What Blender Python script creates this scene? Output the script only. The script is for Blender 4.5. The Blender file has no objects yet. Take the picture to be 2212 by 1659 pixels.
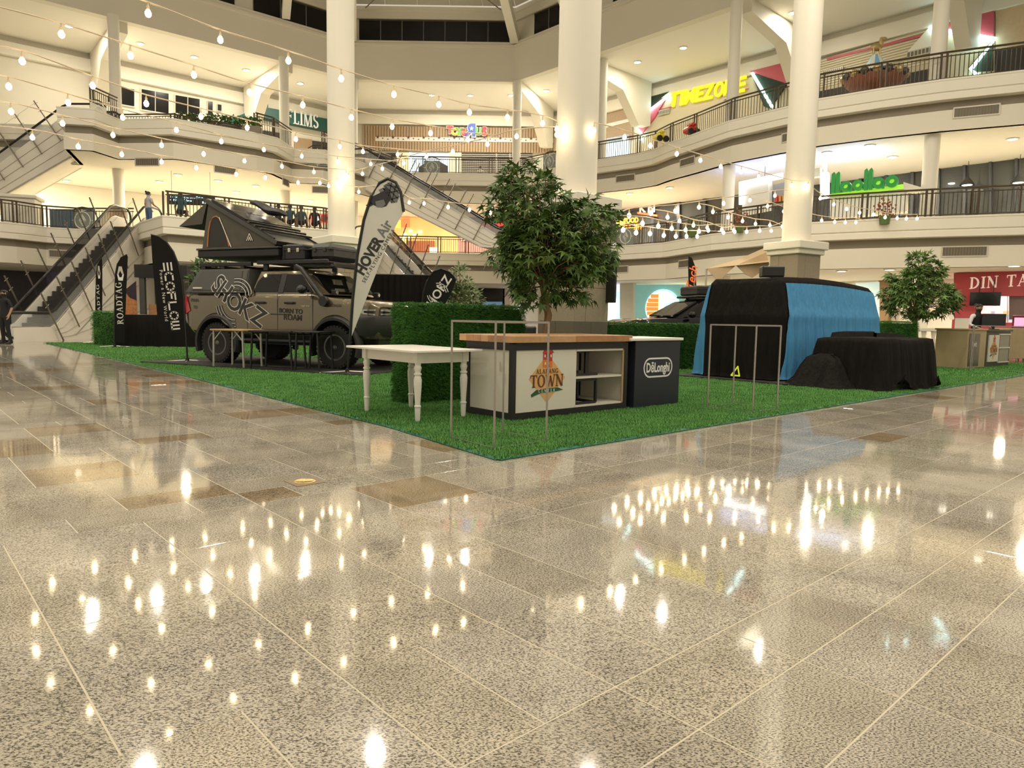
import bpy, math, random
from mathutils import Vector as V, Matrix
random.seed(7)
R = math.radians
PI = math.pi
scene = bpy.context.scene
COL = scene.collection

# ---------------------------------------------------------------- camera
IW, IH, FPX, PITCH, ROLL, CZ = 2212, 1659, 1523.5, .09306, .01728, 1.1
FW = V((0, math.cos(PITCH), -math.sin(PITCH)))
_u = V((0, math.sin(PITCH), math.cos(PITCH)))
_r = V((1, 0, 0))
RT = _r * math.cos(ROLL) + _u * math.sin(ROLL)
UP = -_r * math.sin(ROLL) + _u * math.cos(ROLL)
CAM = V((0, 0, CZ))
cam = bpy.data.cameras.new('camera')
cam.sensor_width = 36
cam.lens = FPX / IW * 36
cam.clip_end = 300
camo = bpy.data.objects.new('camera', cam)
COL.objects.link(camo)
camo.matrix_world = Matrix(((RT.x, UP.x, -FW.x, 0), (RT.y, UP.y, -FW.y, 0), (RT.z, UP.z, -FW.z, CZ), (0, 0, 0, 1)))
scene.camera = camo

# ---------------------------------------------------------------- world, exposure
scene.view_settings.view_transform = 'Standard'
scene.view_settings.look = 'None'
scene.view_settings.gamma = 1
scene.view_settings.use_curve_mapping = False
scene.view_settings.exposure = 0.35
world = bpy.data.worlds.new('mall_air')
scene.world = world
world.use_nodes = True
bg = world.node_tree.nodes['Background']
bg.inputs[0].default_value = (1.0, .88, .70, 1)
bg.inputs[1].default_value = .5
scene.cycles.max_bounces = 5
scene.cycles.diffuse_bounces = 3
scene.cycles.glossy_bounces = 2
scene.cycles.transmission_bounces = 2
scene.cycles.transparent_max_bounces = 8
scene.cycles.adaptive_threshold = .1
scene.cycles.sample_clamp_indirect = 4

def area_lamp(loc, watt, col, size, parent=None, name='lamp_source'):
    l = bpy.data.lights.new(name, 'AREA'); l.shape = 'DISK'; l.size = size; l.energy = watt; l.color = col
    o = bpy.data.objects.new(name, l); COL.objects.link(o); o.location = loc
    if parent is not None: o.parent = parent
    return o
# fill lamps added under the atrium roof to light the hall, above the frame
for _x, _y in ((-13, 24), (-5, 25.5), (3, 24), (9, 18), (11, 10), (6.5, 14.5), (-1.2, 12.5), (-9, 15), (-16, 16), (-12, 6), (-3, 3), (6, 3), (14, 4), (0, -8), (-9, -6), (9, -6)):
    area_lamp((_x, _y, 15.5), 300 if _y > 8 else 210, (1, .90, .74), .32, None, 'atrium_fill_lamp')

# ---------------------------------------------------------------- helpers
def ray(x, y):
    return FW + RT * ((x - IW / 2) / FPX) - UP * ((y - IH / 2) / FPX)
def G(x, y, z=0.0):                      # point of the horizontal plane z under a pixel
    d = ray(x, y); return CAM + d * ((z - CZ) / d.z)
def at(x, y, Y):                         # point at distance Y in front
    d = ray(x, y); return CAM + d * (Y / d.y)
def onp(x, y, pl, off=0.0):              # point on a wall plane (point, normal towards the hall)
    d = ray(x, y); t = (pl[0] + pl[1] * off - CAM).dot(pl[1]) / d.dot(pl[1]); return CAM + d * t

def link(o, parent=None):
    COL.objects.link(o)
    if parent is not None: o.parent = parent
    return o
def tag(o, label=None, cat=None, group=None, kind=None):
    if label: o['label'] = label
    if cat: o['category'] = cat
    if group: o['group'] = group
    if kind: o['kind'] = kind
    return o
def thing(name, label, cat, loc=(0, 0, 0), rz=0, group=None):
    o = bpy.data.objects.new(name, None); link(o)
    o.location = loc; o.rotation_euler = (0, 0, rz)
    return tag(o, label, cat, group)
def copy_tree(o, parent=None):
    c = o.copy(); COL.objects.link(c); c.parent = parent
    for ch in list(o.children): copy_tree(ch, c)
    return c

class MB:
    def __init__(s): s.v = []; s.f = []
    def add(s, vs, fs):
        n = len(s.v); s.v += [tuple(p) for p in vs]; s.f += [tuple(i + n for i in f) for f in fs]; return s
    def box(s, x0, x1, y0, y1, z0, z1):
        return s.add([(x0,y0,z0),(x1,y0,z0),(x1,y1,z0),(x0,y1,z0),(x0,y0,z1),(x1,y0,z1),(x1,y1,z1),(x0,y1,z1)],
                     [(3,2,1,0),(4,5,6,7),(0,1,5,4),(1,2,6,5),(2,3,7,6),(3,0,4,7)])
    def cbox(s, x0, x1, y0, y1, z0, z1, b=.01):   # box with chamfered edges
        b = min(b, (x1-x0)*.45, (y1-y0)*.45, (z1-z0)*.45); vs = []; fs = []
        X = (x0, x1); Y = (y0, y1); Z = (z0, z1); idx = {}
        for i in (0,1):
            for j in (0,1):
                for k in (0,1):
                    sx = 1-2*i; sy = 1-2*j; sz = 1-2*k
                    for a in range(3):
                        idx[i,j,k,a] = len(vs)
                        vs.append((X[i]+(0 if a==0 else b*sx), Y[j]+(0 if a==1 else b*sy), Z[k]+(0 if a==2 else b*sz)))
        for i in (0,1): fs.append([idx[i,0,0,0],idx[i,1,0,0],idx[i,1,1,0],idx[i,0,1,0]])
        for j in (0,1): fs.append([idx[0,j,0,1],idx[1,j,0,1],idx[1,j,1,1],idx[0,j,1,1]])
        for k in (0,1): fs.append([idx[0,0,k,2],idx[1,0,k,2],idx[1,1,k,2],idx[0,1,k,2]])
        for j in (0,1):
            for k in (0,1): fs.append([idx[0,j,k,1],idx[1,j,k,1],idx[1,j,k,2],idx[0,j,k,2]])
        for i in (0,1):
            for k in (0,1): fs.append([idx[i,0,k,0],idx[i,1,k,0],idx[i,1,k,2],idx[i,0,k,2]])
        for i in (0,1):
            for j in (0,1): fs.append([idx[i,j,0,0],idx[i,j,1,0],idx[i,j,1,1],idx[i,j,0,1]])
        for i in (0,1):
            for j in (0,1):
                for k in (0,1): fs.append([idx[i,j,k,0],idx[i,j,k,1],idx[i,j,k,2]])
        return s.add(vs, fs)
    def prism(s, pts, ext):              # polygon extruded along a vector
        e = V(ext); n = len(pts); a = [V(p) for p in pts]
        vs = a + [p + e for p in a]
        fs = [tuple(range(n)), tuple(reversed(range(n, 2*n)))] + [(i, i+n, (i+1) % n + n, (i+1) % n) for i in range(n)]
        return s.add(vs, fs)
    def loft(s, rings, caps=True, closed=True):
        n = len(rings[0]); vs = [p for r in rings for p in r]; fs = []
        for k in range(len(rings)-1):
            for i in range(n if closed else n-1):
                j = (i+1) % n; fs.append((k*n+i, k*n+j, (k+1)*n+j, (k+1)*n+i))
        if caps and closed: fs += [tuple(reversed(range(n))), tuple(range((len(rings)-1)*n, len(rings)*n))]
        return s.add(vs, fs)
    def tube(s, path, r, n=8, r2=None):
        P = [V(p) for p in path]; rings = []; m = len(P)
        for i, p in enumerate(P):
            t = (P[min(i+1, m-1)] - P[max(i-1, 0)])
            t = t.normalized() if t.length > 1e-9 else V((0,0,1))
            a = t.cross(V((0,0,1)) if abs(t.z) < .9 else V((1,0,0))).normalized(); b = t.cross(a)
            rr = r if r2 is None else r + (r2 - r) * i / max(1, m-1)
            rings.append([p + a*(rr*math.cos(2*PI*k/n)) + b*(rr*math.sin(2*PI*k/n)) for k in range(n)])
        return s.loft(rings)
    def bar(s, a, b, w, h=None, up=(0,0,1)):     # rectangular bar a -> b
        a = V(a); b = V(b); h = h or w; t = (b-a).normalized(); u = V(up)
        if abs(t.dot(u)) > .98: u = V((1,0,0)) if abs(t.x) < .9 else V((0,1,0))
        x = t.cross(u).normalized() * (w/2); y = x.cross(t).normalized() * (h/2)
        return s.loft([[q - x - y, q + x - y, q + x + y, q - x + y] for q in (a, b)])
    def lathe(s, prof, n=16, c=(0,0,0), axis=2):
        rings = []
        for r, h in prof:
            rg = []
            for k in range(n):
                a = 2*PI*k/n; p = (r*math.cos(a), r*math.sin(a), h)
                if axis == 0: p = (h, r*math.cos(a), r*math.sin(a))
                if axis == 1: p = (r*math.sin(a), h, r*math.cos(a))
                rg.append((p[0]+c[0], p[1]+c[1], p[2]+c[2]))
            rings.append(rg)
        return s.loft(rings)
    def ball(s, c, rx, ry=None, rz=None, n=10, m=6):
        ry = ry or rx; rz = rz or rx; rings = []
        for i in range(m+1):
            t = PI*i/m; q = max(math.sin(t), .02)
            rings.append([(c[0]+rx*q*math.cos(2*PI*k/n), c[1]+ry*q*math.sin(2*PI*k/n), c[2]-rz*math.cos(t)) for k in range(n)])
        return s.loft(rings)
    def grid(s, P, thick=None):          # P rows of points; thick: offset vector for a back side
        h = len(P); w = len(P[0]); vs = [p for r in P for p in r]
        fs = [(j*w+i, j*w+i+1, (j+1)*w+i+1, (j+1)*w+i) for j in range(h-1) for i in range(w-1)]
        return s.add(vs, fs)
    def xf(s, m):
        s.v = [tuple(m @ V(p)) for p in s.v]; return s
    def mesh(s, name, mat, smooth=False):
        me = bpy.data.meshes.new(name); me.from_pydata(s.v, [], s.f); me.update()
        if mat is not None: me.materials.append(mat)
        if smooth:
            me.polygons.foreach_set('use_smooth', [True]*len(me.polygons))
            try: me.set_sharp_from_angle(angle=R(38))
            except Exception: pass
        return me
    def build(s, name, mat, parent=None, smooth=False, loc=None, fix=True):
        me = s.mesh(name, mat, smooth)
        if fix:
            import bmesh
            bm = bmesh.new(); bm.from_mesh(me); bmesh.ops.recalc_face_normals(bm, faces=bm.faces); bm.to_mesh(me); bm.free()
            if smooth:
                me.polygons.foreach_set('use_smooth', [True]*len(me.polygons))
                try: me.set_sharp_from_angle(angle=R(38))
                except Exception: pass
        o = bpy.data.objects.new(name, me); link(o, parent)
        if loc is not None: o.location = loc
        return o
def inst(o, parent, loc=None, rot=None, sc=None):    # another object on the same mesh
    c = bpy.data.objects.new(o.name.split('.')[0], o.data); link(c, parent)
    if loc is not None: c.location = loc
    if rot is not None: c.rotation_euler = rot
    if sc is not None: c.scale = sc
    return c
def struct(name, mb, m, parent=None, smooth=False):
    o = mb.build(name, m, parent, smooth)
    if parent is None: o['kind'] = 'structure'
    return o
def single(name, mb, m, label, cat, group=None, smooth=False):
    return tag(mb.build(name, m, None, smooth), label, cat, group)

def sroot(name, loc=(0, 0, 0), rz=0):
    o = bpy.data.objects.new(name, None); link(o); o.location = loc; o.rotation_euler = (0, 0, rz); o['kind'] = 'structure'; return o

# ---------------------------------------------------------------- materials
def mat(name, col, rough=.55, metal=0., emit=None, es=0., var=.06, scale=6., spec=.5, coat=0., alpha=1., trans=0., bump=0., bscale=40.):
    m = bpy.data.materials.new(name); m.use_nodes = True
    nt = m.node_tree; b = nt.nodes['Principled BSDF']
    b.inputs['Roughness'].default_value = rough; b.inputs['Metallic'].default_value = metal
    b.inputs['Specular IOR Level'].default_value = spec; b.inputs['Coat Weight'].default_value = coat
    b.inputs['Coat Roughness'].default_value = .05
    b.inputs['Alpha'].default_value = alpha; b.inputs['Transmission Weight'].default_value = trans
    tc = nt.nodes.new('ShaderNodeTexCoord')
    no = nt.nodes.new('ShaderNodeTexNoise'); no.inputs['Scale'].default_value = scale; no.inputs['Detail'].default_value = 3
    nt.links.new(tc.outputs['Object'], no.inputs['Vector'])
    mx = nt.nodes.new('ShaderNodeMix'); mx.data_type = 'RGBA'
    k0 = 1 - var; k1 = 1 + var
    mx.inputs[6].default_value = (col[0]*k0, col[1]*k0, col[2]*k0, 1)
    mx.inputs[7].default_value = (min(1,col[0]*k1), min(1,col[1]*k1), min(1,col[2]*k1), 1)
    nt.links.new(no.outputs['Fac'], mx.inputs[0]); nt.links.new(mx.outputs[2], b.inputs['Base Color'])
    if emit:
        b.inputs['Emission Color'].default_value = (*emit, 1); b.inputs['Emission Strength'].default_value = es
        if es < 3: m.cycles.emission_sampling = 'NONE'
    if bump:
        n2 = nt.nodes.new('ShaderNodeTexNoise'); n2.inputs['Scale'].default_value = bscale
        nt.links.new(tc.outputs['Object'], n2.inputs['Vector'])
        bp = nt.nodes.new('ShaderNodeBump'); bp.inputs['Strength'].default_value = bump
        nt.links.new(n2.outputs['Fac'], bp.inputs['Height']); nt.links.new(bp.outputs['Normal'], b.inputs['Normal'])
    return m
def glow(name, col, es):
    return mat(name, col, .4, emit=col, es=es, var=.02)
CREAM = mat('cream_paint', (.80, .755, .64), .6, var=.025, scale=.8)
CREAMD = mat('warm_cream_paint', (.74, .69, .565), .6, var=.03, scale=.7)
CEIL = mat('ceiling_paint', (.84, .80, .70), .7, var=.02, scale=.5)
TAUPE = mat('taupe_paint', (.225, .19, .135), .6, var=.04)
WHITE = mat('white_paint', (.82, .79, .72), .5, var=.02)
DARKV = mat('vent_grille_metal', (.16, .14, .10), .5, .4)
VENTF = mat('vent_frame_metal', (.55, .51, .42), .45, .3)
BRONZE = mat('bronze_rail_metal', (.10, .078, .05), .42, .6)
STEEL = mat('brushed_steel', (.60, .57, .52), .3, 1., var=.1, scale=30)
CHROME = mat('polished_steel', (.75, .72, .68), .15, 1.)
BLACK = mat('black_plastic', (.012, .012, .012), .45)
BLACKG = mat('black_gloss', (.008, .008, .009), .12, coat=.6)
NIGHT = mat('night_glass', (.010, .009, .008), .2, spec=.25)
GLASSD = mat('dark_shop_glass', (.030, .031, .030), .06, spec=.7)
def glass(name, tint=(.9, .95, .92), alpha=.12):
    return mat(name, tint, .03, alpha=alpha, var=.01, spec=.8)
GLASS = glass('balustrade_glass')
LAMPW = glow('downlight_white', (1., .93, .74), 9.)
LAMPC = glow('downlight_cool', (.96, .96, .92), 12.)
for _m in (LAMPW, LAMPC): _m.cycles.emission_sampling = 'NONE'
BULB = glow('filament_glow', (1., .66, .28), 42.)
# ---------------------------------------------------------------- lettering (upright, facing local -Y)
_TC = {}
def text_mb(s, size, depth=.004, bold=0., shear=0., space=1.):
    key = (s, bold, shear, space)
    if key not in _TC:
        cu = bpy.data.curves.new('lettering', 'FONT'); cu.body = s; cu.size = 1; cu.offset = bold; cu.shear = shear; cu.space_character = space
        cu.align_x = 'CENTER'; cu.align_y = 'CENTER'; cu.resolution_u = 3
        ob = bpy.data.objects.new('lettering', cu); me = ob.to_mesh()
        _TC[key] = ([tuple(v.co) for v in me.vertices], [tuple(p.vertices) for p in me.polygons])
        ob.to_mesh_clear(); bpy.data.objects.remove(ob); bpy.data.curves.remove(cu)
    vs, fs = _TC[key]; n = len(vs); mb = MB()
    ed = {}
    for f in fs:
        for a, b in zip(f, f[1:] + f[:1]): ed[a, b] = 1
    V0 = [(x*size, 0, y*size) for x, y, z in vs]; V1_ = [(x*size, -depth, y*size) for x, y, z in vs]
    F = [tuple(reversed(f)) for f in fs] + [tuple(i+n for i in f) for f in fs]
    F += [(a, b, b+n, a+n) for (a, b) in ed if (b, a) not in ed]
    return mb.add(V0 + V1_, F)
def put(mb, x=0, z=0, rot=0, y=0, sx=1, mirror=False):
    m = Matrix.Translation((x, y, z)) @ Matrix.Rotation(-rot, 4, 'Y') @ Matrix.Diagonal((-sx if mirror else sx, 1, 1, 1))
    return mb.xf(m)
def flat(pts, depth=.004):                # outline in (x, z), facing -Y
    return MB().prism([(x, 0, z) for x, z in pts], (0, -depth, 0))
def ringz(cx, cz, r0, r1, a0=0, a1=360, n=24, depth=.004):
    mb = MB(); A = [R(a0 + (a1-a0)*k/n) for k in range(n+1)]
    for a, b in zip(A, A[1:]):
        mb.prism([(cx+r0*math.cos(a), 0, cz+r0*math.sin(a)), (cx+r1*math.cos(a), 0, cz+r1*math.sin(a)), (cx+r1*math.cos(b), 0, cz+r1*math.sin(b)), (cx+r0*math.cos(b), 0, cz+r0*math.sin(b))], (0, -depth, 0))
    return mb
def strokes(paths, w, depth=.004):        # constant width polylines in (x, z)
    mb = MB()
    for P in paths:
        for (x0, z0), (x1, z1) in zip(P, P[1:]):
            d = math.hypot(x1-x0, z1-z0) or 1; nx, nz = -(z1-z0)/d*w/2, (x1-x0)/d*w/2; ex, ez = (x1-x0)/d*w*.35, (z1-z0)/d*w*.35
            mb.prism([(x0-nx-ex, 0, z0-nz-ez), (x1-nx+ex, 0, z1-nz+ez), (x1+nx+ex, 0, z1+nz+ez), (x0+nx-ex, 0, z0+nz-ez)], (0, -depth, 0))
    return mb
def serif_glyph(ch, depth):               # one roman capital, height 1, returns (mesh builder, width)
    T, t, s = .17, .075, .06; mb = MB(); D = depth
    def bx(x0, x1, z0, z1): mb.prism([(x0, 0, z0), (x1, 0, z0), (x1, 0, z1), (x0, 0, z1)], (0, -D, 0))
    def dg(x0, z0, x1, z1, w): mb.prism([(x0-w/2, 0, z0), (x0+w/2, 0, z0), (x1+w/2, 0, z1), (x1-w/2, 0, z1)], (0, -D, 0))
    def stem(x, sl=.1, sr=.1): bx(x-T/2, x+T/2, 0, 1); bx(x-T/2-sl, x+T/2+sr, 0, s); bx(x-T/2-sl, x+T/2+sr, 1-s, 1)
    def arc(cx, cz, rx, rz, a0, a1, n=14, th=T, tn=t):
        A = [R(a0+(a1-a0)*k/n) for k in range(n+1)]
        for a, b in zip(A, A[1:]):
            q = []
            for g in (a, b):
                w = tn + (th-tn)*abs(math.cos(g)); q.append(((cx+(rx-w)*math.cos(g), 0, cz+(rz-w)*math.sin(g)), (cx+rx*math.cos(g), 0, cz+rz*math.sin(g))))
            mb.prism([q[0][0], q[0][1], q[1][1], q[1][0]], (0, -D, 0))
    if ch == 'I': stem(.2); return mb, .4
    if ch == 'L': stem(.2, .1, .05); bx(.2, .66, 0, s+.02); bx(.60, .66, 0, .25); return mb, .7
    if ch == 'T': bx(.3, .3+T, 0, 1); bx(.2, .4+T, 0, s); bx(.02, .75, 1-t, 1); bx(.02, .08, .76, 1); bx(.69, .75, .76, 1); return mb, .78
    if ch == 'D': stem(.2, .1, .0); arc(.3, .5, .52, .5, -90, 90); return mb, .86
    if ch == 'O': arc(.42, .5, .42, .52, 0, 360, 24); return mb, .86
    if ch in 'CG':
        arc(.42, .5, .42, .52, 40, 320, 20)
        if ch == 'G': bx(.62, .62+T, .05, .42); bx(.5, .88, .38, .38+s)
        else: bx(.72, .78, .68, .9)
        return mb, .86
    if ch == 'N': bx(.1, .1+t, 0, 1); bx(.0, .26, 0, s); bx(.72, .72+t, 0, 1); bx(.6, .9, 1-s, 1); dg(.12, 1, .72, 0, T+.04); bx(0, .2, 1-s, 1); return mb, .92
    if ch == 'M': bx(.1, .1+t, 0, 1); bx(.0, .26, 0, s); bx(0, .2, 1-s, 1); dg(.16, 1, .5, 0, T); dg(.84, 1, .5, 0, t); bx(.8, .8+T, 0, 1); bx(.7, 1.06, 0, s); bx(.8, 1.06, 1-s, 1); return mb, 1.08
    if ch == 'A': dg(.12, 0, .42, 1, t); dg(.7, 0, .4, 1, T); bx(.2, .62, .32, .38); bx(0, .26, 0, s); bx(.54, .86, 0, s); return mb, .86
    if ch == 'W': dg(.12, 1, .34, 0, T); dg(.56, .9, .36, 0, t); dg(.54, .9, .78, 0, T); dg(1.02, 1, .8, 0, t); bx(0, .28, 1-s, 1); bx(.9, 1.14, 1-s, 1); return mb, 1.14
    if ch in 'RB':
        stem(.2, .1, .05); arc(.28, .74, .36, .26, -90, 90, 10)
        if ch == 'R': dg(.72, 0, .4, .5, T); bx(.62, .86, 0, s)
        else: arc(.28, .26, .42, .28, -90, 90, 10)
        return mb, .82
    if ch in 'EF':
        stem(.2, .1, .0); bx(.2, .64, 1-t, 1); bx(.58, .64, .78, 1); bx(.2, .52, .47, .54); bx(.47, .52, .4, .62)
        if ch == 'E': bx(.2, .66, 0, t); bx(.6, .66, 0, .22)
        return mb, .7
    if ch == 'S': arc(.32, .74, .3, .27, 20, 270, 14); arc(.32, .26, .32, .27, -160, 90, 14); return mb, .68
    return mb, .45
def serif_text(s, h, depth=.004, gap=.07, split=False):
    x = 0; out = []
    for ch in s:
        mb, w = serif_glyph(ch, depth/h); mb.v = [((a+x)*h, b*h, c*h) for a, b, c in mb.v]; x += w + gap
        if ch != ' ': out.append(mb)
    W = x*h
    for mb in out: mb.v = [(a-W/2, b, c-h/2) for a, b, c in mb.v]
    if split: return out, W
    r = MB()
    for mb in out: r.add(mb.v, mb.f)
    return r
def join(*mbs):
    r = MB()
    for m in mbs: r.add(m.v, m.f)
    return r
# ---------------------------------------------------------------- granite floor
TH = R(42.243)
D2 = V((math.cos(TH), math.sin(TH), 0)); D1 = V((-math.sin(TH), math.cos(TH), 0))
def UVP(u, v, z=0): return D2*u + D1*v + V((0, 0, z))
def granite(name, mode):
    m = bpy.data.materials.new(name); m.use_nodes = True; nt = m.node_tree; N = nt.nodes.new; L = nt.links.new
    b = nt.nodes['Principled BSDF']
    geo = N('ShaderNodeNewGeometry')
    if mode == 'obj': oi = N('ShaderNodeObjectInfo'); rnd = oi.outputs['Random']
    elif mode == 'attr': oi = N('ShaderNodeAttribute'); oi.attribute_name = 'tile_random'; rnd = oi.outputs['Fac']
    else:
        wn = N('ShaderNodeTexWhiteNoise'); wn.noise_dimensions = '2D'
        mp0 = N('ShaderNodeMapping'); mp0.inputs['Rotation'].default_value = (0, 0, -TH); mp0.inputs['Scale'].default_value = (1/.6, 1/.6, 1)
        L(geo.outputs['Position'], mp0.inputs['Vector'])
        fl = N('ShaderNodeVectorMath'); fl.operation = 'FLOOR'; L(mp0.outputs[0], fl.inputs[0]); L(fl.outputs[0], wn.inputs['Vector']); rnd = wn.outputs['Value']
    mul = N('ShaderNodeMath'); mul.operation = 'MULTIPLY'; mul.inputs[1].default_value = 37.; L(rnd, mul.inputs[0])
    mp = N('ShaderNodeMapping'); mp.inputs['Rotation'].default_value = (0, 0, R(-28)); mp.inputs['Scale'].default_value = (125, 240, 125)
    L(geo.outputs['Position'], mp.inputs['Vector'])
    add = N('ShaderNodeVectorMath'); add.operation = 'ADD'; L(mp.outputs[0], add.inputs[0])
    cmb = N('ShaderNodeCombineXYZ'); L(mul.outputs[0], cmb.inputs[2]); L(cmb.outputs[0], add.inputs[1])
    n1 = N('ShaderNodeTexNoise'); n1.inputs['Scale'].default_value = 1.; n1.inputs['Detail'].default_value = 3.; n1.inputs['Roughness'].default_value = .62
    L(add.outputs[0], n1.inputs['Vector'])
    r1 = N('ShaderNodeValToRGB'); e = r1.color_ramp.elements
    e[0].position = .405; e[0].color = (.085, .080, .070, 1); e[1].position = .545; e[1].color = (.60, .545, .45, 1)
    q = r1.color_ramp.elements.new(.465); q.color = (.335, .305, .25, 1)
    L(n1.outputs['Fac'], r1.inputs['Fac'])
    n2 = N('ShaderNodeTexNoise'); n2.inputs['Scale'].default_value = 2.2; n2.inputs['Detail'].default_value = 4
    L(geo.outputs['Position'], n2.inputs['Vector'])
    # tile tint
    r2 = N('ShaderNodeValToRGB'); e = r2.color_ramp.elements; r2.color_ramp.interpolation = 'CONSTANT'
    e[0].position = 0; e[0].color = (1, 1, 1, 1); e[1].position = .30; e[1].color = (.93, .93, .90, 1)
    for p, c in ((.55, (1.0, .985, .94, 1)), (.75, (.88, .87, .84, 1)), (.93, (.74, .62, .47, 1))):
        q = r2.color_ramp.elements.new(p); q.color = c
    L(rnd, r2.inputs['Fac'])
    m1 = N('ShaderNodeMix'); m1.data_type = 'RGBA'; m1.blend_type = 'MULTIPLY'; m1.inputs[0].default_value = 1
    L(r1.outputs[0], m1.inputs[6]); L(r2.outputs[0], m1.inputs[7])
    mr = N('ShaderNodeMapRange'); mr.inputs[1].default_value = .3; mr.inputs[2].default_value = .7; mr.inputs[3].default_value = .78; mr.inputs[4].default_value = 1.12
    L(n2.outputs['Fac'], mr.inputs[0])
    m2 = N('ShaderNodeMix'); m2.data_type = 'RGBA'; m2.blend_type = 'MULTIPLY'; m2.inputs[0].default_value = 1
    L(m1.outputs[2], m2.inputs[6]); L(mr.outputs[0], m2.inputs[7])
    L(m2.outputs[2], b.inputs['Base Color'])
    b.inputs['Roughness'].default_value = .055; b.inputs['IOR'].default_value = 1.72
    n3 = N('ShaderNodeTexNoise'); n3.inputs['Scale'].default_value = 3.0; L(geo.outputs['Position'], n3.inputs['Vector'])
    bp = N('ShaderNodeBump'); bp.inputs['Strength'].default_value = .035; bp.inputs['Distance'].default_value = .02
    L(n3.outputs['Fac'], bp.inputs['Height']); L(bp.outputs[0], b.inputs['Normal'])
    return m
GRO = granite('granite_slab', 'obj'); GRA = granite('granite_slab_far', 'attr'); GRP = granite('granite_paving', 'pos')
GROUT = mat('tile_grout', (.60, .53, .39), .6)
floor = MB().box(-60, 60, -14, 70, -.25, -.0011).build('floor', GROUT); floor['kind'] = 'structure'
# far paving: one sheet, joints no longer tell apart
U1, V1 = 21.0, 26.0
tiles = []
def cam_seen(p, mx=2800, my=2600):
    d = p - CAM; z = d.dot(FW)
    if z < .3: return False
    x = d.dot(RT)/z*FPX; y = d.dot(UP)/z*FPX
    return abs(x) < mx and abs(y) < my
vv = .694 - 1.2 - 4.8
hs = [.6, .6, .3, .291, .593, .587, .305, .6, .6, .3, .3, .6, .6, .6, .3]
k = -8
while vv < V1:
    h = .6 if k < 0 else hs[k] if k < len(hs) else [.6, .3, .6, .6][k % 4]
    ph = .11 if k in (4, 9, 12) or (k > 12 and k % 4 == 1) else .408
    u = ph - 30*.6
    while u < U1:
        w = .6
        split = random.random() < .1
        if k == 5 and abs(u - 1.608) < .02: split = True
        for (a, b_) in ((u, u+.3), (u+.3, u+.6)) if split else ((u, u+.6),):
            c = UVP((a+b_)/2, vv+h/2)
            if not (a > 4.3 and vv > 4.15) and cam_seen(c) and c.y < 30:
                tiles.append((c.length + (0 if cam_seen(c, 1280, 980) else 100), a, b_, vv, vv+h))
        u += .6
    vv += h; k += 1
tiles.sort()
GAP = .0028
tmesh = {}
far = MB(); frnd = []
for i, (dist, a, b_, v0, v1) in enumerate(tiles):
    if i < 300:
        key = (round(b_-a, 2), round(v1-v0, 2))
        if key not in tmesh:
            w, h = b_-a, v1-v0
            tmesh[key] = MB().cbox(-w/2+GAP, w/2-GAP, -h/2+GAP, h/2-GAP, -.012, 0, .0008).mesh('tile', GRO)
        o = bpy.data.objects.new('tile', tmesh[key]); link(o, floor)
        p = UVP((a+b_)/2, (v0+v1)/2); o.location = p; o.rotation_euler = (0, 0, TH)
    else:
        r = random.random(); n0 = len(far.f)
        P = [UVP(a+GAP, v0+GAP), UVP(b_-GAP, v0+GAP), UVP(b_-GAP, v1-GAP), UVP(a+GAP, v1-GAP)]
        far.add(P, [(0, 1, 2, 3)]); frnd.append(r)
fo = far.build('tile_field', GRA, floor, fix=False); fo['kind'] = 'stuff'
at_ = fo.data.attributes.new('tile_random', 'FLOAT', 'FACE'); at_.data.foreach_set('value', frnd)
# paving beyond the single slabs
pv = MB()
for (a0, a1, b0, b1) in ((-60, 60, 30, 70), (-60, -17, 10, 30), (-17, 60, 19, 30), (9, 60, 10, 19)):
    pv.add([(a0, b0, -.0005), (a1, b0, -.0005), (a1, b1, -.0005), (a0, b1, -.0005)], [(0, 1, 2, 3)])
po = pv.build('far_paving', GRP, floor, fix=False); po['kind'] = 'stuff'
for (a0, a1, b0, b1) in ((-60, 60, -14, .2),):
    po2 = MB().add([(a0, b0, -.0005), (a1, b0, -.0005), (a1, b1, -.0005), (a0, b1, -.0005)], [(0, 1, 2, 3)]).build('far_paving', GRP, floor, fix=False); po2['kind'] = 'stuff'
# round brass floor cover
c = G(658, 1041)
fc = thing('floor_outlet', 'round brass floor cover let into a small dark square on the granite', 'floor cover', c, R(42))
MB().cbox(-.1, .1, -.1, .1, 0, .004, .002).build('plate', mat('brown_plate', (.22, .15, .08), .35), fc)
MB().lathe([(.072, .003), (.072, .007), (.06, .009), (.055, .007), (.0, .007)], 24).build('cover', mat('brass', (.83, .62, .25), .25, .9), fc, True)

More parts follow.
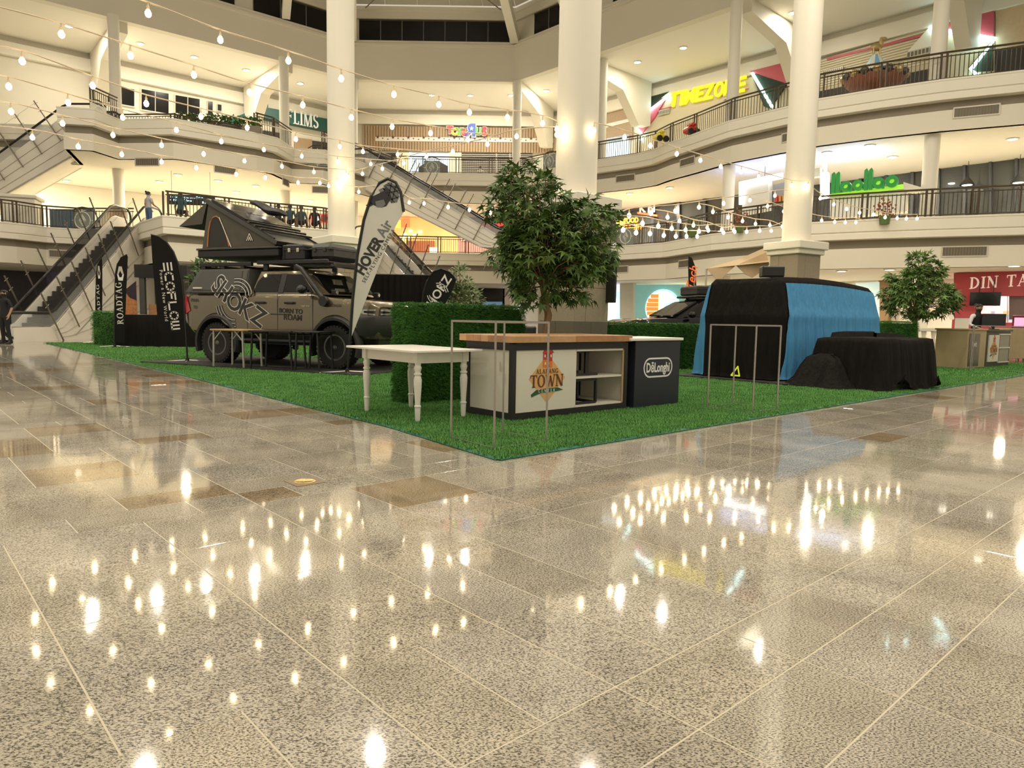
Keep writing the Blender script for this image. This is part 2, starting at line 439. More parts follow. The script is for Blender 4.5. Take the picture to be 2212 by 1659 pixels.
# ---------------------------------------------------------------- storeys
F2, F3, ZC1, ZC2, ZR = 5.0, 9.95, 3.22, 8.2, 15.6
E3 = [(-30, 34.6), (-21.4, 34.9), (-20.1, 31.75), (-18.6, 32.0), (-18.4, 33.6), (-15.81, 33.3), (-12.7, 35.7), (-12.05, 36.6), (-11.9, 38.8), (-10.3, 39.0),
      (-7.6, 44.6), (.4, 44.6), (4.4, 40.3), (6.4, 38.7), (7.09, 37.84), (7.56, 36.33), (8.33, 34.67), (9.38, 32.21), (10.7, 30.46),
      (11.93, 28.89), (13.73, 27.49), (15.38, 26.42), (17.54, 25.36), (23, 23.2)]
E2 = [(-29, 30.2), (-23.03, 32.05), (-22.59, 32.61), (-22.13, 33.87), (-21.02, 34.41), (-18.4, 34.2), (-16.4, 31.4), (-14.3, 29.1), (-12.2, 30.6), (-10.67, 31.84),
      (-9.65, 32.35), (-8.6, 33.04), (-8.0, 34.4), (-8.2, 43.9), (-4.64, 43.94), (.4, 43.9), (5.04, 38.58), (6.39, 37.14), (7.48, 36.06),
      (8.1, 34.1), (8.81, 32.13), (10.13, 30.28), (11.53, 27.93), (13.08, 26.96), (14.97, 26.0), (17.62, 24.89), (23, 22.8)]
BW = [(-36, 31.6), (-12.78, 51.4), (2.63, 51.4), (33, 18.1)]
WL = (V((-14.36, 50.05, 0)), V((.65, -.76, 0))); WC = (V((0, 51.4, 0)), V((0, -1, 0))); WR = (V((4.62, 49.22, 0)), V((-.739, -.673, 0)))
def offs(poly, o):                        # shift a polyline sideways (positive = towards the hall)
    out = []
    for i, p in enumerate(poly):
        a = V(poly[max(i-1, 0)]); b = V(poly[i]); c = V(poly[min(i+1, len(poly)-1)])
        n = V((0, 0))
        for s, e in ((a, b), (b, c)):
            d = e - s
            if d.length > 1e-6: d.normalize(); n += V((d.y, -d.x))
        n.normalize(); out.append((b.x + n.x*o, b.y + n.y*o))
    return out
def smoothp(poly, k=3):
    out = []
    for i in range(len(poly)-1):
        p0 = V(poly[max(i-1,0)]); p1 = V(poly[i]); p2 = V(poly[i+1]); p3 = V(poly[min(i+2,len(poly)-1)])
        for j in range(k):
            t = j/k; q = .5*((2*p1)+(p2-p0)*t+(2*p0-5*p1+4*p2-p3)*t*t+(3*p1-p0-3*p2+p3)*t**3); out.append((q.x, q.y))
    out.append(tuple(poly[-1])); return out
def band(mb, poly, prof):                 # profile (offset, z) swept along a polyline
    rows = [[(x, y, z) for (x, y) in offs(poly, o)] for o, z in prof]
    return mb.grid(rows)
def storey(edge, zt, zc, n):
    e = edge
    up = band(MB(), e, [(-.6, zt+.02), (.02, zt+.02), (.02, zt-.04), (0, zt-.06), (0, zt-.42), (-.05, zt-.45), (-.02, zt-.5), (-.02, zt-.7), (-.4, zt-.72)])
    struct('wall_gallery_parapet', up, CREAM, smooth=False)
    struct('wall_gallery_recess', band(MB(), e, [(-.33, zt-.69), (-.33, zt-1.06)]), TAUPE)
    struct('wall_gallery_apron', band(MB(), e, [(-.36, zt-1.03), (-.25, zt-1.03), (-.25, zc), (-.5, zc)]), CREAMD)
    E = [(x, y, 0) for x, y in offs(e, -.3)]; B = [(x, y, 0) for x, y in BW]
    poly = E + list(reversed(B))
    struct('ceiling', MB().prism([(x, y, zc) for x, y, _ in poly], (0, 0, .12)), CEIL)
    struct('floor', MB().prism([(x, y, zt-.1) for x, y, _ in poly], (0, 0, .12)), CREAMD)
storey(E3, F3, ZC2, 3); storey(E2, F2, ZC1, 2)
# top gallery ceiling, ring beam, clerestory
C1, C2 = V((-10.13, 45.0)), V((-.18, 44.95))
RL, RRR = C1 + V((-.76, -.65))*30, C2 + V((.673, -.739))*32
RING = [tuple(RL), tuple(C1), tuple(C2), tuple(RRR)]
struct('ceiling', MB().prism([(x, y, ZR) for x, y in offs(RING, -.3)] + [(x, y, ZR) for x, y in reversed(offs(BW, -.5))], (0, 0, .15)), CEIL)
rb = band(MB(), RING, [(-.5, ZR-.02), (0, ZR-.02), (0, 17.55), (.12, 17.6), (.12, 17.72), (.05, 17.78), (.05, 17.9), (-.4, 17.9)])
struct('beam_ring', rb, CREAMD)
# clerestory: piers, head beam, panes with mullions
def lerp(a, b, t): return (a[0]+(b[0]-a[0])*t, a[1]+(b[1]-a[1])*t)
head = band(MB(), RING, [(-.6, 19.25), (-.1, 19.25), (-.1, 19.65), (-.02, 19.7), (-.02, 19.95), (-.5, 19.95)])
struct('beam_clerestory', head, CREAMD)
spans = []
for (A, B, ts) in ((tuple(C1), tuple(C2), [(.035, .965)]), (tuple(C1), tuple(RL), [(.045, .20), (.235, .46), (.50, .72)]), (tuple(C2), tuple(RRR), [(.045, .20), (.235, .46), (.50, .72)])):
    for t0, t1 in ts: spans.append((lerp(A, B, t0), lerp(A, B, t1)))
struct('wall_clerestory', band(MB(), RING, [(-.32, 17.85), (-.32, 19.3)]), CREAMD)
for i, (a, b) in enumerate(spans):
    a = V((*a, 0)); b = V((*b, 0)); d = (b-a); Lw = d.length; d.normalize(); n = V((d.y, -d.x, 0))
    if n.y > 0: n = -n
    w = sroot('window_%d' % (i+1))
    n_p = max(2, round(Lw/1.33))
    fr = MB()
    for zz in (17.92, 19.2): fr.bar(a + n*.0 + V((0, 0, zz)) - n*.25, b + V((0, 0, zz)) - n*.25, .08)
    fr.build('frame', BRONZE, w)
    for k in range(n_p):
        p = a + d*(Lw*k/n_p); q = a + d*(Lw*(k+1)/n_p)
        MB().prism([p - n*.27 + V((0,0,17.94)), q - n*.27 + V((0,0,17.94)), q - n*.27 + V((0,0,19.18)), p - n*.27 + V((0,0,19.18))], n*.03).build('pane', NIGHT, w)
        if k: MB().bar(p - n*.22 + V((0,0,17.94)), p - n*.22 + V((0,0,19.18)), .05).build('mullion', mat('mullion_grey', (.13,.12,.11), .5) if k == 1 and i == 0 else bpy.data.materials['mullion_grey'], w)
# sloped roof with purlins and hip rafters
ROOFM = mat('roof_deck_panel', (.62, .585, .50), .6, var=.05, scale=.5)
def roofpt(p, s): c0 = V((-5.15, 22)); q = V(p) + (c0 - V(p))*s; return V((q.x, q.y, 19.95 + 8.5*s))
for a, b in ((RING[0], RING[1]), (RING[1], RING[2]), (RING[2], RING[3])):
    mid = .55
    for j in range(5):
        s0, s1 = j*.11, (j+1)*.11
        nseg = 8 if a != RING[1] else 5
        for k in range(nseg):
            P = [roofpt(lerp(a, b, k/nseg+.001), s0+.004), roofpt(lerp(a, b, (k+1)/nseg-.001), s0+.004), roofpt(lerp(a, b, (k+1)/nseg-.001), s1), roofpt(lerp(a, b, k/nseg+.001), s1)]
            if j == 0 and k == 0 and a == RING[0]:
                roofroot = bpy.data.objects.new('ceiling_roof', None); link(roofroot); roofroot['kind'] = 'structure'
            MB().prism(P, (0, 0, .06)).build('panel', ROOFM, roofroot)
        MB().bar(roofpt(a, s1)-V((0,0,.1)), roofpt(b, s1)-V((0,0,.1)), .16, .22).build('purlin', CREAMD, roofroot)
for p in (C1, C2):
    mb = MB().bar(roofpt(p, 0) + V((0, -.1, -1.9)), roofpt(p, .6) + V((0, 0, -.9)), .5, .6); mb.build('rafter', CREAM, roofroot)
for p in (lerp(RING[0], RING[1], .86), lerp(RING[2], RING[3], .14)):
    MB().bar(roofpt(p, 0) + V((0, -.1, -1.8)), roofpt(p, .6) + V((0, 0, -.9)), .45, .55).build('rafter', CREAM, roofroot)
for a, b in (((.08, .02), (.92, .30)), ((.92, .02), (.08, .30)), ((.2, .1), (.8, .42)), ((.8, .1), (.2, .42))):
    MB().tube([roofpt(lerp(C1, C2, a[0]), a[1])-V((0,0,.5)), roofpt(lerp(C1, C2, b[0]), b[1])-V((0,0,.5))], .035, 6).build('brace_rod', mat('rod_grey', (.3,.27,.22), .5) if 'rod_grey' not in bpy.data.materials else bpy.data.materials['rod_grey'], roofroot)

# ---------------------------------------------------------------- back walls, one run per storey
for z0, z1, m in ((0, F2, CREAM), (F2, F3, CREAM), (F3, ZR+.1, CREAMD)):
    struct('wall_back', band(MB(), offs(BW, -.02), [(0, z0), (0, z1)]), m)
struct('wall_beam', band(MB(), BW, [(0, 15.25), (.3, 15.25), (.3, 14.57), (0, 14.57)]), CREAM)

# ---------------------------------------------------------------- ring columns and brackets
def tiecol(x, y, z0, z1, r=.27):
    mb = MB().lathe([(r, z0), (r, z1)], 20, (x, y, 0)); return struct('column', mb, CREAM, smooth=True)
RC = [(-24.6, 33.2), (-19.95, 36.2), (-13.3, 41.6), (-10.1, 44.95), (.02, 44.95), (4.8, 41.0), (9.76, 33.0), (15.6, 27.2)]
for x, y in RC: tiecol(x, y, 0, ZR)
def bracket(x, y, nx, ny, L=6.2):
    n = V((nx, ny, 0)).normalized(); s = V((-n.y, n.x, 0))*.3; o = V((x, y, 0))
    prof = [(0, 15.6), (L, 15.6), (L, 13.0), (L-1.1, 12.85), (3.3, 14.55), (0, 15.05)]
    MBr = MB().prism([o + n*a + V((0, 0, z)) - s for a, z in prof], s*2)
    struct('beam_bracket', MBr, CREAMD)
nl = (-.65, .76); nr = (.739, .673)
for x, y in ((-24.6, 33.2), (-19.95, 36.9), (-13.3, 42.3)): bracket(x, y, *nl)
bracket(-10.1, 45, -.35, .94); bracket(0, 45, .37, .93)
for x, y in ((3.58, 40.8), (10.3, 33.4), (15.3, 27.9)): bracket(x, y, *nr, 6.0)

# ---------------------------------------------------------------- big atrium columns on granite plinths
PLGR = mat('plinth_granite', (.32, .265, .185), .5, var=.45, scale=90., bump=.1, bscale=90)
PLGD = mat('plinth_granite_dark', (.135, .11, .08), .5, var=.45, scale=90.)
def bigcol(px, py, Y, rot):
    c = at(px, py, Y); c.z = 0
    cl = sroot('column_atrium', c, rot)
    MB().lathe([(.41, 3.3), (.41, 24)], 32).build('shaft', CREAM, cl, True)
    MB().cbox(-.66, .66, -.66, .66, 3.27, 3.5, .02).build('cap', CREAM, cl)
    MB().cbox(-.585, .585, -.585, .585, 3.12, 3.28, .02).build('cap_moulding', CREAM, cl)
    s = .5; hz = [0, .55, 1.05, 1.72, 2.4, 3.12]
    MB().box(-s+.02, s-.02, -s+.02, s-.02, 0, 3.12).build('core', GROUT, cl)
    for j in range(len(hz)-1):
        for f in range(4):
            cut = [.0] if j % 2 else [-.18]
            if (j, f) == (3, 2): cut = [.2]
            xs = [-s] + cut + [s]
            for k in range(len(xs)-1):
                dk = (j == 3 and k == 1 and f in (1, 2)) or j == 1
                mb = MB().cbox(xs[k]+.003, xs[k+1]-.003, -s-.005, -s+.03, hz[j]+.003, hz[j+1]-.003, .004)
                mb.xf(Matrix.Rotation(f*PI/2, 4, 'Z')); mb.build('slab', PLGD if dk else PLGR, cl)
    return cl
COLC = bigcol(1243, 460, 14.4, TH)
COLL = bigcol(738, 520, 22.3, TH)
COLR = bigcol(1719, 530, 21.5, TH - R(12))

# ---------------------------------------------------------------- downlights
def dl_mesh(m):
    return (MB().lathe([(.20, 0), (.20, -.025), (.15, -.03), (.15, -.01), (0.0, -.01)], 20).mesh('rim', WHITE, True),
            MB().lathe([(.148, -.012), (.12, -.028), (0, -.03)], 20).mesh('lamp', m, True))
DLW, DLC = dl_mesh(LAMPW), dl_mesh(LAMPC)
def downlight(px, py, z, label, group, ms=DLW, sc=1., watt=0, col=(1, .86, .62)):
    p = G(px, py, z)
    t = thing('downlight', label, 'ceiling light', p, 0, group)
    for nm, me in zip(('rim', 'lamp'), ms): o = bpy.data.objects.new(nm, me); link(o, t); o.scale = (sc, sc, 1)
    if watt:
        area_lamp((0, 0, -.035), watt, col, .28, t, 'downlight_source')
top = [(149, 56), (303, 94), (420, 123), (532, 151), (649, 180), (933, 205), (1016, 206), (1104, 206), (1180, 196), (1291, 161), (1377, 134), (1476, 103), (1713, 28)]
where = ['leftmost', 'second from the left', 'third from the left', 'fourth from the left', 'fifth from the left', 'sixth from the left, above the toy shop', 'seventh from the left, above the toy shop sign', 'beside the slim column right of centre', 'just left of the wide centre column', 'just right of the wide centre column', 'left one above the yellow sign', 'right one above the yellow sign', 'rightmost']
for (x, y), w in zip(top, where):
    downlight(x, y, ZR - .01, 'bright downlight in the top gallery ceiling, ' + w, 'downlights in the top gallery ceiling', DLC, 1.15, 175 if x < 1250 else 105, (1, .92, .78))
mid = [(129, 364), (144, 390), (123, 404), (344, 392), (384, 377), (471, 390), (510, 414), (552, 401), (120, 434), (184, 426), (590, 446), (671, 433), (923, 449), (943, 461), (1006, 449), (1292, 431), (1361, 418), (1447, 405), (1787, 329), (1879, 314), (1928, 339), (2187, 300)]
MIDW = ['highest of the four beside the upper escalator', 'second highest beside the upper escalator', 'third beside the upper escalator', 'below the fifth string of bulbs, left one', 'below the fifth string of bulbs, higher right one', 'above the hanging direction sign', 'just right of the direction sign', 'above the roof tent, higher one', 'lowest at the far left', 'left of the slim column behind the escalator', 'behind the rolled tent cover', 'left of the left wide column', 'left one beside the white flag top', 'lower one beside the white flag top', 'left of the tree top', 'right beside the centre column', 'second right of the centre column', 'third right of the centre column', 'just right of the right wide column', 'above the green letters', 'right above the green letters', 'at the far right edge']
for i, (x, y) in enumerate(mid):
    downlight(x, y, ZC2 - .01, 'warm downlight in the middle gallery ceiling, ' + MIDW[i], 'middle gallery downlights', DLW, 1.1, 170 if i % 2 == 0 else 0)
for (x, y), w in zip([(1818, 585), (1922, 582), (2191, 574)], ['above the draped blue vehicle', 'behind the top of the small tree', 'above the red shop front']):
    downlight(x, y, ZC1 - .01, 'round downlight in the ground floor ceiling ' + w, 'ground floor downlights', DLW, 1.1, 60)
# added fill lamps without fixtures that brighten the gallery interiors
for (x, y, z, e) in ((-26, 37, ZC2-.02, 260), (-17, 40, ZC2-.02, 260), (-14, 46, ZC2-.02, 200), (-3, 48, ZC2-.02, 200), (8, 43, ZC2-.02, 240), (15, 33.5, ZC2-.02, 120), (21, 28, ZC2-.02, 170),
                     (-20, 38, ZC1-.02, 60), (-8, 46, ZC1-.02, 60), (3, 46.5, ZC1-.02, 90), (9.5, 40, ZC1-.02, 170), (14.5, 34.5, ZC1-.02, 200), (19.5, 29, ZC1-.02, 200), (24, 25, ZC1-.02, 150)):
    area_lamp((x, y, z), e*1.2, (1, .89, .70), .4, None, 'gallery_fill_lamp')
for x, y in ((12.2, 31.6), (10.8, 33.6), (14.2, 30.2)):   # cove lamps on the kiosk roofs, shining up
    area_lamp((x, y, F2+2.1), 34, (.24, .40, 1), .5, None, 'kiosk_cove_lamp').rotation_euler = (PI, 0, 0)

# ---------------------------------------------------------------- vents in the aprons
def edge_frame(edge, zt, px, py, o=-.25):            # nearest point of an apron under a pixel: (point, along, outwards)
    best = None; e = offs(edge, o); d = ray(px, py)
    for a, b in zip(e, e[1:]):
        a = V((*a, 0)); b = V((*b, 0)); t = b - a; n = V((t.y, -t.x, 0)).normalized()
        den = d.dot(n)
        if abs(den) < 1e-6: continue
        s = (a - CAM).dot(n)/den
        p = CAM + d*s; k = (p - a).dot(t)/t.length_squared
        if 0 <= k <= 1 and s > 0 and (best is None or s < best[3]): best = (p, t.normalized(), n, s)
    return best
VENTS = [(E3, 318, 350, 1.1, 'left of the slim column'), (E3, 487, 367, 1.0, 'above the roof tent'), (E3, 617, 394, .75, 'beside the left wide column'), (E3, 694, 410, .9, 'left of the string light knot'),
         (E3, 940, 425, .95, 'above the crossing escalator'), (E3, 1351, 385, 1.1, 'right of the centre column'), (E3, 1485, 349, 1.05, 'below the yellow sign'), (E3, 1700, 297, .4, 'left of the right wide column'), (E3, 2109, 240, 1.35, 'at the far right'),
         (E2, 143, 549, 1.35, 'behind the left escalator'), (E2, 1340, 582, 1.0, 'right of the centre column'), (E2, 1477, 570, .85, 'beside the narrow black flag'), (E2, 2083, 543, 1.35, 'above the small tree')]
for ed, x, y, w, lab in VENTS:
    fr = edge_frame(ed, 0, x, y)
    if fr is None: continue
    p, t, n, _ = fr
    vt = thing('air_vent', ('long slotted air vent on the upper balcony front, ' if ed is E3 else 'long slotted air vent on the lower balcony front, ') + lab, 'air vent', p, math.atan2(t.y, t.x), 'air vents on the balcony fronts')
    hh = .15
    f = MB().box(-w/2-.04, w/2+.04, -.03, .0, hh, hh+.05).box(-w/2-.04, w/2+.04, -.03, 0, -hh-.05, -hh).box(-w/2-.05, -w/2, -.03, 0, -hh, hh).box(w/2, w/2+.05, -.03, 0, -hh, hh)
    f.build('frame', VENTF, vt); MB().box(-w/2, w/2, -.008, .0, -hh, hh).build('backing', DARKV, vt)
    sl = MB().box(-.01, .01, -.026, -.006, -hh, hh).mesh('slat', TAUPE)
    ns = int(w/.09)
    for k in range(1, ns): o = bpy.data.objects.new('slat', sl); link(o, vt); o.location = (-w/2 + w*k/ns, 0, 0)

# ---------------------------------------------------------------- railings
POSTM = MB().box(-.03, .03, -.03, .03, 0, .98).mesh('post', BRONZE)
def railing(edge, zt, i0, i1, label, low=False):
    e = offs(edge, -.25)[i0:i1+1]
    t = thing('railing', label, 'railing', (0, 0, 0), 0, 'balcony railings')
    P = [V((*p, zt+.02)) for p in e]
    H_ = .36 if low else 1.0
    for h, r in ((H_, .038), (H_-.1 if low else .86, .022), (.08, .022)): MB().tube([p + V((0, 0, h)) for p in P], r, 6).build('handrail' if h == H_ else 'rail', BRONZE, t)
    bal = MB()
    for a, b in zip(P, P[1:]):
        d = b - a; L = d.length; n = max(1, int(L/.135))
        for k in range(n):
            q = a + d*((k+.5)/n)
            bal.box(q.x-.011, q.x+.011, q.y-.011, q.y+.011, q.z+.08, q.z+H_-.1)
        m = max(1, round(L/1.9))
        for k in range(m):
            for o_ in (-.09, .09):
                q = a + d*(k/m) + d.normalized()*o_
                po_ = bpy.data.objects.new('post', POSTM); link(po_, t); po_.location = q; po_.scale = (1, 1, H_)
    bo = bal.build('balusters', BRONZE, t, fix=False); bo['kind'] = 'stuff'
    return t
railing(E3, F3-.12, 4, 6, 'low dark metal railing with plants on the top balcony at the left', True)
railing(E3, F3, 3, 4, 'short dark metal railing beside the upper escalator')
railing(E3, F3, 6, 8, 'dark metal railing of the top balcony left of the left wide column')
railing(E3, F3, 9, 11, 'dark metal railing of the top balcony below the toy shop')
railing(E3, F3, 11, 22, 'dark metal railing of the curved top balcony below the yellow sign')
railing(E2, F2, 0, 5, 'dark metal railing of the lower balcony behind the left escalator')
railing(E2, F2, 7, 12, 'dark metal railing of the rounded lower balcony behind the roof tent')
railing(E2, F2, 13, 16, 'dark metal railing of the lower balcony behind the crossing escalator')
railing(E2, F2, 16, 26, 'dark metal railing of the curved lower balcony on the right')
# medallion panels set into the railings
MEDP = mat('medallion_panel', (.22, .24, .21), .4); MEDW = mat('medallion_white', (.78, .78, .70), .4)
def medallion(px, py, edge, lab, r=.36, bgm=MEDP, z0=None):
    fr = edge_frame(edge, 0, px, py, -.22); 
    if fr is None: return
    p, t, n, _ = fr
    m = thing('railing_medallion', lab, 'railing panel', p, math.atan2(t.y, t.x), 'medallion panels in the railings')
    MB().cbox(-.5, .5, -.02, .02, -.46, .42, .01).build('panel', bgm, m)
    MB().tube([(r*math.cos(2*PI*k/28), -.03, r*math.sin(2*PI*k/28)) for k in range(29)], .022, 6).build('ring', MEDW, m)
    for k in range(3):
        q = .27 - .085*k
        MB().tube([(0, -.03, q), (q*.62, -.03, 0), (0, -.03, -q), (-q*.62, -.03, 0), (0, -.03, q)], .017, 5).build('leaf_outline', MEDW, m)
    for a in range(4):
        c, s = math.cos(a*PI/2), math.sin(a*PI/2); MB().bar((c*r, -.03, s*r), (c*(r+.12), -.03, s*(r+.12)), .022).build('stub', MEDW, m)
    MB().tube([(-.5, 0, .46), (-.3, 0, .58), (0, 0, .63), (.3, 0, .58), (.5, 0, .46)], .028, 6).build('arched_rail', BRONZE, m)
medallion(213, 248, E3, 'oval leaf medallion panel in the top railing beside the upper escalator', .33, CREAM)
medallion(686, 340, E3, 'round white leaf medallion in the top railing left of the left wide column')
medallion(933, 362, E3, 'round white leaf medallion in the top railing below the toy shop')
medallion(1187, 350, E3, 'round leaf medallion in the top railing beside the centre column')
medallion(179, 476, E2, 'large round white leaf medallion in the lower railing behind the left escalator', .4)
medallion(1352, 511, E2, 'round white leaf medallion in the lower railing below the orange neon sign')
# ---------------------------------------------------------------- shop fronts and signs on the back walls
def wall_root(px, py, pl, name, label, cat, off=.0):
    p = onp(px, py, pl, off); n = pl[1]; return thing(name, label, cat, p, math.atan2(n.x, -n.y))
def local(t, px, py, pl, off=0):           # pixel on a wall plane -> local coordinates of a thing placed on it
    p = onp(px, py, pl, off) - V(t.location); a = t.rotation_euler[2]; d = V((math.cos(a), math.sin(a), 0))
    return (p.dot(d), p.z)
def panel(t, pts, pl, name, m, y0=0., y1=.06, off=0.):
    q = [local(t, x, y, pl, off) for x, y in pts]
    return MB().prism([(x, -y0, z) for x, z in q], (0, -(y1-y0), 0)).build(name, m, t)
def front(name, label, cat, pl, pts, m, items=(), part='front_panel', thick=.1):
    cx = sum(p[0] for p in pts)/len(pts); cy = sum(p[1] for p in pts)/len(pts)
    t = wall_root(cx, cy, pl, name, label, cat); panel(t, pts, pl, part, m, 0, thick)
    for nm, q, mm, a, b in items: panel(t, q, pl, nm, mm, a, b)
    return t
def rect(x0, y0, x1, y1, s=0.): return [(x0, y0), (x1, y0 + s*(x1-x0)), (x1, y1 + s*(x1-x0)), (x0, y1)]
GREEND = mat('dark_green_fascia', (.012, .085, .068), .5); WOODS = mat('wood_slat_panel', (.36, .25, .145), .55, var=.2, scale=14)
WOODT = mat('wood_slat_gap', (.16, .105, .06), .6); LCREAM = mat('pale_yellow_wall', (.82, .74, .50), .6); SHUT = mat('shutter_slat', (.42, .39, .33), .4, .3)
BLUELIT = glow('lit_interior_blue', (.55, .72, .85), .55); WARMLIT = mat('lit_interior_warm', (.5, .28, .12), .6, emit=(1, .48, .14), es=.55, var=.5, scale=.7); PALELIT = glow('lit_interior_pale', (.95, .82, .62), .55)
REDP = mat('red_panel', (.42, .05, .065), .5); PINK = mat('pink_red_panel', (.55, .10, .13), .5); HEDGEW = mat('dark_green_wall', (.018, .035, .018), .8, var=.4, scale=20)
BEIGEP = mat('beige_wall_panel', (.56, .49, .33), .6); YEL = mat('yellow_sign', (.45, .38, .01), .5, emit=(.95, .80, .01), es=.85, var=.02); NEON = glow('white_neon', (.62, .95, .95), 7.); DKW = mat('dark_shop_interior', (.03, .027, .024), .6)
# toy shop
toy = front('storefront', 'wood slat toy shop front on the top gallery above the crossing escalator', 'shop front', WC, [(783, 272), (1200, 277), (1200, 330), (783, 326)], WOODT, part='slat_backing')
sl = None; x0, z0 = local(toy, 783, 326, WC); x1, _ = local(toy, 1200, 330, WC); zt_ = local(toy, 990, 275, WC)[1]
n = 70
for k in range(n):
    w = (x1-x0)/n
    if sl is None: sl = MB().box(-w*.4, w*.4, -.16, -.09, z0+.02, zt_-.02).mesh('slat', WOODS)
    o = bpy.data.objects.new('slat', sl); link(o, toy); o.location = (x0 + w*(k+.5), 0, 0)
STARB = mat('white_star_band', (.70, .66, .58), .5); STARC = mat('dark_star', (.10, .035, .03), .5)
panel(toy, rect(812, 297, 1195, 306, .0085), WC, 'star_band', STARB, .15, .2)
for k in range(34):
    x = 817 + k*11; px, pz = local(toy, x, 300 + (x-812)*.0085 + (k*7 % 3 - 1)*2, WC); r = .07 + .06*((k*5) % 3 == 0)
    pts = [(px + (r if j % 2 == 0 else r*.42)*math.sin(j*PI/5), pz + (r if j % 2 == 0 else r*.42)*math.cos(j*PI/5)) for j in range(10)]
    MB().prism([(a, -.2, b) for a, b in pts], (0, -.012, 0)).build('star', STARC, toy)
sg = wall_root(1012, 284, WC, 'toy_shop_sign', 'colourful cut-out letters with a reversed blue R and white star on the wood slats', 'sign', .25)
px_m = 51.2/1523.5
SC = {'T': (.65, .03, .04), 'O': (.85, .42, .03), 'Y': (.08, .38, .05), 'S': (.6, .05, .05), 'R': (.03, .08, .42), 'U': (.08, .40, .05), 's': (.6, .03, .04)}
for ch, cx, cy, h, c in (('T', 972, 282, 14, 'T'), ('O', 983, 286, 13, 'O'), ('Y', 992, 286, 14, 'Y'), ('S', 1002, 287, 13, 'S'), ('R', 1018, 283, 24, 'R'), ('U', 1034, 285, 14, 'U'), ('S', 1046, 285, 16, 's')):
    lx, lz = local(sg, cx, cy, WC, .25); H = h*px_m
    put(text_mb(ch, H*1.35, .1, .11), lx, lz, 0, 0, 1.0, ch == 'R').build('letter_outline', mat('letter_white', (.8,.8,.78), .4) if 'letter_white' not in bpy.data.materials else bpy.data.materials['letter_white'], sg)
    put(text_mb(ch, H*1.35, .08, .055), lx, lz, 0, -.08, 1.0, ch == 'R').build('letter', mat('letter_' + c, SC[c], .4, emit=SC[c], es=.35), sg)
lx, lz = local(sg, 1019, 279, WC, .25)
MB().prism([(lx + (.17 if j % 2 == 0 else .07)*math.sin(j*PI/5), -.17, lz + (.17 if j % 2 == 0 else .07)*math.cos(j*PI/5)) for j in range(10)], (0, -.02, 0)).build('star', WHITE, sg)
# openings of the top gallery below the slats
for (a, b, m, lab, nm) in ((815, 857, DKW, 'dark open shop doorway on the top gallery left of the blue-lit shop', 'shop_doorway'), (884, 970, BLUELIT, 'blue-lit shop window behind the medallion on the top gallery', 'shop_window')):
    t = front(nm, lab, 'shop window' if 'window' in nm else 'doorway', WC, rect(a, 331, b, 384, .008), m)
    if nm == 'shop_window':
        panel(t, [(905, 384), (905, 362), (925, 350), (950, 350), (968, 360), (968, 384)], WC, 'dark_arch', DKW, .1, .16)
        panel(t, rect(884, 331, 890, 384), WC, 'light_strip', glow('blue_white_strip', (.8, .93, 1), 2.), .1, .16)
front('wall_panel', 'pale yellow wall pier between the top gallery shops', 'wall panel', WC, rect(857, 330, 884, 384), LCREAM)
front('wall_panel', 'pale yellow wall pier right of the blue-lit shop window', 'wall panel', WC, rect(970, 330, 997, 384), LCREAM)
sh = front('roller_shutter', 'closed slatted roller shutter on the top gallery behind the seated person', 'shutter', WC, rect(998, 332, 1150, 386, .006), DKW, part='backing')
for k in range(14):
    y = 335 + k*3.7; q = [local(sh, x, y + (x-998)*.006, WC) for x in (998, 1150)]
    MB().bar((q[0][0], -.14, q[0][1]), (q[1][0], -.14, q[1][1]), .05, .055).build('slat', SHUT, sh)
for x in (1071, 1100): panel(sh, rect(x, 333, x+3, 386), WC, 'guide_rail', SHUT, .1, .2)
# green sign fascia of the restaurant on the left
gs = front('sign_fascia', 'dark green restaurant fascia with white serif letters on the top gallery', 'sign', WL, [(545, 231), (573, 229), (573, 236), (712, 262), (788, 271), (788, 295), (712, 288), (560, 258), (545, 258)], GREEND, thick=.5)
panel(gs, [(545, 240), (545, 258), (500, 277), (455, 283), (470, 268)], WL, 'awning_edge', GREEND, 0, .5)
out, Wd = serif_text('FLIMS', .86, .08, .06, True)
q0 = local(gs, 612, 252, WL); q1 = local(gs, 682, 268, WL); sx = (q1[0]-q0[0])/Wd
for mb in out:
    mb.v = [((a*sx) + (q0[0]+q1[0])/2, b-.5, c*1.05 + (q0[1]+q1[1])/2) for a, b, c in mb.v]; mb.build('letter', bpy.data.materials['letter_white'], gs)
front('shop_doorway', 'dark doorway below the green restaurant fascia', 'doorway', WL, [(568, 282), (617, 290), (617, 330), (568, 312)], DKW)
front('wood_panel', 'wood plank panel below the letters of the green fascia', 'wall panel', WL, [(635, 297), (673, 302), (673, 360), (635, 356)], WOODS)
front('shop_doorway', 'dark glass shop entrance left of the left wide column under the green fascia', 'doorway', WL, [(673, 304), (770, 318), (770, 365), (673, 360)], GLASSD)
# windows in the left top gallery
for i, (a, b, y0, y1) in enumerate(((228, 292, 182, 222), (303, 366, 191, 238), (376, 433, 204, 246), (447, 459, 218, 250), (468, 478, 225, 240))):
    w = front('shop_window', 'dark gallery window on the top floor left, number %s from the left' % ('one', 'two', 'three', 'four', 'five')[i], 'window', WL, rect(a, y0, b, y1, .17), CREAM, part='frame')
    if b-a > 20:
        mid_ = (a+b)/2
        for c0, c1 in ((a+2, mid_-1), (mid_+1, b-3)): panel(w, rect(c0, y0+2+(c0-a)*.17, c1, y1-2+(c0-a)*.17, .17), WL, 'pane', NIGHT, .06, .13)
    else: panel(w, rect(a+1, y0+1, b-1, y1-1, .17), WL, 'pane', NIGHT, .06, .13)
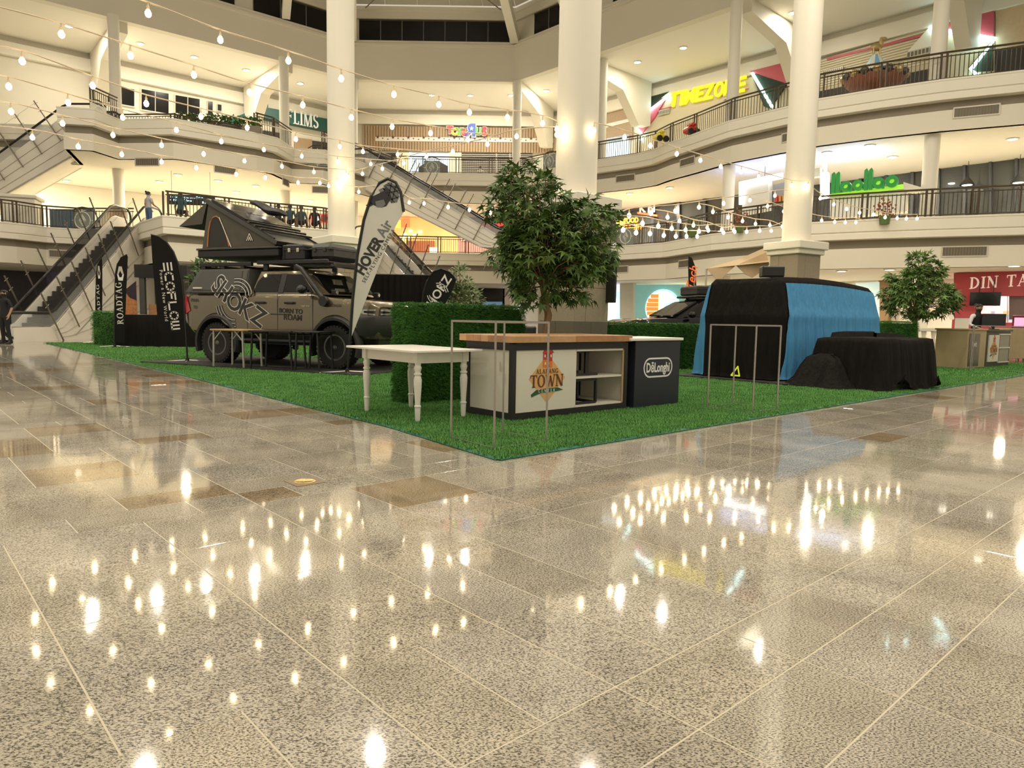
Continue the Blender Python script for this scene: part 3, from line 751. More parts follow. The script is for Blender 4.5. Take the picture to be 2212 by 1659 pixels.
# arcade on the right: yellow sign and zigzag neon panels
tz = front('arcade_facade', 'beige arcade wall with big yellow letters and red wedges', 'shop front', WR, [(1375, 226), (1712, 148), (1712, 250), (1400, 330), (1375, 330)], BEIGEP, part='wall_panel', thick=.15)
for nm, q, m, a, b in (('green_wedge', [(1368, 223), (1452, 200), (1368, 265)], HEDGEW, .15, .3), ('red_wedge', [(1450, 203), (1420, 255), (1392, 290), (1372, 265)], PINK, .15, .26),
                       ('red_wedge', [(1625, 157), (1712, 135), (1712, 185)], PINK, .15, .3), ('green_wedge', [(1628, 159), (1705, 184), (1668, 236), (1655, 232)], HEDGEW, .15, .26),
                       ('red_line', [(1420, 240), (1462, 229), (1462, 231), (1420, 242)], PINK, .15, .2), ('red_line', [(1560, 208), (1620, 192), (1620, 194), (1560, 210)], PINK, .15, .2)): panel(tz, q, WR, nm, m, a, b)
def wall_tube(t, pts, pl, m, r=.05, name='neon_tube', off=.34):
    q = [local(t, x, y, pl, off) for x, y in pts]; return MB().tube([(x, -off, z) for x, z in q], r, 6).build(name, m, t)
wall_tube(tz, [(1450, 203), (1368, 265), (1388, 293), (1383, 303)], WR, NEON, .075)
wall_tube(tz, [(1625, 158), (1668, 231)], WR, NEON, .075)
Wz = 'TIMEZONE'; xs = [(1444, 1468), (1470, 1477), (1479, 1501), (1503, 1519), (1520, 1541), (1543, 1563), (1565, 1586), (1590, 1610)]
for ch, (a, b) in zip(Wz, xs):
    ya = 217 - (a-1456)*.225; l0 = local(tz, a, ya, WR, .3); l1 = local(tz, b, 217 - (b-1456)*.225, WR, .3)
    mb = text_mb(ch, 1.0, .14, .02); X = [v[0] for v in mb.v]; Z = [v[2] for v in mb.v]; w0 = max(X)-min(X); h0 = max(Z)-min(Z); H = .82
    sh_ = (l1[1]-l0[1])/(l1[0]-l0[0]) if l1[0] != l0[0] else 0
    mb.v = [((x-min(X))/w0*(l1[0]-l0[0])*.98 + l0[0] + z/h0*.1, y-.22, l0[1] + z/h0*H) for x, y, z in mb.v]
    mb.build('letter', YEL, tz)
# arcade right half, behind the carousel
tr = front('arcade_facade', 'pale slatted arcade wall with red stripe and white gable above the carousel', 'shop front', WR, [(1770, 132), (2010, 62), (2150, 30), (2150, 175), (1770, 225)], BEIGEP, part='wall_panel', thick=.12)
STRIP = mat('pale_board', (.72, .66, .48), .6)
for k in range(12):
    f = k/12; panel(tr, [(1772, 134 + f*60), (2040, 58 + f*75), (2040, 60.5 + f*75), (1772, 136.5 + f*60)], WR, 'board', STRIP, .12, .16)
for nm, q, m, a, b in (('gable', [(1959, 120), (2010, 62), (2042, 92), (2042, 108)], CREAM, .16, .22), ('red_stripe', [(1790, 128), (2000, 75), (2000, 80), (1790, 133)], PINK, .16, .2),
                       ('red_wedge', [(2010, 62), (2150, 27), (2150, 84)], PINK, .16, .26), ('green_wedge', [(2148, 90), (2148, 155), (2105, 158), (2097, 148)], HEDGEW, .16, .26)): panel(tr, q, WR, nm, m, a, b)
wall_tube(tr, [(2008, 60), (2150, 84), (2097, 150), (2111, 162)], WR, NEON, .085)
sw = front('wall_panel', 'tan boarded wall right of the zigzag neon at the far right of the top gallery', 'wall panel', WR, [(2152, 25), (2230, 5), (2230, 100), (2152, 112)], mat('tan_board', (.62, .47, .29), .6, var=.12))
dk = front('shop_doorway', 'dark shop opening at the far right of the top gallery', 'doorway', WR, [(2152, 108), (2230, 95), (2230, 160), (2152, 165)], DKW)
front('shop_doorway', 'dark low opening behind the carousel', 'doorway', WR, [(1770, 200), (2040, 145), (2040, 180), (1770, 235)], DKW, thick=.2)
front('wood_panel', 'brown wood slat wall with star band right of the centre column', 'wall panel', WR, [(1270, 252), (1368, 226), (1368, 300), (1270, 316)], WOODS, [('star_band', [(1272, 278), (1366, 256), (1366, 263), (1272, 287)], STARB, .1, .14)])
front('shop_window', 'pale blue lit shop window right of the centre column on the top gallery', 'shop window', WR, [(1312, 300), (1360, 290), (1360, 335), (1312, 340)], BLUELIT)
for (px, py, w, lab) in ((1435, 242, 30, 'below the first letters of the yellow sign'), (1571, 208, 18, 'below the last letters of the yellow sign'), (2000, 110, 58, 'under the white gable'), (1800, 155, 36, 'left of the carousel')):
    t = wall_root(px, py, WR, 'air_vent', 'slotted wall vent on the arcade wall ' + lab, 'air vent', .2); h = .2; W_ = w*33/1523*1.25
    MB().box(-W_/2, W_/2, -.05, 0, -h/2-.05, h/2+.05).build('frame', VENTF, t); 
    for k in range(10): MB().box(-W_/2+W_*k/10+.02, -W_/2+W_*(k+1)/10-.03, -.06, -.04, -h/2, h/2).build('slot', DARKV, t)

# middle gallery: glazed shop fronts on the right
gz = front('glazed_storefront', 'long dark glazed shop front on the right of the middle gallery', 'shop front', WR, [(1290, 470), (1590, 410), (2230, 328), (2230, 480), (1290, 545)], mat('grey_shop_interior', (.16, .155, .14), .5, var=.4, scale=1.5), part='interior_wall', thick=.05)
for k in range(17):
    x = 1300 + k*56; yt = 468 - (x-1290)*.2 if x < 1590 else 410 - (x-1590)*.128
    panel(gz, [(x, yt), (x+6, yt-1), (x+6, 545), (x, 545)], WR, 'mullion', mat('slate_frame', (.05, .055, .065), .4) if k == 0 else bpy.data.materials['slate_frame'], .1, .3)
    panel(gz, [(x+6, yt), (x+56, yt-8), (x+56, 540), (x+6, 540)], WR, 'pane', GLASSD if k % 5 == 2 else bpy.data.materials['shop_pane'] if 'shop_pane' in bpy.data.materials else glass('shop_pane', (.10, .11, .11), .45), .15, .17)
panel(gz, [(1290, 466), (1590, 406), (2230, 324), (2230, 332), (1590, 414), (1290, 474)], WR, 'head_rail', bpy.data.materials['slate_frame'], .1, .32)
# frozen yoghurt kiosk: white framed stall and green letters
kp = (V((11.6, 31.3, 0)), V((-.62, -.785, 0)))
kk = thing('kiosk', 'white framed kiosk with lit edge beams on the right middle gallery', 'kiosk', onp(1700, 440, kp), math.atan2(kp[1].x, -kp[1].y))
LITW = glow('lit_white_edge', (.82, .92, 1.), 2.4)
for nm, q, m, a, b in (('counter', [(1612, 395), (1668, 383), (1668, 455), (1612, 466)], WHITE, 0, .5), ('lit_frame', [(1607, 398), (1700, 378), (1700, 390), (1614, 407), (1614, 445), (1607, 446)], LITW, .5, .62),
                       ('lit_post', [(1776, 377), (1792, 374), (1792, 428), (1776, 431)], LITW, 0, .3), ('menu_shelf', [(1672, 400), (1700, 394), (1700, 440), (1672, 446)], mat('kiosk_shelf', (.3, .29, .28), .5), -.1, .1),
                       ('top_beam', [(1700, 377), (1776, 365), (1776, 383), (1700, 392)], WHITE, 0, .3)): panel(kk, q, kp, nm, m, a, b)
for k, c in enumerate(((.6, .05, .03), (.75, .2, .03), (.55, .45, .1))):
    panel(kk, [(1678 + k*8, 425), (1683 + k*8, 424), (1683 + k*8, 436), (1678 + k*8, 437)], kp, 'cup', mat('cup_%d' % k, c, .4), .1, .25)
tw = local(kk, 1784, 350, kp); MB().lathe([(.1, 0), (.1, .35), (.06, .4), (.05, .75), (.02, .8), (.01, 1.3)], 10, (tw[0], -.15, tw[1]-.5)).build('finial', WHITE, kk, True)
lp = (V((14.0, 28.6, 0)), V((-.55, -.835, 0)))
ll = thing('letter_sign', 'big rounded green letters on a pale kiosk roof on the right', 'sign', onp(1875, 405, lp), math.atan2(lp[1].x, -lp[1].y))
LG = mat('sign_green', (.012, .20, .035), .4, emit=(.012, .22, .03), es=.35); LGL = glow('sign_lime', (.33, .75, .05), .6)
xs = [('l', 1797, 1806), ('l', 1807, 1816), ('a', 1816, 1840), ('o', 1842, 1866), ('l', 1867, 1876), ('l', 1877, 1886), ('a', 1885, 1911), ('o', 1913, 1941)]
for ch, a, b in xs:
    y = 418 - (a-1797)*.10; l0 = local(ll, a, y, lp); l1 = local(ll, b, 418 - (b-1797)*.1, lp); W_ = l1[0]-l0[0]
    if ch == 'l': mb = flat([(l0[0], l0[1]-.02), (l0[0]+W_*.92, l0[1]-.02), (l0[0]+W_*.92, l0[1]+.72), (l0[0]+W_*.6, l0[1]+.8), (l0[0], l0[1]+.72)], .3)
    else:
        r = W_/2; cx, cz = l0[0]+r, l0[1]+r*.95; mb = ringz(cx, cz, r*.42, r, 0, 360, 20, .3)
        if ch == 'a': mb = join(mb, flat([(cx+r*.55, cz-r), (cx+r, cz-r), (cx+r, cz+r*.2), (cx+r*.55, cz+r*.2)], .3))
        ringz(cx, cz, 0.01, r*.42, 0, 360, 14, .12).build('letter_core', LGL, ll)
    mb.build('letter', LG, ll)
panel(ll, [(1792, 424), (1952, 407), (1952, 398), (1792, 420)], lp, 'sign_base', LGL, -.1, .05)
panel(ll, [(1792, 470), (1958, 455), (1958, 405), (1952, 408), (1792, 424)], lp, 'kiosk_wall', WHITE, -.8, -.1)
panel(ll, [(1952, 394), (2002, 409), (2002, 414), (1952, 410)], lp, 'roof_edge', CREAM, -.8, .1)
# neon food sign, fried chicken signs
NEO = glow('orange_neon', (1, .22, .02), 5.); NEY = glow('yellow_neon', (1, .62, .05), 3.)
fp = (V((7.3, 38.8, 0)), V((-.55, -.835, 0)))
fd = thing('neon_sign', 'orange neon letters with a yellow square on the lower right balcony', 'sign', onp(1360, 484, fp), math.atan2(fp[1].x, -fp[1].y))
panel(fd, [(1332, 476), (1352, 474), (1350, 492), (1333, 492)], fp, 'yellow_square', NEY, 0, .08)
for s, a, b, y, h in (('FOOD', 1349, 1379, 477, .30), ('CHOICES', 1346, 1390, 490, .24)):
    mb = text_mb(s, 1, .06, .02); X = [v[0] for v in mb.v]; l0 = local(fd, a, y, fp); l1 = local(fd, b, y-1, fp); k = (l1[0]-l0[0])/(max(X)-min(X))
    mb.v = [(x*k + (l0[0]+l1[0])/2, yy, z*h*1.3 + (l0[1]+l1[1])/2) for x, yy, z in mb.v]; mb.build('neon_letters', NEO, fd)
MB().bar((-.75, 0, -.33), (.7, 0, -.28), .04).build('neon_underline', NEO, fd)
kw = wall_root(1398, 455, WR, 'shop_sign', 'two white letters on a dark shop front with a red glow strip', 'sign', .4)
for s, x, y in (('K', 1388, 451), ('N', 1408, 451)):
    l0 = local(kw, x, y, WR, .4); put(text_mb(s, .75, .06, .02), l0[0], l0[1]).build('letter', WHITE, kw)
panel(kw, [(1378, 458), (1420, 464), (1420, 468), (1378, 462)], WR, 'red_strip', glow('red_neon', (1, .08, .03), 3.), .0, .05, .4)
# middle gallery centre: orange food hall and red chicken shop
fh = front('food_hall', 'orange lit food hall interior below the crossing escalator', 'shop front', WC, rect(800, 470, 990, 550), WARMLIT, [('sign_red', rect(868, 473, 886, 492), glow('red_sign_lit', (1, .09, .03), 2.2), .1, .3), ('sign_yellow', rect(852, 477, 866, 492), glow('yellow_sign_lit', (1, .6, .05), 2.2), .1, .3), ('counter', rect(880, 522, 940, 548), mat('red_brown_counter', (.28, .08, .03), .5), .1, .5), ('booth_seat', rect(820, 525, 868, 548), mat('purple_seat', (.10, .05, .14), .6), .1, .5), ('lit_sign', rect(930, 536, 948, 547), glow('pink_sign_lit', (1, .5, .35), 2.), .5, .6)])
front('storefront', 'red chicken shop front with striped panel right of the crossing escalator', 'shop front', WC, rect(990, 463, 1140, 545), mat('shop_pink_interior', (.34, .16, .14), .5, emit=(.5, .22, .18), es=.25),
      [('fascia', rect(990, 464, 1140, 484), BLACK, .1, .3), ('red_band', rect(990, 483, 1140, 489), glow('red_band_lit', (.75, .03, .03), .8), .1, .34), ('stripe_panel', rect(997, 500, 1022, 521), WHITE, .1, .3), ('stripe', rect(999, 500, 1002, 521), REDP, .3, .32), ('stripe', rect(1017, 500, 1020, 521), REDP, .3, .32), ('badge', rect(1005, 503, 1014, 516), BLACK, .3, .32)])
for k, (x, y) in enumerate(((872, 505), (884, 498), (893, 506), (868, 513), (905, 500), (880, 512))): panel(fh, rect(x, y, x+6, y+3), WC, 'ceiling_lamp', LAMPW, .1, .2)
# middle gallery left: hanging direction sign, posters, red bubble shop
ds = thing('direction_sign', 'hanging black direction sign with white arrows over the left middle gallery', 'sign', at(413, 431, 31.5), R(8))
MB().cbox(-1.0, 1.0, -.05, .05, -.24, .2, .02).build('board', BLACK, ds)
for s, x, z, h in (('<  1 - 22 Car Entrance Drive', -.25, .08, .13), ('<  North of Area', -.42, -.06, .13), ('Bistro  >', .7, -.12, .13)): put(text_mb(s, h, .004, .004), x, z, 0, -.052).build('lettering', glow('sign_cyan', (.45, .85, 1), 1.6) if 'sign_cyan' not in bpy.data.materials else bpy.data.materials['sign_cyan'], ds)
for x in (-.8, .8): MB().tube([(x, 0, .2), (x, 0, 1.2)], .012, 5).build('hanger', STEEL, ds)
front('poster_wall', 'blue poster wall behind the left escalator on the middle gallery', 'poster', (V((-20, 37.2, 0)), V((.55, -.83, 0))), rect(108, 452, 205, 500), mat('poster_blue', (.05, .10, .16), .4, var=.6, scale=.9), [('poster_white', rect(162, 455, 186, 498), WHITE, .1, .13), ('poster_dark', rect(186, 455, 205, 500), mat('poster_dark', (.04, .05, .07), .4, var=.6), .1, .14)])
front('shop_sign', 'red and white lit ring sign behind the people on the left middle gallery', 'sign', WL, rect(672, 462, 716, 482), glow('red_shop_lit', (.75, .05, .04), 1.2), [('white_glow', rect(676, 466, 690, 478), glow('white_shop_lit', (1, .85, .75), 2.), .1, .2), ('ring', [(697+8*math.cos(a*PI/6), 472+8*math.sin(a*PI/6)) for a in range(12)], mat('dark_red', (.2, .02, .02), .5), .1, .2)])
for i, (px, py, w) in enumerate(((28, 455, 26), (215, 430, 34), (520, 450, 40), (640, 450, 36))): pass

# ground floor fronts
front('storefront', 'dark closed shop front with blue screens behind the hedges', 'shop front', WC, rect(1010, 615, 1090, 705), DKW, [('arch', [(1030, 640), (1040, 629), (1060, 626), (1078, 632), (1085, 642), (1085, 648), (1030, 648)], BLACK, .1, .2), ('screen', rect(1042, 652, 1085, 666), mat('blue_screen', (.05, .08, .12), .3, emit=(.12, .2, .3), es=.6), .1, .15)])
front('wall_panel', 'pale pink lit wall pier behind the artificial tree', 'wall panel', WC, rect(1087, 605, 1117, 705), mat('pink_cream', (.72, .58, .50), .6), [('lit_edge', rect(1114, 605, 1120, 705), glow('violet_edge', (.8, .75, 1), 1.8), .1, .3)])
front('storefront', 'dark shop windows on the ground floor behind the left escalator', 'shop front', WL, rect(-40, 560, 330, 740, .0), mat('dim_shop', (.035, .03, .04), .3, var=.4), [('violet_light', rect(100, 565, 160, 610), mat('violet_wall', (.15, .11, .22), .5, emit=(.2, .14, .35), es=.25), .1, .2)])
aw = front('shop_awning', 'dark blue shop awning with small white lettering behind the truck', 'awning', (V((-13, 32, 0)), V((.3, -.95, 0))), rect(388, 575, 450, 592), mat('navy_awning', (.015, .025, .06), .6), [('valance', rect(388, 592, 450, 608), mat('navy_valance', (.02, .035, .08), .6), .1, .5), ('shop_dark', rect(388, 608, 450, 700), DKW, 0, .1)])
put(text_mb('International', .12, .005, .004), .0, local(aw, 419, 600, (V((-13, 32, 0)), V((.3, -.95, 0))))[1], 0, -.5).build('lettering', WHITE, aw)
# right ground floor: coloured shop windows
PK = (V((7.8, 40.6, 0)), V((-.6, -.8, 0)))
front('shop_window', 'glowing pink and cyan display window right of the centre column', 'shop window', PK, rect(1308, 615, 1346, 705), mat('cyan_display', (.3, .75, .8), .4, var=.5, scale=.8, emit=(.45, .85, .9), es=1.1), [('pink_head', rect(1308, 612, 1346, 630), glow('pink_violet_lit', (.75, .35, .85), .8), .05, .1), ('white_figure', [(1312, 640), (1325, 636), (1336, 650), (1330, 690), (1315, 695)], glow('white_figure_lit', (.95, 1, 1), 1.6), .1, .2)])
front('wall_panel', 'cream pier between the cyan window and the round portal shop', 'wall panel', PK, rect(1346, 612, 1375, 705), mat('pier_cream', (.78, .72, .6), .5), thick=.4)
rp = front('storefront', 'teal shop front with a round portal behind the hedge', 'shop front', PK, rect(1375, 615, 1480, 705), mat('teal_wall', (.25, .50, .45), .5, emit=(.2, .42, .38), es=.35))
c0 = local(rp, 1434, 665, PK); rr = abs(local(rp, 1470, 665, PK)[0] - c0[0])
MB().lathe([(rr, -.16), (rr, -.1), (0, -.1)], 36, (c0[0], 0, c0[1]), 1).build('portal', glow('portal_white', (.9, .97, 1), 1.5), rp)
ringz(c0[0], c0[1], rr*.94, rr*1.04, 0, 360, 36, .12).xf(Matrix.Translation((0, -.12, 0))).build('portal_rim', glow('rim_cyan', (.5, .85, .85), .8), rp)
for k in range(7): 
    z = c0[1] - rr*.8 + k*rr*.24; hw = math.sqrt(max(0, rr*rr*.88 - (z-c0[1])**2)); MB().box(c0[0]-hw, c0[0]-rr*.22, -.3, -.18, z-.1, z+.12).build('shelf_board', glow('orange_shelf', (.85, .30, .05), .7) if k == 0 else bpy.data.materials['orange_shelf'], rp)
ringz(c0[0]+rr*.55, c0[1]-rr*.1, rr*.3, rr*.42, 60, 300, 16, .1).xf(Matrix.Translation((0, -.2, 0))).build('ring_display', glow('pale_blue_ring', (.45, .7, .85), .9), rp)
front('wall_panel', 'brown wood pier behind the small tree on the right', 'wall panel', WR, [(1905, 590), (1925, 590), (1925, 760), (1905, 760)], mat('brown_wood', (.30, .19, .09), .5), thick=.3)
front('shop_window', 'pale green lit shop window behind the small tree', 'shop window', WR, [(1850, 608), (1904, 605), (1904, 745), (1850, 745)], mat('pale_green_lit', (.5, .62, .58), .4, emit=(.5, .66, .62), es=.5), [('head', [(1850, 600), (1904, 597), (1904, 609), (1850, 612)], CREAM, .1, .4)])
# red dumpling restaurant
DT = (V((19.6, 27.6, 0)), V((-.60, -.80, 0)))
dt = front('restaurant_facade', 'red restaurant front with pale serif letters at the right edge', 'shop front', DT, [(2063, 592), (2240, 584), (2240, 640), (2063, 640)], REDP, thick=.5, part='fascia')
for nm, q, m, a, b in (('wall', [(2063, 640), (2112, 640), (2112, 745), (2056, 745)], REDP, 0, .5), ('low_wall', [(2112, 697), (2240, 697), (2240, 762), (2112, 762)], REDP, 0, .5), ('interior', [(2112, 640), (2240, 634), (2240, 697), (2112, 697)], glow('pink_kitchen', (.80, .50, .52), .75), -1.2, -1.1),
                       ('window_frame', [(2176, 637), (2178, 637), (2178, 697), (2176, 697)], STEEL, .1, .2), ('shutter_dark', [(2180, 640), (2240, 637), (2240, 690), (2180, 690)], mat('smoked_glass', (.20, .15, .14), .15), .05, .1),
                       ('dado', [(2056, 745), (2240, 745), (2240, 765), (2056, 765)], mat('dado_stone', (.45, .28, .24), .3), 0, .5), ('poster', [(2054, 640), (2064, 637), (2064, 690), (2053, 692)], WHITE, .5, .52)): panel(dt, q, DT, nm, m, a, b)
out, Wd = serif_text('DIN TA', .5, .06, .1, True)
q0 = local(dt, 2093, 612, DT, .5); q1 = local(dt, 2226, 604, DT, .5); sx = (q1[0]-q0[0])/Wd*.98
for mb in out:
    mb.v = [(a*sx + (q0[0]+q1[0])/2, b-.5, c*.9 + q0[1] + (q1[1]-q0[1])*(.5 + a*sx/(q1[0]-q0[0]))) for a, b, c in mb.v]; mb.build('letter', mat('cream_letter', (.82, .68, .58), .4, emit=(.8, .62, .5), es=.3) if 'cream_letter' not in bpy.data.materials else bpy.data.materials['cream_letter'], dt)
for k, (x, y, w, h, c) in enumerate(((2140, 672, 8, 20, (.6, .75, .9)), (2150, 640, 10, 14, (.7, .6, .75)), (2166, 672, 9, 10, (.75, .72, .4)), (2178, 671, 7, 9, (.8, .7, .1)), (2174, 680, 14, 12, (.5, .75, .85)), (2143, 655, 8, 6, (.75, .8, .95)))):
    panel(dt, rect(x, y, x+w, y+h), DT, 'kitchen_box', mat('kitchen_%d' % k, c, .5, emit=c, es=.4), -.6, -.2)
# ---------------------------------------------------------------- escalators
PANELW = mat('escalator_cladding', (.80, .755, .66), .45, var=.02); JOINT = mat('panel_joint', (.42, .38, .31), .6); TREAD = mat('escalator_tread', (.055, .052, .048), .35, .5); RUBBER = mat('black_handrail', (.012, .012, .012), .4)
SMOKE = glass('smoked_glass_panel', (.03, .03, .03), .62); ROD = mat('bronze_steel_rod', (.26, .23, .19), .35, .8)
def escalator(name, label, lo, hi, width, side, n_rods=7, hand_h=.95, deck=.45, depth_=1.1, flat0=1.6, flat1=1.4, treads=True, rods=True, cats='escalator', solid=False):
    """lo/hi: points on the near balustrade line (floor levels); side: unit vector from the near line across the width."""
    t = thing(name, label, cats, (0, 0, 0)); lo = V(lo); hi = V(hi); sd = V(side).normalized()
    run = V((hi.x-lo.x, hi.y-lo.y, 0)); e = run.normalized()
    path = [lo - e*flat0, lo, lo + e*.35 + V((0, 0, .12)), hi - e*.35 - V((0, 0, .12)), hi, hi + e*flat1]
    def side_wall(o, nm):
        top = [p + sd*o + V((0, 0, deck)) for p in path]; d = (hi-lo).normalized()
        low = [path[0] + sd*o - V((0, 0, .0)), path[1] + sd*o + e*.9 - V((0, 0, 0)), path[2] + sd*o + e*1.1 + V((0, 0, -.05)), path[3] + sd*o + e*.5 - V((0, 0, depth_)), path[4] + sd*o + e*.3 - V((0, 0, depth_)), path[5] + sd*o - V((0, 0, depth_))]
        if solid: low = [V((q.x, q.y, .0)) for q in low]
        mb = MB()
        for i in range(5): mb.loft([[low[i], low[i] + sd*.1, top[i] + sd*.1, top[i]], [low[i+1], low[i+1] + sd*.1, top[i+1] + sd*.1, top[i+1]]])
        mb.build('cladding', PANELW, t)
        for k in (.25, .5, .75):
            pts = [low[i]*(1-k) + top[i]*k - sd*.012 for i in range(1, 6)]
            if o == 0: MB().tube(pts, .012, 4).build('panel_joint', JOINT, t)
        return top
    top0 = side_wall(0, 'near'); top1 = side_wall(width, 'far')
    # soffit
    sf = MB()
    lo_ = [path[3] + e*.5 - V((0, 0, depth_)), path[5] - V((0, 0, depth_))]
    sf.loft([[p, p + sd*(width+.1), p + sd*(width+.1) + V((0, 0, .08)), p + V((0, 0, .08))] for p in [path[2] + e*1.1 + V((0, 0, -.05))] + lo_]); sf.build('soffit', PANELW, t)
    # balustrades and handrails
    for o, nm in ((.05, 'near'), (width+.05, 'far')):
        base = [p + sd*o + V((0, 0, deck-.02)) for p in path]; hr = [p + sd*o + V((0, 0, hand_h)) for p in path]
        g = MB()
        for i in range(5): g.loft([[base[i]-sd*.006, base[i]+sd*.006, hr[i]+sd*.006, hr[i]-sd*.006], [base[i+1]-sd*.006, base[i+1]+sd*.006, hr[i+1]+sd*.006, hr[i+1]-sd*.006]])
        g.build('glass_panel', GLASS if nm == 'near' else SMOKE, t)
        arc0 = [path[0] + sd*o + V((0, 0, hand_h-.42)) - e*(.42*math.sin(a)) + V((0, 0, .42*math.cos(a))) for a in [PI - PI*k/8 for k in range(9)]]
        arc1 = [path[5] + sd*o + V((0, 0, hand_h-.42)) + e*(.42*math.sin(a)) + V((0, 0, .42*math.cos(a))) for a in [PI*k/8 for k in range(9)]]
        MB().tube(arc0 + hr[1:5] + arc1, .05, 8).build('handrail', RUBBER, t, True)
        MB().tube([p + V((0, 0, .02)) for p in base], .03, 6).build('deck_trim', CHROME, t)
    # steps
    if treads:
        st = MB().box(-.2, .2, 0, 1, -.2, 0).mesh('step', TREAD); L = (hi-lo).length; n = int((hi.z-lo.z)/.2)
        ang = math.atan2(sd.y, sd.x) - PI/2
        for k in range(n):
            q = lo + (hi-lo)*((k+.5)/n) + sd*.15; o = bpy.data.objects.new('step', st); link(o, t); o.location = q + V((0, 0, .05)); o.rotation_euler = (0, 0, ang); o.scale = (run.length/n/.4*1.05, width-.2, 1)
        MB().prism([path[0] + sd*.1 + V((0,0,.03)), lo + sd*.1 + V((0,0,.03)), lo + sd*width + V((0,0,.03)), path[0] + sd*width + V((0,0,.03))], (0, 0, .03)).build('comb_plate', STEEL, t)
    # leaning steel rods with cross pegs and tension wires
    if rods:
        d = (hi-lo).normalized(); upn = d.cross(sd).normalized(); upn = upn if upn.z > 0 else -upn
        for o in (-.12, width+.25):
            prev = None
            for k in range(n_rods):
                q = lo + (hi-lo)*((k+.3)/n_rods) + sd*o; a = q - upn*.55 + V((0, 0, deck*.2)); b = q + upn*1.75
                MB().tube([a, b], .03, 6).build('steel_rod', ROD, t)
                for h in (.93, .75, .35):
                    p = a + (b-a)*h; MB().tube([p - d*.12, p + d*.12], .012, 4).build('peg', STEEL, t)
                if prev is not None and o < 0: MB().tube([prev, b - upn*.1], .006, 3).build('tension_wire', STEEL, t)
                prev = b - upn*.1
    return t
def flatn(a): a = V(a); a.z = 0; return a.normalized()
# left: ground floor to lower balcony
lo = G(112, 733, 0.05); hi = G(322, 490, F2)
e = flatn(hi-lo); escalator('escalator', 'long escalator with glass sides and white cladding at the far left', lo, hi, 1.5, (-e.y, e.x, 0), 8, flat0=2.0, flat1=1.0, solid=True)
# left top: lower balcony to top balcony, leaving the frame
hi = G(150, 268, F3); lo = G(-170, 492, F2); e = flatn(hi-lo)
escalator('escalator', 'upper escalator with steel rods leaving the frame at the top left', lo, hi, 1.3, (-e.y, e.x, 0), 8, flat1=1.3, depth_=1.35)
# centre: top balcony down to the lower balcony
hi = at(782, 389, 42.6); hi.z = F3; lo = at(1085, 545, 39.6); lo.z = F2; e = flatn(hi-lo)
escalator('escalator', 'crossing white escalator running down to the right behind the white feather flag', lo, hi, 1.3, (e.y, -e.x, 0), 8, flat0=2.6, flat1=1.5, depth_=1.2)
# below it: ground floor to the lower balcony
hi = at(790, 530, 38.5); hi.z = F2; lo = at(985, 722, 32.5); lo.z = .02; e = flatn(hi-lo)
escalator('escalator', 'lower escalator with glass sides half hidden behind the black backdrop', lo, hi, 1.3, (e.y, -e.x, 0), 8, flat0=1.2, flat1=1.0)
# ---------------------------------------------------------------- artificial turf
def turfmat(name, c0, c1, rough=.6):
    m = bpy.data.materials.new(name); m.use_nodes = True; nt = m.node_tree; b = nt.nodes['Principled BSDF']; N = nt.nodes.new; L = nt.links.new
    geo = N('ShaderNodeNewGeometry'); no = N('ShaderNodeTexNoise'); no.inputs['Scale'].default_value = 2.3; no.inputs['Detail'].default_value = 5
    L(geo.outputs['Position'], no.inputs['Vector'])
    oi = N('ShaderNodeObjectInfo'); ad = N('ShaderNodeMath'); ad.operation = 'MULTIPLY_ADD'; ad.inputs[1].default_value = .55; L(oi.outputs['Random'], ad.inputs[0])
    m2 = N('ShaderNodeMath'); m2.operation = 'MULTIPLY_ADD'; m2.inputs[1].default_value = .9; m2.inputs[2].default_value = -.2; L(no.outputs['Fac'], m2.inputs[0]); L(m2.outputs[0], ad.inputs[2])
    mx = N('ShaderNodeMix'); mx.data_type = 'RGBA'; mx.inputs[6].default_value = (*c0, 1); mx.inputs[7].default_value = (*c1, 1)
    L(ad.outputs[0], mx.inputs[0]); L(mx.outputs[2], b.inputs['Base Color']); b.inputs['Roughness'].default_value = rough; b.inputs['Specular IOR Level'].default_value = .25
    return m
TURF = turfmat('turf_blade', (.052, .172, .036), (.185, .43, .11)); TURFB = mat('turf_backing', (.045, .15, .028), .9, var=.3, scale=20)
HTURF = turfmat('hedge_blade', (.022, .095, .012), (.085, .26, .038)); HBACK = mat('hedge_backing', (.012, .045, .008), .9)
def tuft(name, m, n, h, spread, w):
    mb = MB()
    for k in range(n):
        a = random.random()*2*PI; r = spread*math.sqrt(random.random()); x, y = r*math.cos(a), r*math.sin(a); b = random.random()*2*PI; l = h*random.uniform(.6, 1.15); k_ = random.uniform(.3, 1.0)*h
        p = (x + k_*math.cos(b), y + k_*math.sin(b), l)
        mb.add([(x - w*math.sin(b), y + w*math.cos(b), 0), (x + w*math.sin(b), y - w*math.cos(b), 0), p], [(0, 1, 2)])
    return bpy.data.objects.new(name, mb.mesh(name, m))
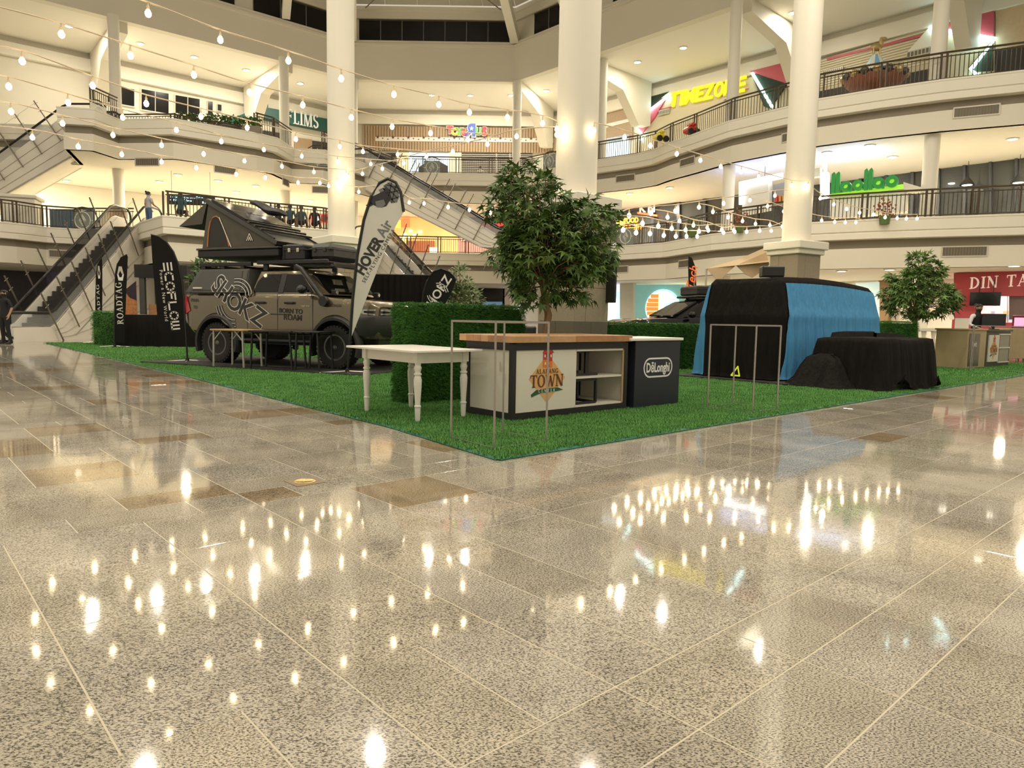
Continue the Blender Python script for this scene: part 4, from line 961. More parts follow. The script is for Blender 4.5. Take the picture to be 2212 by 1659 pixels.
def scatter(obj, tuft_ob, density, seed, smin=.7, smax=1.25):
    ng = bpy.data.node_groups.new('pile', 'GeometryNodeTree')
    ng.interface.new_socket('Geometry', in_out='INPUT', socket_type='NodeSocketGeometry'); ng.interface.new_socket('Geometry', in_out='OUTPUT', socket_type='NodeSocketGeometry')
    N = ng.nodes.new; L = ng.links.new; gi = N('NodeGroupInput'); go = N('NodeGroupOutput')
    d = N('GeometryNodeDistributePointsOnFaces'); d.inputs['Density'].default_value = density; d.inputs['Seed'].default_value = seed
    oi = N('GeometryNodeObjectInfo'); oi.inputs[0].default_value = tuft_ob; oi.inputs['As Instance'].default_value = True
    ip = N('GeometryNodeInstanceOnPoints'); rv = N('FunctionNodeRandomValue'); rv.data_type = 'FLOAT'
    rv.inputs[2].default_value = smin; rv.inputs[3].default_value = smax
    r3 = N('FunctionNodeRandomValue'); r3.data_type = 'FLOAT'; r3.inputs[2].default_value = 0; r3.inputs[3].default_value = 6.283
    rr = N('FunctionNodeRotateRotation'); rr.rotation_space = 'LOCAL'; cx = N('FunctionNodeAxisAngleToRotation'); cx.inputs['Axis'].default_value = (0, 0, 1)
    L(r3.outputs[1], cx.inputs['Angle']); L(d.outputs['Rotation'], rr.inputs[0]); L(cx.outputs[0], rr.inputs[1])
    L(gi.outputs[0], d.inputs['Mesh']); L(d.outputs['Points'], ip.inputs['Points']); L(oi.outputs['Geometry'], ip.inputs['Instance']); L(rr.outputs[0], ip.inputs['Rotation']); L(rv.outputs[1], ip.inputs['Scale'])
    L(ip.outputs[0], go.inputs[0]); md = obj.modifiers.new('pile', 'NODES'); md.node_group = ng
    obj['kind'] = 'stuff'; return obj
TUFT = tuft('turf_tuft', TURF, 26, .026, .045, .0035); TUFTF = tuft('turf_tuft_far', TURF, 16, .03, .09, .007); HTUFT = tuft('hedge_tuft', HTURF, 26, .034, .05, .004)
N0 = UVP(3.56, 4.06)
cpoly = [(N0.x, N0.y), tuple(UVP(27, 4.06)[:2]), tuple(UVP(25.6, 5.7)[:2]), tuple(UVP(22, 10)[:2]), (5, 25), (-3, 27), (-11, 26.5), (-15.6, 23.6), (-5.7, 12.25), (-3.23, 9.3), (-1.22, 6.96)]
carpet = thing('turf_carpet', 'green artificial grass carpet laid over the granite floor', 'carpet')
MB().prism([(x, y, .002) for x, y in cpoly], (0, 0, .008)).build('backing', TURFB, carpet)
def clip(poly, f):                          # keep f(p) >= 0
    out = []
    for a, b in zip(poly, poly[1:] + poly[:1]):
        fa, fb = f(a), f(b)
        if fa >= 0: out.append(a)
        if fa*fb < 0: t = fa/(fa-fb); out.append((a[0]+(b[0]-a[0])*t, a[1]+(b[1]-a[1])*t))
    return out
for lo_, hi_, tf, den, sd in ((0, 9.5, TUFT, 750, 1), (9.5, 15, TUFT, 330, 2), (15, 30, TUFTF, 130, 3)):
    pl_ = clip(clip(cpoly, lambda p: p[1]-lo_), lambda p: hi_-p[1])
    o = MB().add([(x, y, .011) for x, y in pl_], [tuple(range(len(pl_)))]).build('grass_pile', TURFB, carpet, fix=False); scatter(o, tf, den, sd)
TAPE = mat('green_edge_tape', (.03, .15, .095), .55, spec=.2)
for a, b in list(zip(cpoly, cpoly[1:]))[:1] + list(zip(cpoly[7:], cpoly[8:] + cpoly[:1])):
    d = V((b[0]-a[0], b[1]-a[1], 0)).normalized(); n = V((d.y, -d.x, 0))
    MB().prism([V((*a, .004)) + n*.03, V((*b, .004)) + n*.03, V((*b, .014)) - n*.02, V((*a, .014)) - n*.02], (0, 0, .003)).build('edge_tape', TAPE, carpet)

def hedge(label, corner, length, thick, height, rz, density=520, group='artificial hedge blocks', tf=None):
    t = thing('hedge_block', label, 'hedge', corner, rz, group)
    MB().cbox(0.02, length-.02, .02, thick-.02, .012, height-.02, .01).build('core', HBACK, t)
    o = MB().add([(0,0,.02),(length,0,.02),(length,thick,.02),(0,thick,.02),(0,0,height),(length,0,height),(length,thick,height),(0,thick,height)],
                 [(0,1,5,4),(1,2,6,5),(2,3,7,6),(3,0,4,7),(4,5,6,7)]).build('leaf_pile', HBACK, t, fix=False)
    scatter(o, tf or HTUFT, density, int(length*10)); return t
hedge('tall dark green artificial hedge block behind the white table', (-1.3, 8.66, 0), 1.95, .3, 1.24, R(42), 900)
hedge('long low artificial hedge between the centre column and the draped vehicle', (2.05, 14.9, 0), 2.1, .35, 1.02, R(31), 420)
hedge('second low artificial hedge beside the draped blue vehicle', (3.90, 15.9, 0), 1.6, .35, 1.02, R(28), 420)
hedge('small artificial hedge block behind the draped vehicle under the small tree', (9.15, 17.5, 0), 1.0, .4, 1.16, R(12), 420)
hedge('low green hedge cube beside the black lettered flags at the left', (-13.35, 22.45, 0), .62, .5, 1.08, R(4), 300, tf=TUFTF)

# ---------------------------------------------------------------- trees
BARK = mat('pale_bark', (.27, .17, .085), .8, var=.35, scale=25, bump=.5, bscale=30); SOIL = mat('dark_pot', (.02, .018, .016), .6)
def leafmat(name, a, b):
    m = turfmat(name, a, b, .45); return m
LEAF = leafmat('leaf_green', (.030, .078, .018), (.19, .30, .075)); LEAFV = leafmat('leaf_variegated', (.035, .09, .02), (.34, .38, .20))
def palm_leaf(size, lobes=5):
    pts = [(0, 0)]; n = lobes
    for k in range(n):
        a = R(-105 + 210*k/(n-1)); L = size*(1 - .32*abs(k-(n-1)/2)/((n-1)/2)); w = .13
        pts += [(L*.45*math.sin(a-w*2.4), L*.45*math.cos(a-w*2.4)), (L*math.sin(a), L*math.cos(a)), (L*.45*math.sin(a+w*2.4), L*.45*math.cos(a+w*2.4))]
    vs = [(x, y, -.55*(x*x+y*y)/size + .12*abs(x)) for x, y in pts]
    fs = []
    for k in range(n): i = 1+3*k; fs += [(0, i, i+1, i+2)]
    for k in range(n-1): i = 3+3*k; fs += [(0, i, i+1)]
    return vs, fs
def oval_leaf(size):
    vs = [(0,0,0), (-.22*size,.4*size,.03*size), (0,.45*size,-.03*size), (.22*size,.4*size,.03*size), (0,size,-.12*size)]
    return vs, [(0,2,1),(0,3,2),(1,2,4),(2,3,4)]
def tree(name, label, loc, trunk, blobs, n_twigs, per, leaf, m, n_obj=300, group=None, pot=.22, spread=.13, cat='tree', bark=BARK):
    t = thing(name, label, cat, loc, 0, group); rnd = random.Random(len(label))
    MB().lathe([(pot*.75, 0), (pot, .28), (pot*1.05, .3), (pot*.95, .31), (pot*.9, .27), (0, .27)], 18).build('pot', SOIL, t, True)
    tr = [V(p) for p in trunk]
    rows = []
    for w in range(3):
        P = [p + V((.028*math.cos(w*2.1+i*1.3), .028*math.sin(w*2.1+i*1.3), 0))*(1 - .4*i/len(tr)) for i, p in enumerate(tr)]
        MB().tube(P, .042, 7, .02).build('stem', bark, t, True)
    L = []; br = MB()
    wsum = sum(b[3]*b[4]*b[5] for b in blobs)
    for k in range(n_twigs):
        q = rnd.random()*wsum; b = blobs[0]
        for b in blobs:
            q -= b[3]*b[4]*b[5]
            if q <= 0: break
        while True:
            p = V((rnd.uniform(-1,1), rnd.uniform(-1,1), rnd.uniform(-1,1)))
            if p.length <= 1: break
        r = p.length; p = p.normalized()*(r**.45) if r > 0 else p
        c = V((b[0]+p.x*b[3], b[1]+p.y*b[4], b[2]+p.z*b[5]))
        s = tr[-1] if rnd.random() < .5 else tr[max(0, len(tr)-2)] + (tr[-1]-tr[-2])*rnd.random()
        mid = s + (c-s)*.55 + V((0, 0, .08)); br.tube([s, mid, c], .011, 4, .003)
        for j in range(per):
            d = V((rnd.gauss(0,1), rnd.gauss(0,1), rnd.gauss(.1,.8))).normalized(); pos = c + d*spread*rnd.uniform(.3, 1.1)
            out = (pos - s); out.z *= .4; fwd = (d + out.normalized()*.8 + V((0,0,-.25))).normalized(); nr = (V((0,0,1)) + V((rnd.gauss(0,.5), rnd.gauss(0,.5), 0)) + V((0,-.35,0))).normalized()
            x = fwd.cross(nr).normalized(); z = x.cross(fwd); s_ = rnd.uniform(.7, 1.2)
            L.append((pos, Matrix(((x.x*s_, fwd.x*s_, z.x*s_, pos.x), (x.y*s_, fwd.y*s_, z.y*s_, pos.y), (x.z*s_, fwd.z*s_, z.z*s_, pos.z), (0,0,0,1)))))
    bo = br.build('branches', bark, t); bo['kind'] = 'stuff'
    L.sort(key=lambda a: (V(loc)+a[0]).y)
    lm = MB().add(*leaf).mesh('leaf', m, True); rest = MB(); step = 1
    for i, (p, mx) in enumerate(L):
        if i < n_obj:
            o = bpy.data.objects.new('leaf', lm); link(o, t); o.matrix_local = mx
        else: rest.add([mx @ V(v) for v in leaf[0]], leaf[1])
    if rest.f: ro = rest.build('foliage', m, t, True, fix=False); ro['kind'] = 'stuff'
    return t
tree('potted_tree', 'tall artificial tree with lobed green leaves behind the wooden counter', (.42, 9.45, 0), [(0, 0, .2), (-.02, 0, .7), (.05, .0, 1.15), (-.03, 0, 1.5), (.02, 0, 1.75)],
     [(-.28, 0, 2.55, .50, .45, .50), (.02, 0, 2.02, .62, .55, .55), (.48, .0, 2.20, .42, .42, .58), (.42, 0, 1.72, .45, .42, .42), (-.12, 0, 1.62, .36, .36, .38), (-.42, .0, 2.0, .28, .3, .3)], 215, 13, palm_leaf(.115), LEAF)
tree('potted_tree', 'small artificial tree with a broad crown behind the right hedge block', (10.35, 18.2, 0), [(0, 0, .2), (.03, 0, .7), (-.02, 0, 1.2), (0, 0, 1.7)],
     [(0, 0, 1.75, .95, .8, .42), (-.05, 0, 2.1, .75, .7, .5), (.08, 0, 2.5, .42, .4, .4)], 130, 12, palm_leaf(.14), LEAF, 200)
tree('potted_shrub', 'pale variegated shrub behind the tall hedge block', (-1.34, 18.3, 0), [(0, 0, .2), (.0, 0, .6), (.0, 0, 1.1)], [(0.05, 0, 1.4, .48, .45, .55), (-.03, 0, 1.95, .3, .28, .45)], 110, 16, oval_leaf(.12), LEAFV, 0, spread=.12, cat='shrub')
tree('potted_tree', 'leafy artificial tree half hidden behind the canopy of the truck', (-8.2, 19.3, 0), [(0, 0, .2), (.0, 0, .9), (.0, 0, 1.7)], [(0, 0, 2.0, .5, .5, .5), (.1, 0, 2.5, .3, .3, .4)], 55, 12, oval_leaf(.15), LEAF, 0, spread=.16)

# ---------------------------------------------------------------- white farmhouse table
TW = mat('white_table_paint', (.80, .765, .68), .4, var=.03)
tb = thing('dining_table', 'white painted wooden table with turned legs on the green carpet', 'table', (-.99, 7.19, .012), R(132.5))
tl, tw = .98, .66                           # leg spacing
PL = 4
for k in range(PL): MB().cbox(-.14, tl+.22, -tw-.12 + (tw+.24)*k/PL + .001, -tw-.12 + (tw+.24)*(k+1)/PL - .001, .725, .748, .003).build('top_plank', TW, tb)
for a in ((-.02, tl+.06, -.04, -.015), (-.02, tl+.06, -tw+.0, -tw+.025)): MB().box(*a[:2], *a[2:], .61, .725).build('apron', TW, tb)
for x in (-.02, tl+.035): MB().box(x, x+.025, -tw+.0, -.015, .61, .725).build('apron', TW, tb)
LEG = [(.020, 0), (.026, .03), (.03, .12), (.031, .155), (.036, .16), (.036, .172), (.028, .18), (.030, .22), (.040, .38), (.042, .44), (.034, .475), (.030, .485), (.040, .492), (.040, .508), (.028, .515), (.036, .545), (.040, .565), (.030, .592), (.034, .602), (.034, .615)]
lg = MB().lathe([(r_, z_) for r_, z_ in LEG], 18).box(-.038, .038, -.038, .038, .615, .72).mesh('leg', TW, True)
for x, y in ((0, -.03), (tl+.02, -.03), (0, -tw+.03), (tl+.02, -tw+.03)): o = bpy.data.objects.new('leg', lg); link(o, tb); o.location = (x, y, 0)

# ---------------------------------------------------------------- wooden counter with the town centre logo
WD = mat('butcher_block_wood', (.40, .20, .085), .45, var=.35, scale=9); WD2 = mat('butcher_block_wood_pale', (.50, .29, .14), .45, var=.3, scale=9); PW = mat('scuffed_white_panel', (.74, .70, .60), .5, var=.05, scale=3); BKF = mat('black_painted_steel', (.014, .013, .012), .5, var=.4, scale=30)
ct = thing('counter', 'black framed counter with a wooden top, orange diamond logo and open shelves', 'counter', (0.0, 7.36, .012), R(41))
Lc, Dc, Hc = 1.86, .80, .82
for k in range(7):
    xs_ = [(-.06, .55), (.55, 1.25), (1.25, Lc+.02)] if k % 2 else [(-.06, .9), (.9, Lc+.02)]
    for j, (a, b) in enumerate(xs_): MB().cbox(a, b-.001, -.05 + (Dc+.1)*k/7, -.05 + (Dc+.1)*(k+1)/7 - .001, Hc+.012, Hc+.085, .003).build('top_plank', WD if (k+j) % 3 else WD2, ct)
bw = .055
for (x, y) in ((0, 0), (Lc-bw, 0), (0, Dc-bw), (Lc-bw, Dc-bw)): MB().box(x, x+bw, y, y+bw, .02, Hc).build('frame_post', BKF, ct)
for z0, z1 in ((.02, .085), (Hc-.07, Hc+.01)):
    for y in (0, Dc-bw): MB().box(bw, Lc-bw, y, y+bw, z0, z1).build('frame_rail', BKF, ct)
    for x in (0, Lc-bw): MB().box(x, x+bw, bw, Dc-bw, z0, z1).build('frame_rail', BKF, ct)
MB().box(.02, .035, bw, Dc-bw, .085, Hc-.07).build('side_panel', PW, ct); MB().box(Lc-.035, Lc-.02, bw, Dc-bw, .085, Hc-.07).build('side_panel', PW, ct); MB().box(bw, Lc-bw, Dc-.035, Dc-.02, .085, Hc-.07).build('back_panel', PW, ct)
XS = .96
MB().box(bw, XS, .012, .027, .085, Hc-.07).build('front_panel', PW, ct)
MB().box(XS, XS+.018, .015, Dc-.035, .085, Hc-.07).build('divider', PW, ct); MB().box(XS+.018, Lc-bw, .02, Dc-.035, .41, .432).build('shelf', PW, ct); MB().box(XS, Lc-bw, .015, Dc-.03, .085, .105).build('shelf', PW, ct)
MB().box(Lc-bw-.03, Lc-bw, .01, .03, .09, Hc-.07).build('shelf_edge', mat('raw_plywood', (.45, .32, .18), .7, var=.3), ct)
MB().box(XS+.018, Lc-bw, .01, .024, Hc-.095, Hc-.07).build('shelf_edge', PW, ct)
for x, z in ((.03, .52), (.012, .40)): MB().box(-.004, .0, .1+x*3, .115+x*3, z, z+.1).build('hook', STEEL, ct)
# logo, printed on the front panel
def logo(t, x, z, s, y):
    OR = mat('logo_tan', (.72, .42, .16), .5) if 'logo_tan' not in bpy.data.materials else bpy.data.materials['logo_tan']
    mats = {}
    for nm, c in (('logo_red', (.52, .045, .03)), ('logo_green', (.02, .11, .05)), ('logo_brown', (.16, .045, .02)), ('logo_pale', (.8, .76, .68)), ('logo_orange', (.75, .2, .04))):
        mats[nm] = bpy.data.materials.get(nm) or mat(nm, c, .5)
    def P(mb, m, nm, dy): return put(mb, x, z, 0, y - dy).build(nm, m, t)
    P(flat([(0, -.30*s), (.30*s, 0), (.0, .29*s), (-.30*s, 0)], .0015), OR, 'logo_diamond', 0)
    for a, b, z0, z1, m_ in ((-.075, .075, .13, .30, 'logo_red'), (-.03, .03, .25, .37, 'logo_red'), (-.075, -.02, .13, .22, 'logo_orange'), (.03, .075, .13, .2, 'logo_orange')): P(flat([(a*s, z0*s), (b*s, z0*s), (b*s, z1*s), (a*s, z1*s)], .0015), mats[m_], 'logo_tower', .002 if m_ == 'logo_red' else .003)
    for a, z0 in ((-.075, .30), (.03, .30), (-.03, .37)): P(flat([((a-.012)*s, z0*s), ((a+.072)*s, z0*s), ((a+.03)*s, (z0+.05)*s)], .0015), mats['logo_red'], 'logo_roof', .003)
    for a, z0 in ((-.058, .25), (.04, .25), (-.012, .31), (-.05, .16), (.0, .16)): P(flat([(a*s, z0*s), ((a+.02)*s, z0*s), ((a+.02)*s, (z0+.03)*s), (a*s, (z0+.03)*s)], .0015), mats['logo_pale'], 'logo_window', .005)
    P(serif_text('ALABANG', .055*s, .0015, .12), mats['logo_brown'], 'logo_word', .005).location = (0, 0, .085*s)
    P(serif_text('TOWN', .145*s, .0015, .03), mats['logo_brown'], 'logo_word', .005).location = (0, 0, -.03*s)
    P(flat([(-.26*s, -.185*s), (-.18*s, -.135*s), (0, -.12*s), (.18*s, -.12*s), (.27*s, -.15*s), (.15*s, -.165*s), (-.1*s, -.172*s), (-.25*s, -.215*s)], .0015), mats['logo_green'], 'logo_swoosh', .003)
    P(serif_text('CENTER', .038*s, .0015, .5), mats['logo_pale'], 'logo_word', .006).location = (0, 0, -.147*s)
logo(ct, .52, .44, .92, .012)
# black stool frames stored on the shelves
def stool_frame(label, p, rz, pts, bars):
    t = thing('stool_frame', label, 'stool', p, rz, 'black stool frames in the counter')
    for a, b in bars: MB().bar(pts[a], pts[b], .028).build('bar', BKF, t)
    return t
B0 = V((0.0, 7.36, .012)); cx_, sx_ = V((math.cos(R(41)), math.sin(R(41)), 0)), V((-math.sin(R(41)), math.cos(R(41)), 0))
stool_frame('black metal stool frame lying on the upper shelf of the wooden counter', B0 + cx_*1.0 + sx_*.1 + V((0, 0, .447)), R(41), [(.03,0,0),(.42,0,.0),(.03,.0,.26),(.42,.04,.28),(.22,0,0),(.22,0,.26),(.28,.03,0),(.28,.03,.27),(.02,.3,0),(.4,.3,0)], [(0,1),(2,3),(4,5),(6,7),(0,8),(8,9)])
stool_frame('black square stool frame on the lower shelf of the wooden counter', B0 + cx_*1.0 + sx_*.06 + V((0, 0, .12)), R(41), [(0,0,0),(.36,0,0),(.36,0,.27),(0,0,.27),(0,.3,0),(.36,.3,0),(.36,.3,.27),(0,.3,.27)], [(0,1),(1,2),(2,3),(3,0),(4,5),(5,6),(6,7),(7,4),(0,4),(1,5),(2,6),(3,7)])

# ---------------------------------------------------------------- navy counter
NAVY = mat('navy_laminate', (.013, .015, .026), .45, var=.1)
nv = thing('counter', 'navy blue counter with a white top and a white oval logo', 'counter', (1.50, 8.60, .012), R(42))
MB().cbox(.0, .93, 0, .62, .01, .835, .006).build('body', NAVY, nv); MB().cbox(-.13, .955, -.03, .66, .838, .872, .005).build('top', WHITE, nv)
GW = mat('logo_white', (.80, .79, .78), .5)
def oval(cx, cz, w, h, r0, r1, y):
    pts = lambda r: [(cx + (w/2-h/2)*sx + r*math.cos(R(a)), cz + r*math.sin(R(a))) for sx, a0 in ((1, -90), (-1, 90)) for a in [a0 + 180*k/10 for k in range(11)]]
    A, B = pts(r0), pts(r1); mb = MB(); n = len(A)
    for i in range(n): j = (i+1) % n; mb.prism([(A[i][0], y, A[i][1]), (B[i][0], y, B[i][1]), (B[j][0], y, B[j][1]), (A[j][0], y, A[j][1])], (0, -.002, 0))
    return mb
oval(.465, .50, .60, .25, .104, .125, -.001).build('logo_ring', GW, nv)
put(text_mb('D\u0113Longhi', .165, .002, .03), .465, .495, 0, -.001, .74).build('logo_word', GW, nv)

# ---------------------------------------------------------------- thin steel display frames
FRS = mat('dull_frame_steel', (.40, .365, .32), .4, .9, var=.15, scale=30)
def dframe(label, pts, h, low=True, r=.009):
    t = thing('display_stand', label, 'display stand', (0, 0, .012), 0, 'thin steel display stands')
    P = [V((x, y, 0)) for x, y in pts]
    for i in range(4):
        a, b = P[i], P[(i+1) % 4]
        MB().bar(a, a + V((0, 0, h)), r*2).build('post', FRS, t)
        MB().bar(a + V((0, 0, h)), b + V((0, 0, h)), r*2).build('top_rail', FRS, t)
        if low: MB().bar(a + V((0, 0, .012)), b + V((0, 0, .012)), r*1.3).build('base_rail', FRS, t)
    return t
dframe('thin steel cube frame in front of the wooden counter', [(-.54, 6.27), (-.14, 5.76), (.31, 6.15), (-.08, 6.64)], 1.055)
dframe('thin steel frame standing in front of the draped vehicle', [(2.47, 8.84), (2.9, 8.43), (3.34, 8.82), (2.93, 9.30)], 1.05)
dframe('thin steel frame around the beige counter at the far right', [(10.94, 16.84), (12.2, 15.9), (12.9, 16.9), (11.6, 17.8)], 1.10)

# ---------------------------------------------------------------- right counters
OAK = mat('oak_laminate', (.44, .335, .185), .5, var=.12, scale=5)
rz = R(38); oc = V((11.55, 17.95, .012))
rc = thing('counter', 'pale oak counter with a dark brown front panel at the far right', 'counter', oc, rz)
MB().cbox(0, 1.25, 0, .75, 0, .98, .008).build('body', OAK, rc); MB().cbox(-.02, 1.27, -.03, .78, .98, 1.02, .006).build('top', OAK, rc)
MB().box(.10, .78, -.012, -.001, .06, .9).build('front_panel', mat('dark_brown_panel', (.05, .04, .028), .3), rc); put(text_mb('lavit', .2, .003, .006), .42, .62, 0, -.013).build('lettering', WHITE, rc)
r2 = thing('counter', 'dark counter case with shelves and a small orange logo beside the oak counter', 'counter', oc + V((math.cos(rz), math.sin(rz), 0))*1.36, rz)
BR = mat('dark_bronze_frame', (.05, .042, .03), .5)
MB().box(0, 1.75, .03, .7, .0, .96).build('body', BR, r2); MB().box(.12, .85, .0, .03, .14, .86).build('front_panel', PW, r2)
for z0, z1 in ((.14, .48), (.52, .86)): MB().box(.92, 1.62, .005, .03, z0, z1).build('shelf_back', mat('shelf_grey', (.36, .33, .27), .6) if z0 < .2 else bpy.data.materials['shelf_grey'], r2)
for z in (.10, .49, .86): MB().box(.86, 1.66, -.01, .03, z, z+.035).build('shelf', PW, r2)
MB().box(-.01, 1.77, -.02, .72, .96, 1.0).build('top', BR, r2); logo(r2, .47, .48, .95, -.001)
c3 = thing('cabinet', 'pale wheeled cabinet behind the logo counter at the far right', 'cabinet', (15.0, 21.4, .012), R(20))
MB().cbox(0, 1.2, 0, .6, .12, 1.05, .01).build('body', OAK, c3)
for x in (.12, 1.05): MB().lathe([(.0, -.02), (.06, -.02), (.06, .02), (.0, .02)], 12, (x, .08, .06), 1).build('wheel', BLACK, c3)
# things on the counters
def boxthing(name, label, cat, p, rz_, dims, m, extra=()):
    t = thing(name, label, cat, p, rz_); w, d, h = dims
    MB().cbox(-w/2, w/2, -d/2, d/2, 0, h, min(w, d, h)*.08).build('body', m, t)
    for nm, b, mm in extra: MB().box(*b).build(nm, mm, t)
    return t
mp = oc + V((2.75*math.cos(rz)-.35*math.sin(rz), 2.75*math.sin(rz)+.35*math.cos(rz), 1.003))
mo = thing('monitor', 'black computer screen on the counter in front of the red wall', 'monitor', mp, R(-20))
MB().cbox(-.29, .29, -.03, .03, .1, .44, .01).build('screen', BLACK, mo); MB().cbox(-.04, .04, 0, .05, .01, .15, .005).build('stand', BLACK, mo); MB().cbox(-.14, .14, -.08, .1, 0, .015, .005).build('foot', BLACK, mo)
sgn = thing('card_stand', 'small white menu card stand beside the screen', 'menu card', oc + V((.45, 1.0, 1.02)), R(-35))
MB().cbox(-.16, .16, -.01, .01, .0, .36, .004).build('card', WHITE, sgn); MB().box(-.16, .16, -.014, -.01, .28, .36).build('header', PINK, sgn)
tv = thing('television', 'black screen hanging in front of the red restaurant wall', 'television', onp(2128, 646, DT, .9), math.atan2(DT[1].x, -DT[1].y))
MB().cbox(-.5, .5, -.05, .05, -.26, .26, .01).build('screen', BLACKG, tv)
for x in (-.2, .25): MB().bar((x, 0, .26), (x, 0, .75), .03).build('hanger', BLACK, tv)
cm = thing('menu_stand', 'dark menu stand with a lit pink card at the far right', 'menu stand', at(2196, 760, 24.5), R(-30)); cm.location.z = 0
MB().bar((0, 0, 0), (0, 0, 1.0), .04).build('pole', BLACK, cm); MB().cbox(-.2, .2, -.02, .02, 1.0, 1.5, .01).build('board', mat('maroon_board', (.12, .01, .03), .5), cm); MB().box(-.14, .14, -.03, -.02, 1.1, 1.42).build('card', glow('pink_card', (.9, .35, .55), .7), cm)
rb_ = thing('railing', 'dark bronze slatted barrier beside the menu stand at the right edge', 'barrier', (16.2, 22.6, 0), R(0))
for k in range(8): MB().box(k*.16, k*.16+.03, 0, .03, 0, .95).build('slat', BRONZE, rb_)
MB().box(-.03, 1.2, -.01, .04, .95, 1.0).build('top_rail', BRONZE, rb_)
bal = thing('balustrade', 'cream stone balustrade behind the draped table', 'balustrade', (13.0, 23.5, 0), R(-8))
for k in range(5): MB().lathe([(.07, 0), (.05, .15), (.1, .4), (.05, .7), (.08, .9)], 10, (k*.3, 0, 0)).build('baluster', CREAM, bal, True)
MB().cbox(-.2, 1.4, -.14, .14, .9, 1.02, .02).build('coping', CREAM, bal)
# ---------------------------------------------------------------- vehicles
OLIVE = mat('metallic_bronze_paint', (.150, .125, .072), .22, .6, coat=1., var=.04); CANOPY = mat('canopy_grey_paint', (.085, .085, .075), .5); TYRE = mat('tyre_rubber', (.016, .015, .014), .8); RIM = mat('black_alloy', (.14, .135, .125), .32, .6)
FLARE = mat('black_flare_plastic', (.028, .028, .026), .55); TINT = mat('tinted_car_glass', (.006, .006, .0055), .03, spec=.38); TAIL = mat('tail_lamp_red', (.45, .015, .02), .15, coat=.6); LENS = mat('headlamp_lens', (.45, .44, .42), .05, .5, coat=1.)
BPAINT = mat('gloss_black_paint', (.004, .004, .0045), .08, spec=.3, coat=.35)
def wheel(parent, x, y, r, w, side):
    t = bpy.data.objects.new('wheel', None); link(t, parent); t.location = (x, y, r)
    MB().lathe([(r*.60, -w*.42), (r*.72, -w*.5), (r*.93, -w*.5), (r*.985, -w*.36), (r*.985, w*.36), (r*.93, w*.5), (r*.72, w*.5), (r*.60, w*.42)], 40, (0, 0, 0), 1).build('tyre', TYRE, t, True)
    tr = MB()
    for k in range(34):
        a = 2*PI*k/34
        for yy in (-.34, .34):
            c = V((math.sin(a + (.09 if yy > 0 else 0))*r, yy*w, math.cos(a + (.09 if yy > 0 else 0))*r)); tv_ = V((math.cos(a), 0, -math.sin(a)))*r*.062; rv_ = c.copy(); rv_.y = 0; rv_.normalize()
            tr.loft([[c - tv_ - V((0, w*.15, 0)) + rv_*h, c + tv_ - V((0, w*.15, 0)) + rv_*h, c + tv_ + V((0, w*.15, 0)) + rv_*h, c - tv_ + V((0, w*.15, 0)) + rv_*h] for h in (-.03, .012)])
    to = tr.build('tread', TYRE, t); to['kind'] = 'stuff'
    o = side*w*.34
    MB().lathe([(r*.60, o), (r*.62, o + side*.03), (r*.54, o + side*.03), (r*.52, o - side*.06), (0.01, o - side*.07)], 32, (0, 0, 0), 1).build('rim', RIM, t, True)
    MB().lathe([(r*.15, o - side*.06), (r*.15, o + side*.015), (r*.10, o + side*.03), (0.01, o + side*.03)], 16, (0, 0, 0), 1).build('hub', RIM, t, True)
    for k in range(10):
        a = 2*PI*k/10; d = V((math.sin(a), 0, math.cos(a))); n = V((math.cos(a), 0, -math.sin(a)))
        MB().loft([[d*r*.13 + n*q + V((0, o + side*yy, 0)) for q, yy in ((-.018, -.05), (.018, -.05), (.014, .01), (-.014, .01))], [d*r*.55 + n*q + V((0, o + side*yy, 0)) for q, yy in ((-.03, -.05), (.03, -.05), (.022, .018), (-.022, .018))]]).build('spoke', RIM, t)
    return t
def carbody(parent, x0, x1, axles, R_, prof, wid, m, name='body'):
    rings = []; n = int((x1-x0)/.06)
    for k in range(n+1):
        x = x0 + (x1-x0)*k/n; zb, zt = prof(x)
        for ax in axles:
            if abs(x-ax) < R_: zb = max(zb, .42 + math.sqrt(R_*R_-(x-ax)**2))
        w = wid(x); zm = zb + (zt-zb)*.35
        half = [(-w*.93, zb), (-w, min(zb+.08, zt-.1)), (-w, max(zm, min(zb+.1, zt-.1))), (-w*.995, zt-.16), (-w*.975, zt-.06), (-w*.93, zt-.015), (-w*.8, zt)]
        rings.append([(x, y, z) for y, z in half] + [(x, -y, z) for y, z in reversed(half)])
    return MB().loft(rings).build(name, m, parent, True)
def flare(parent, ax, side, w, r0=.53, r1=.62, m=None):
    mb = MB(); A = [R(-18 + 216*k/20) for k in range(21)]; rings = []
    for a in A: rings.append([(ax + q*math.cos(a), side*y, .42 + q*math.sin(a)) for q, y in ((r0, w-.1), (r0, w+.05), (r0+.05, w+.055), (r1, w-.0), (r1, w-.1))])
    return mb.loft(rings).build('fender_flare', m or FLARE, parent, True)
def quadp(parent, pts, name, m, off):       # thin panel through points, pushed out by a vector
    return MB().prism(pts, off).build(name, m, parent)
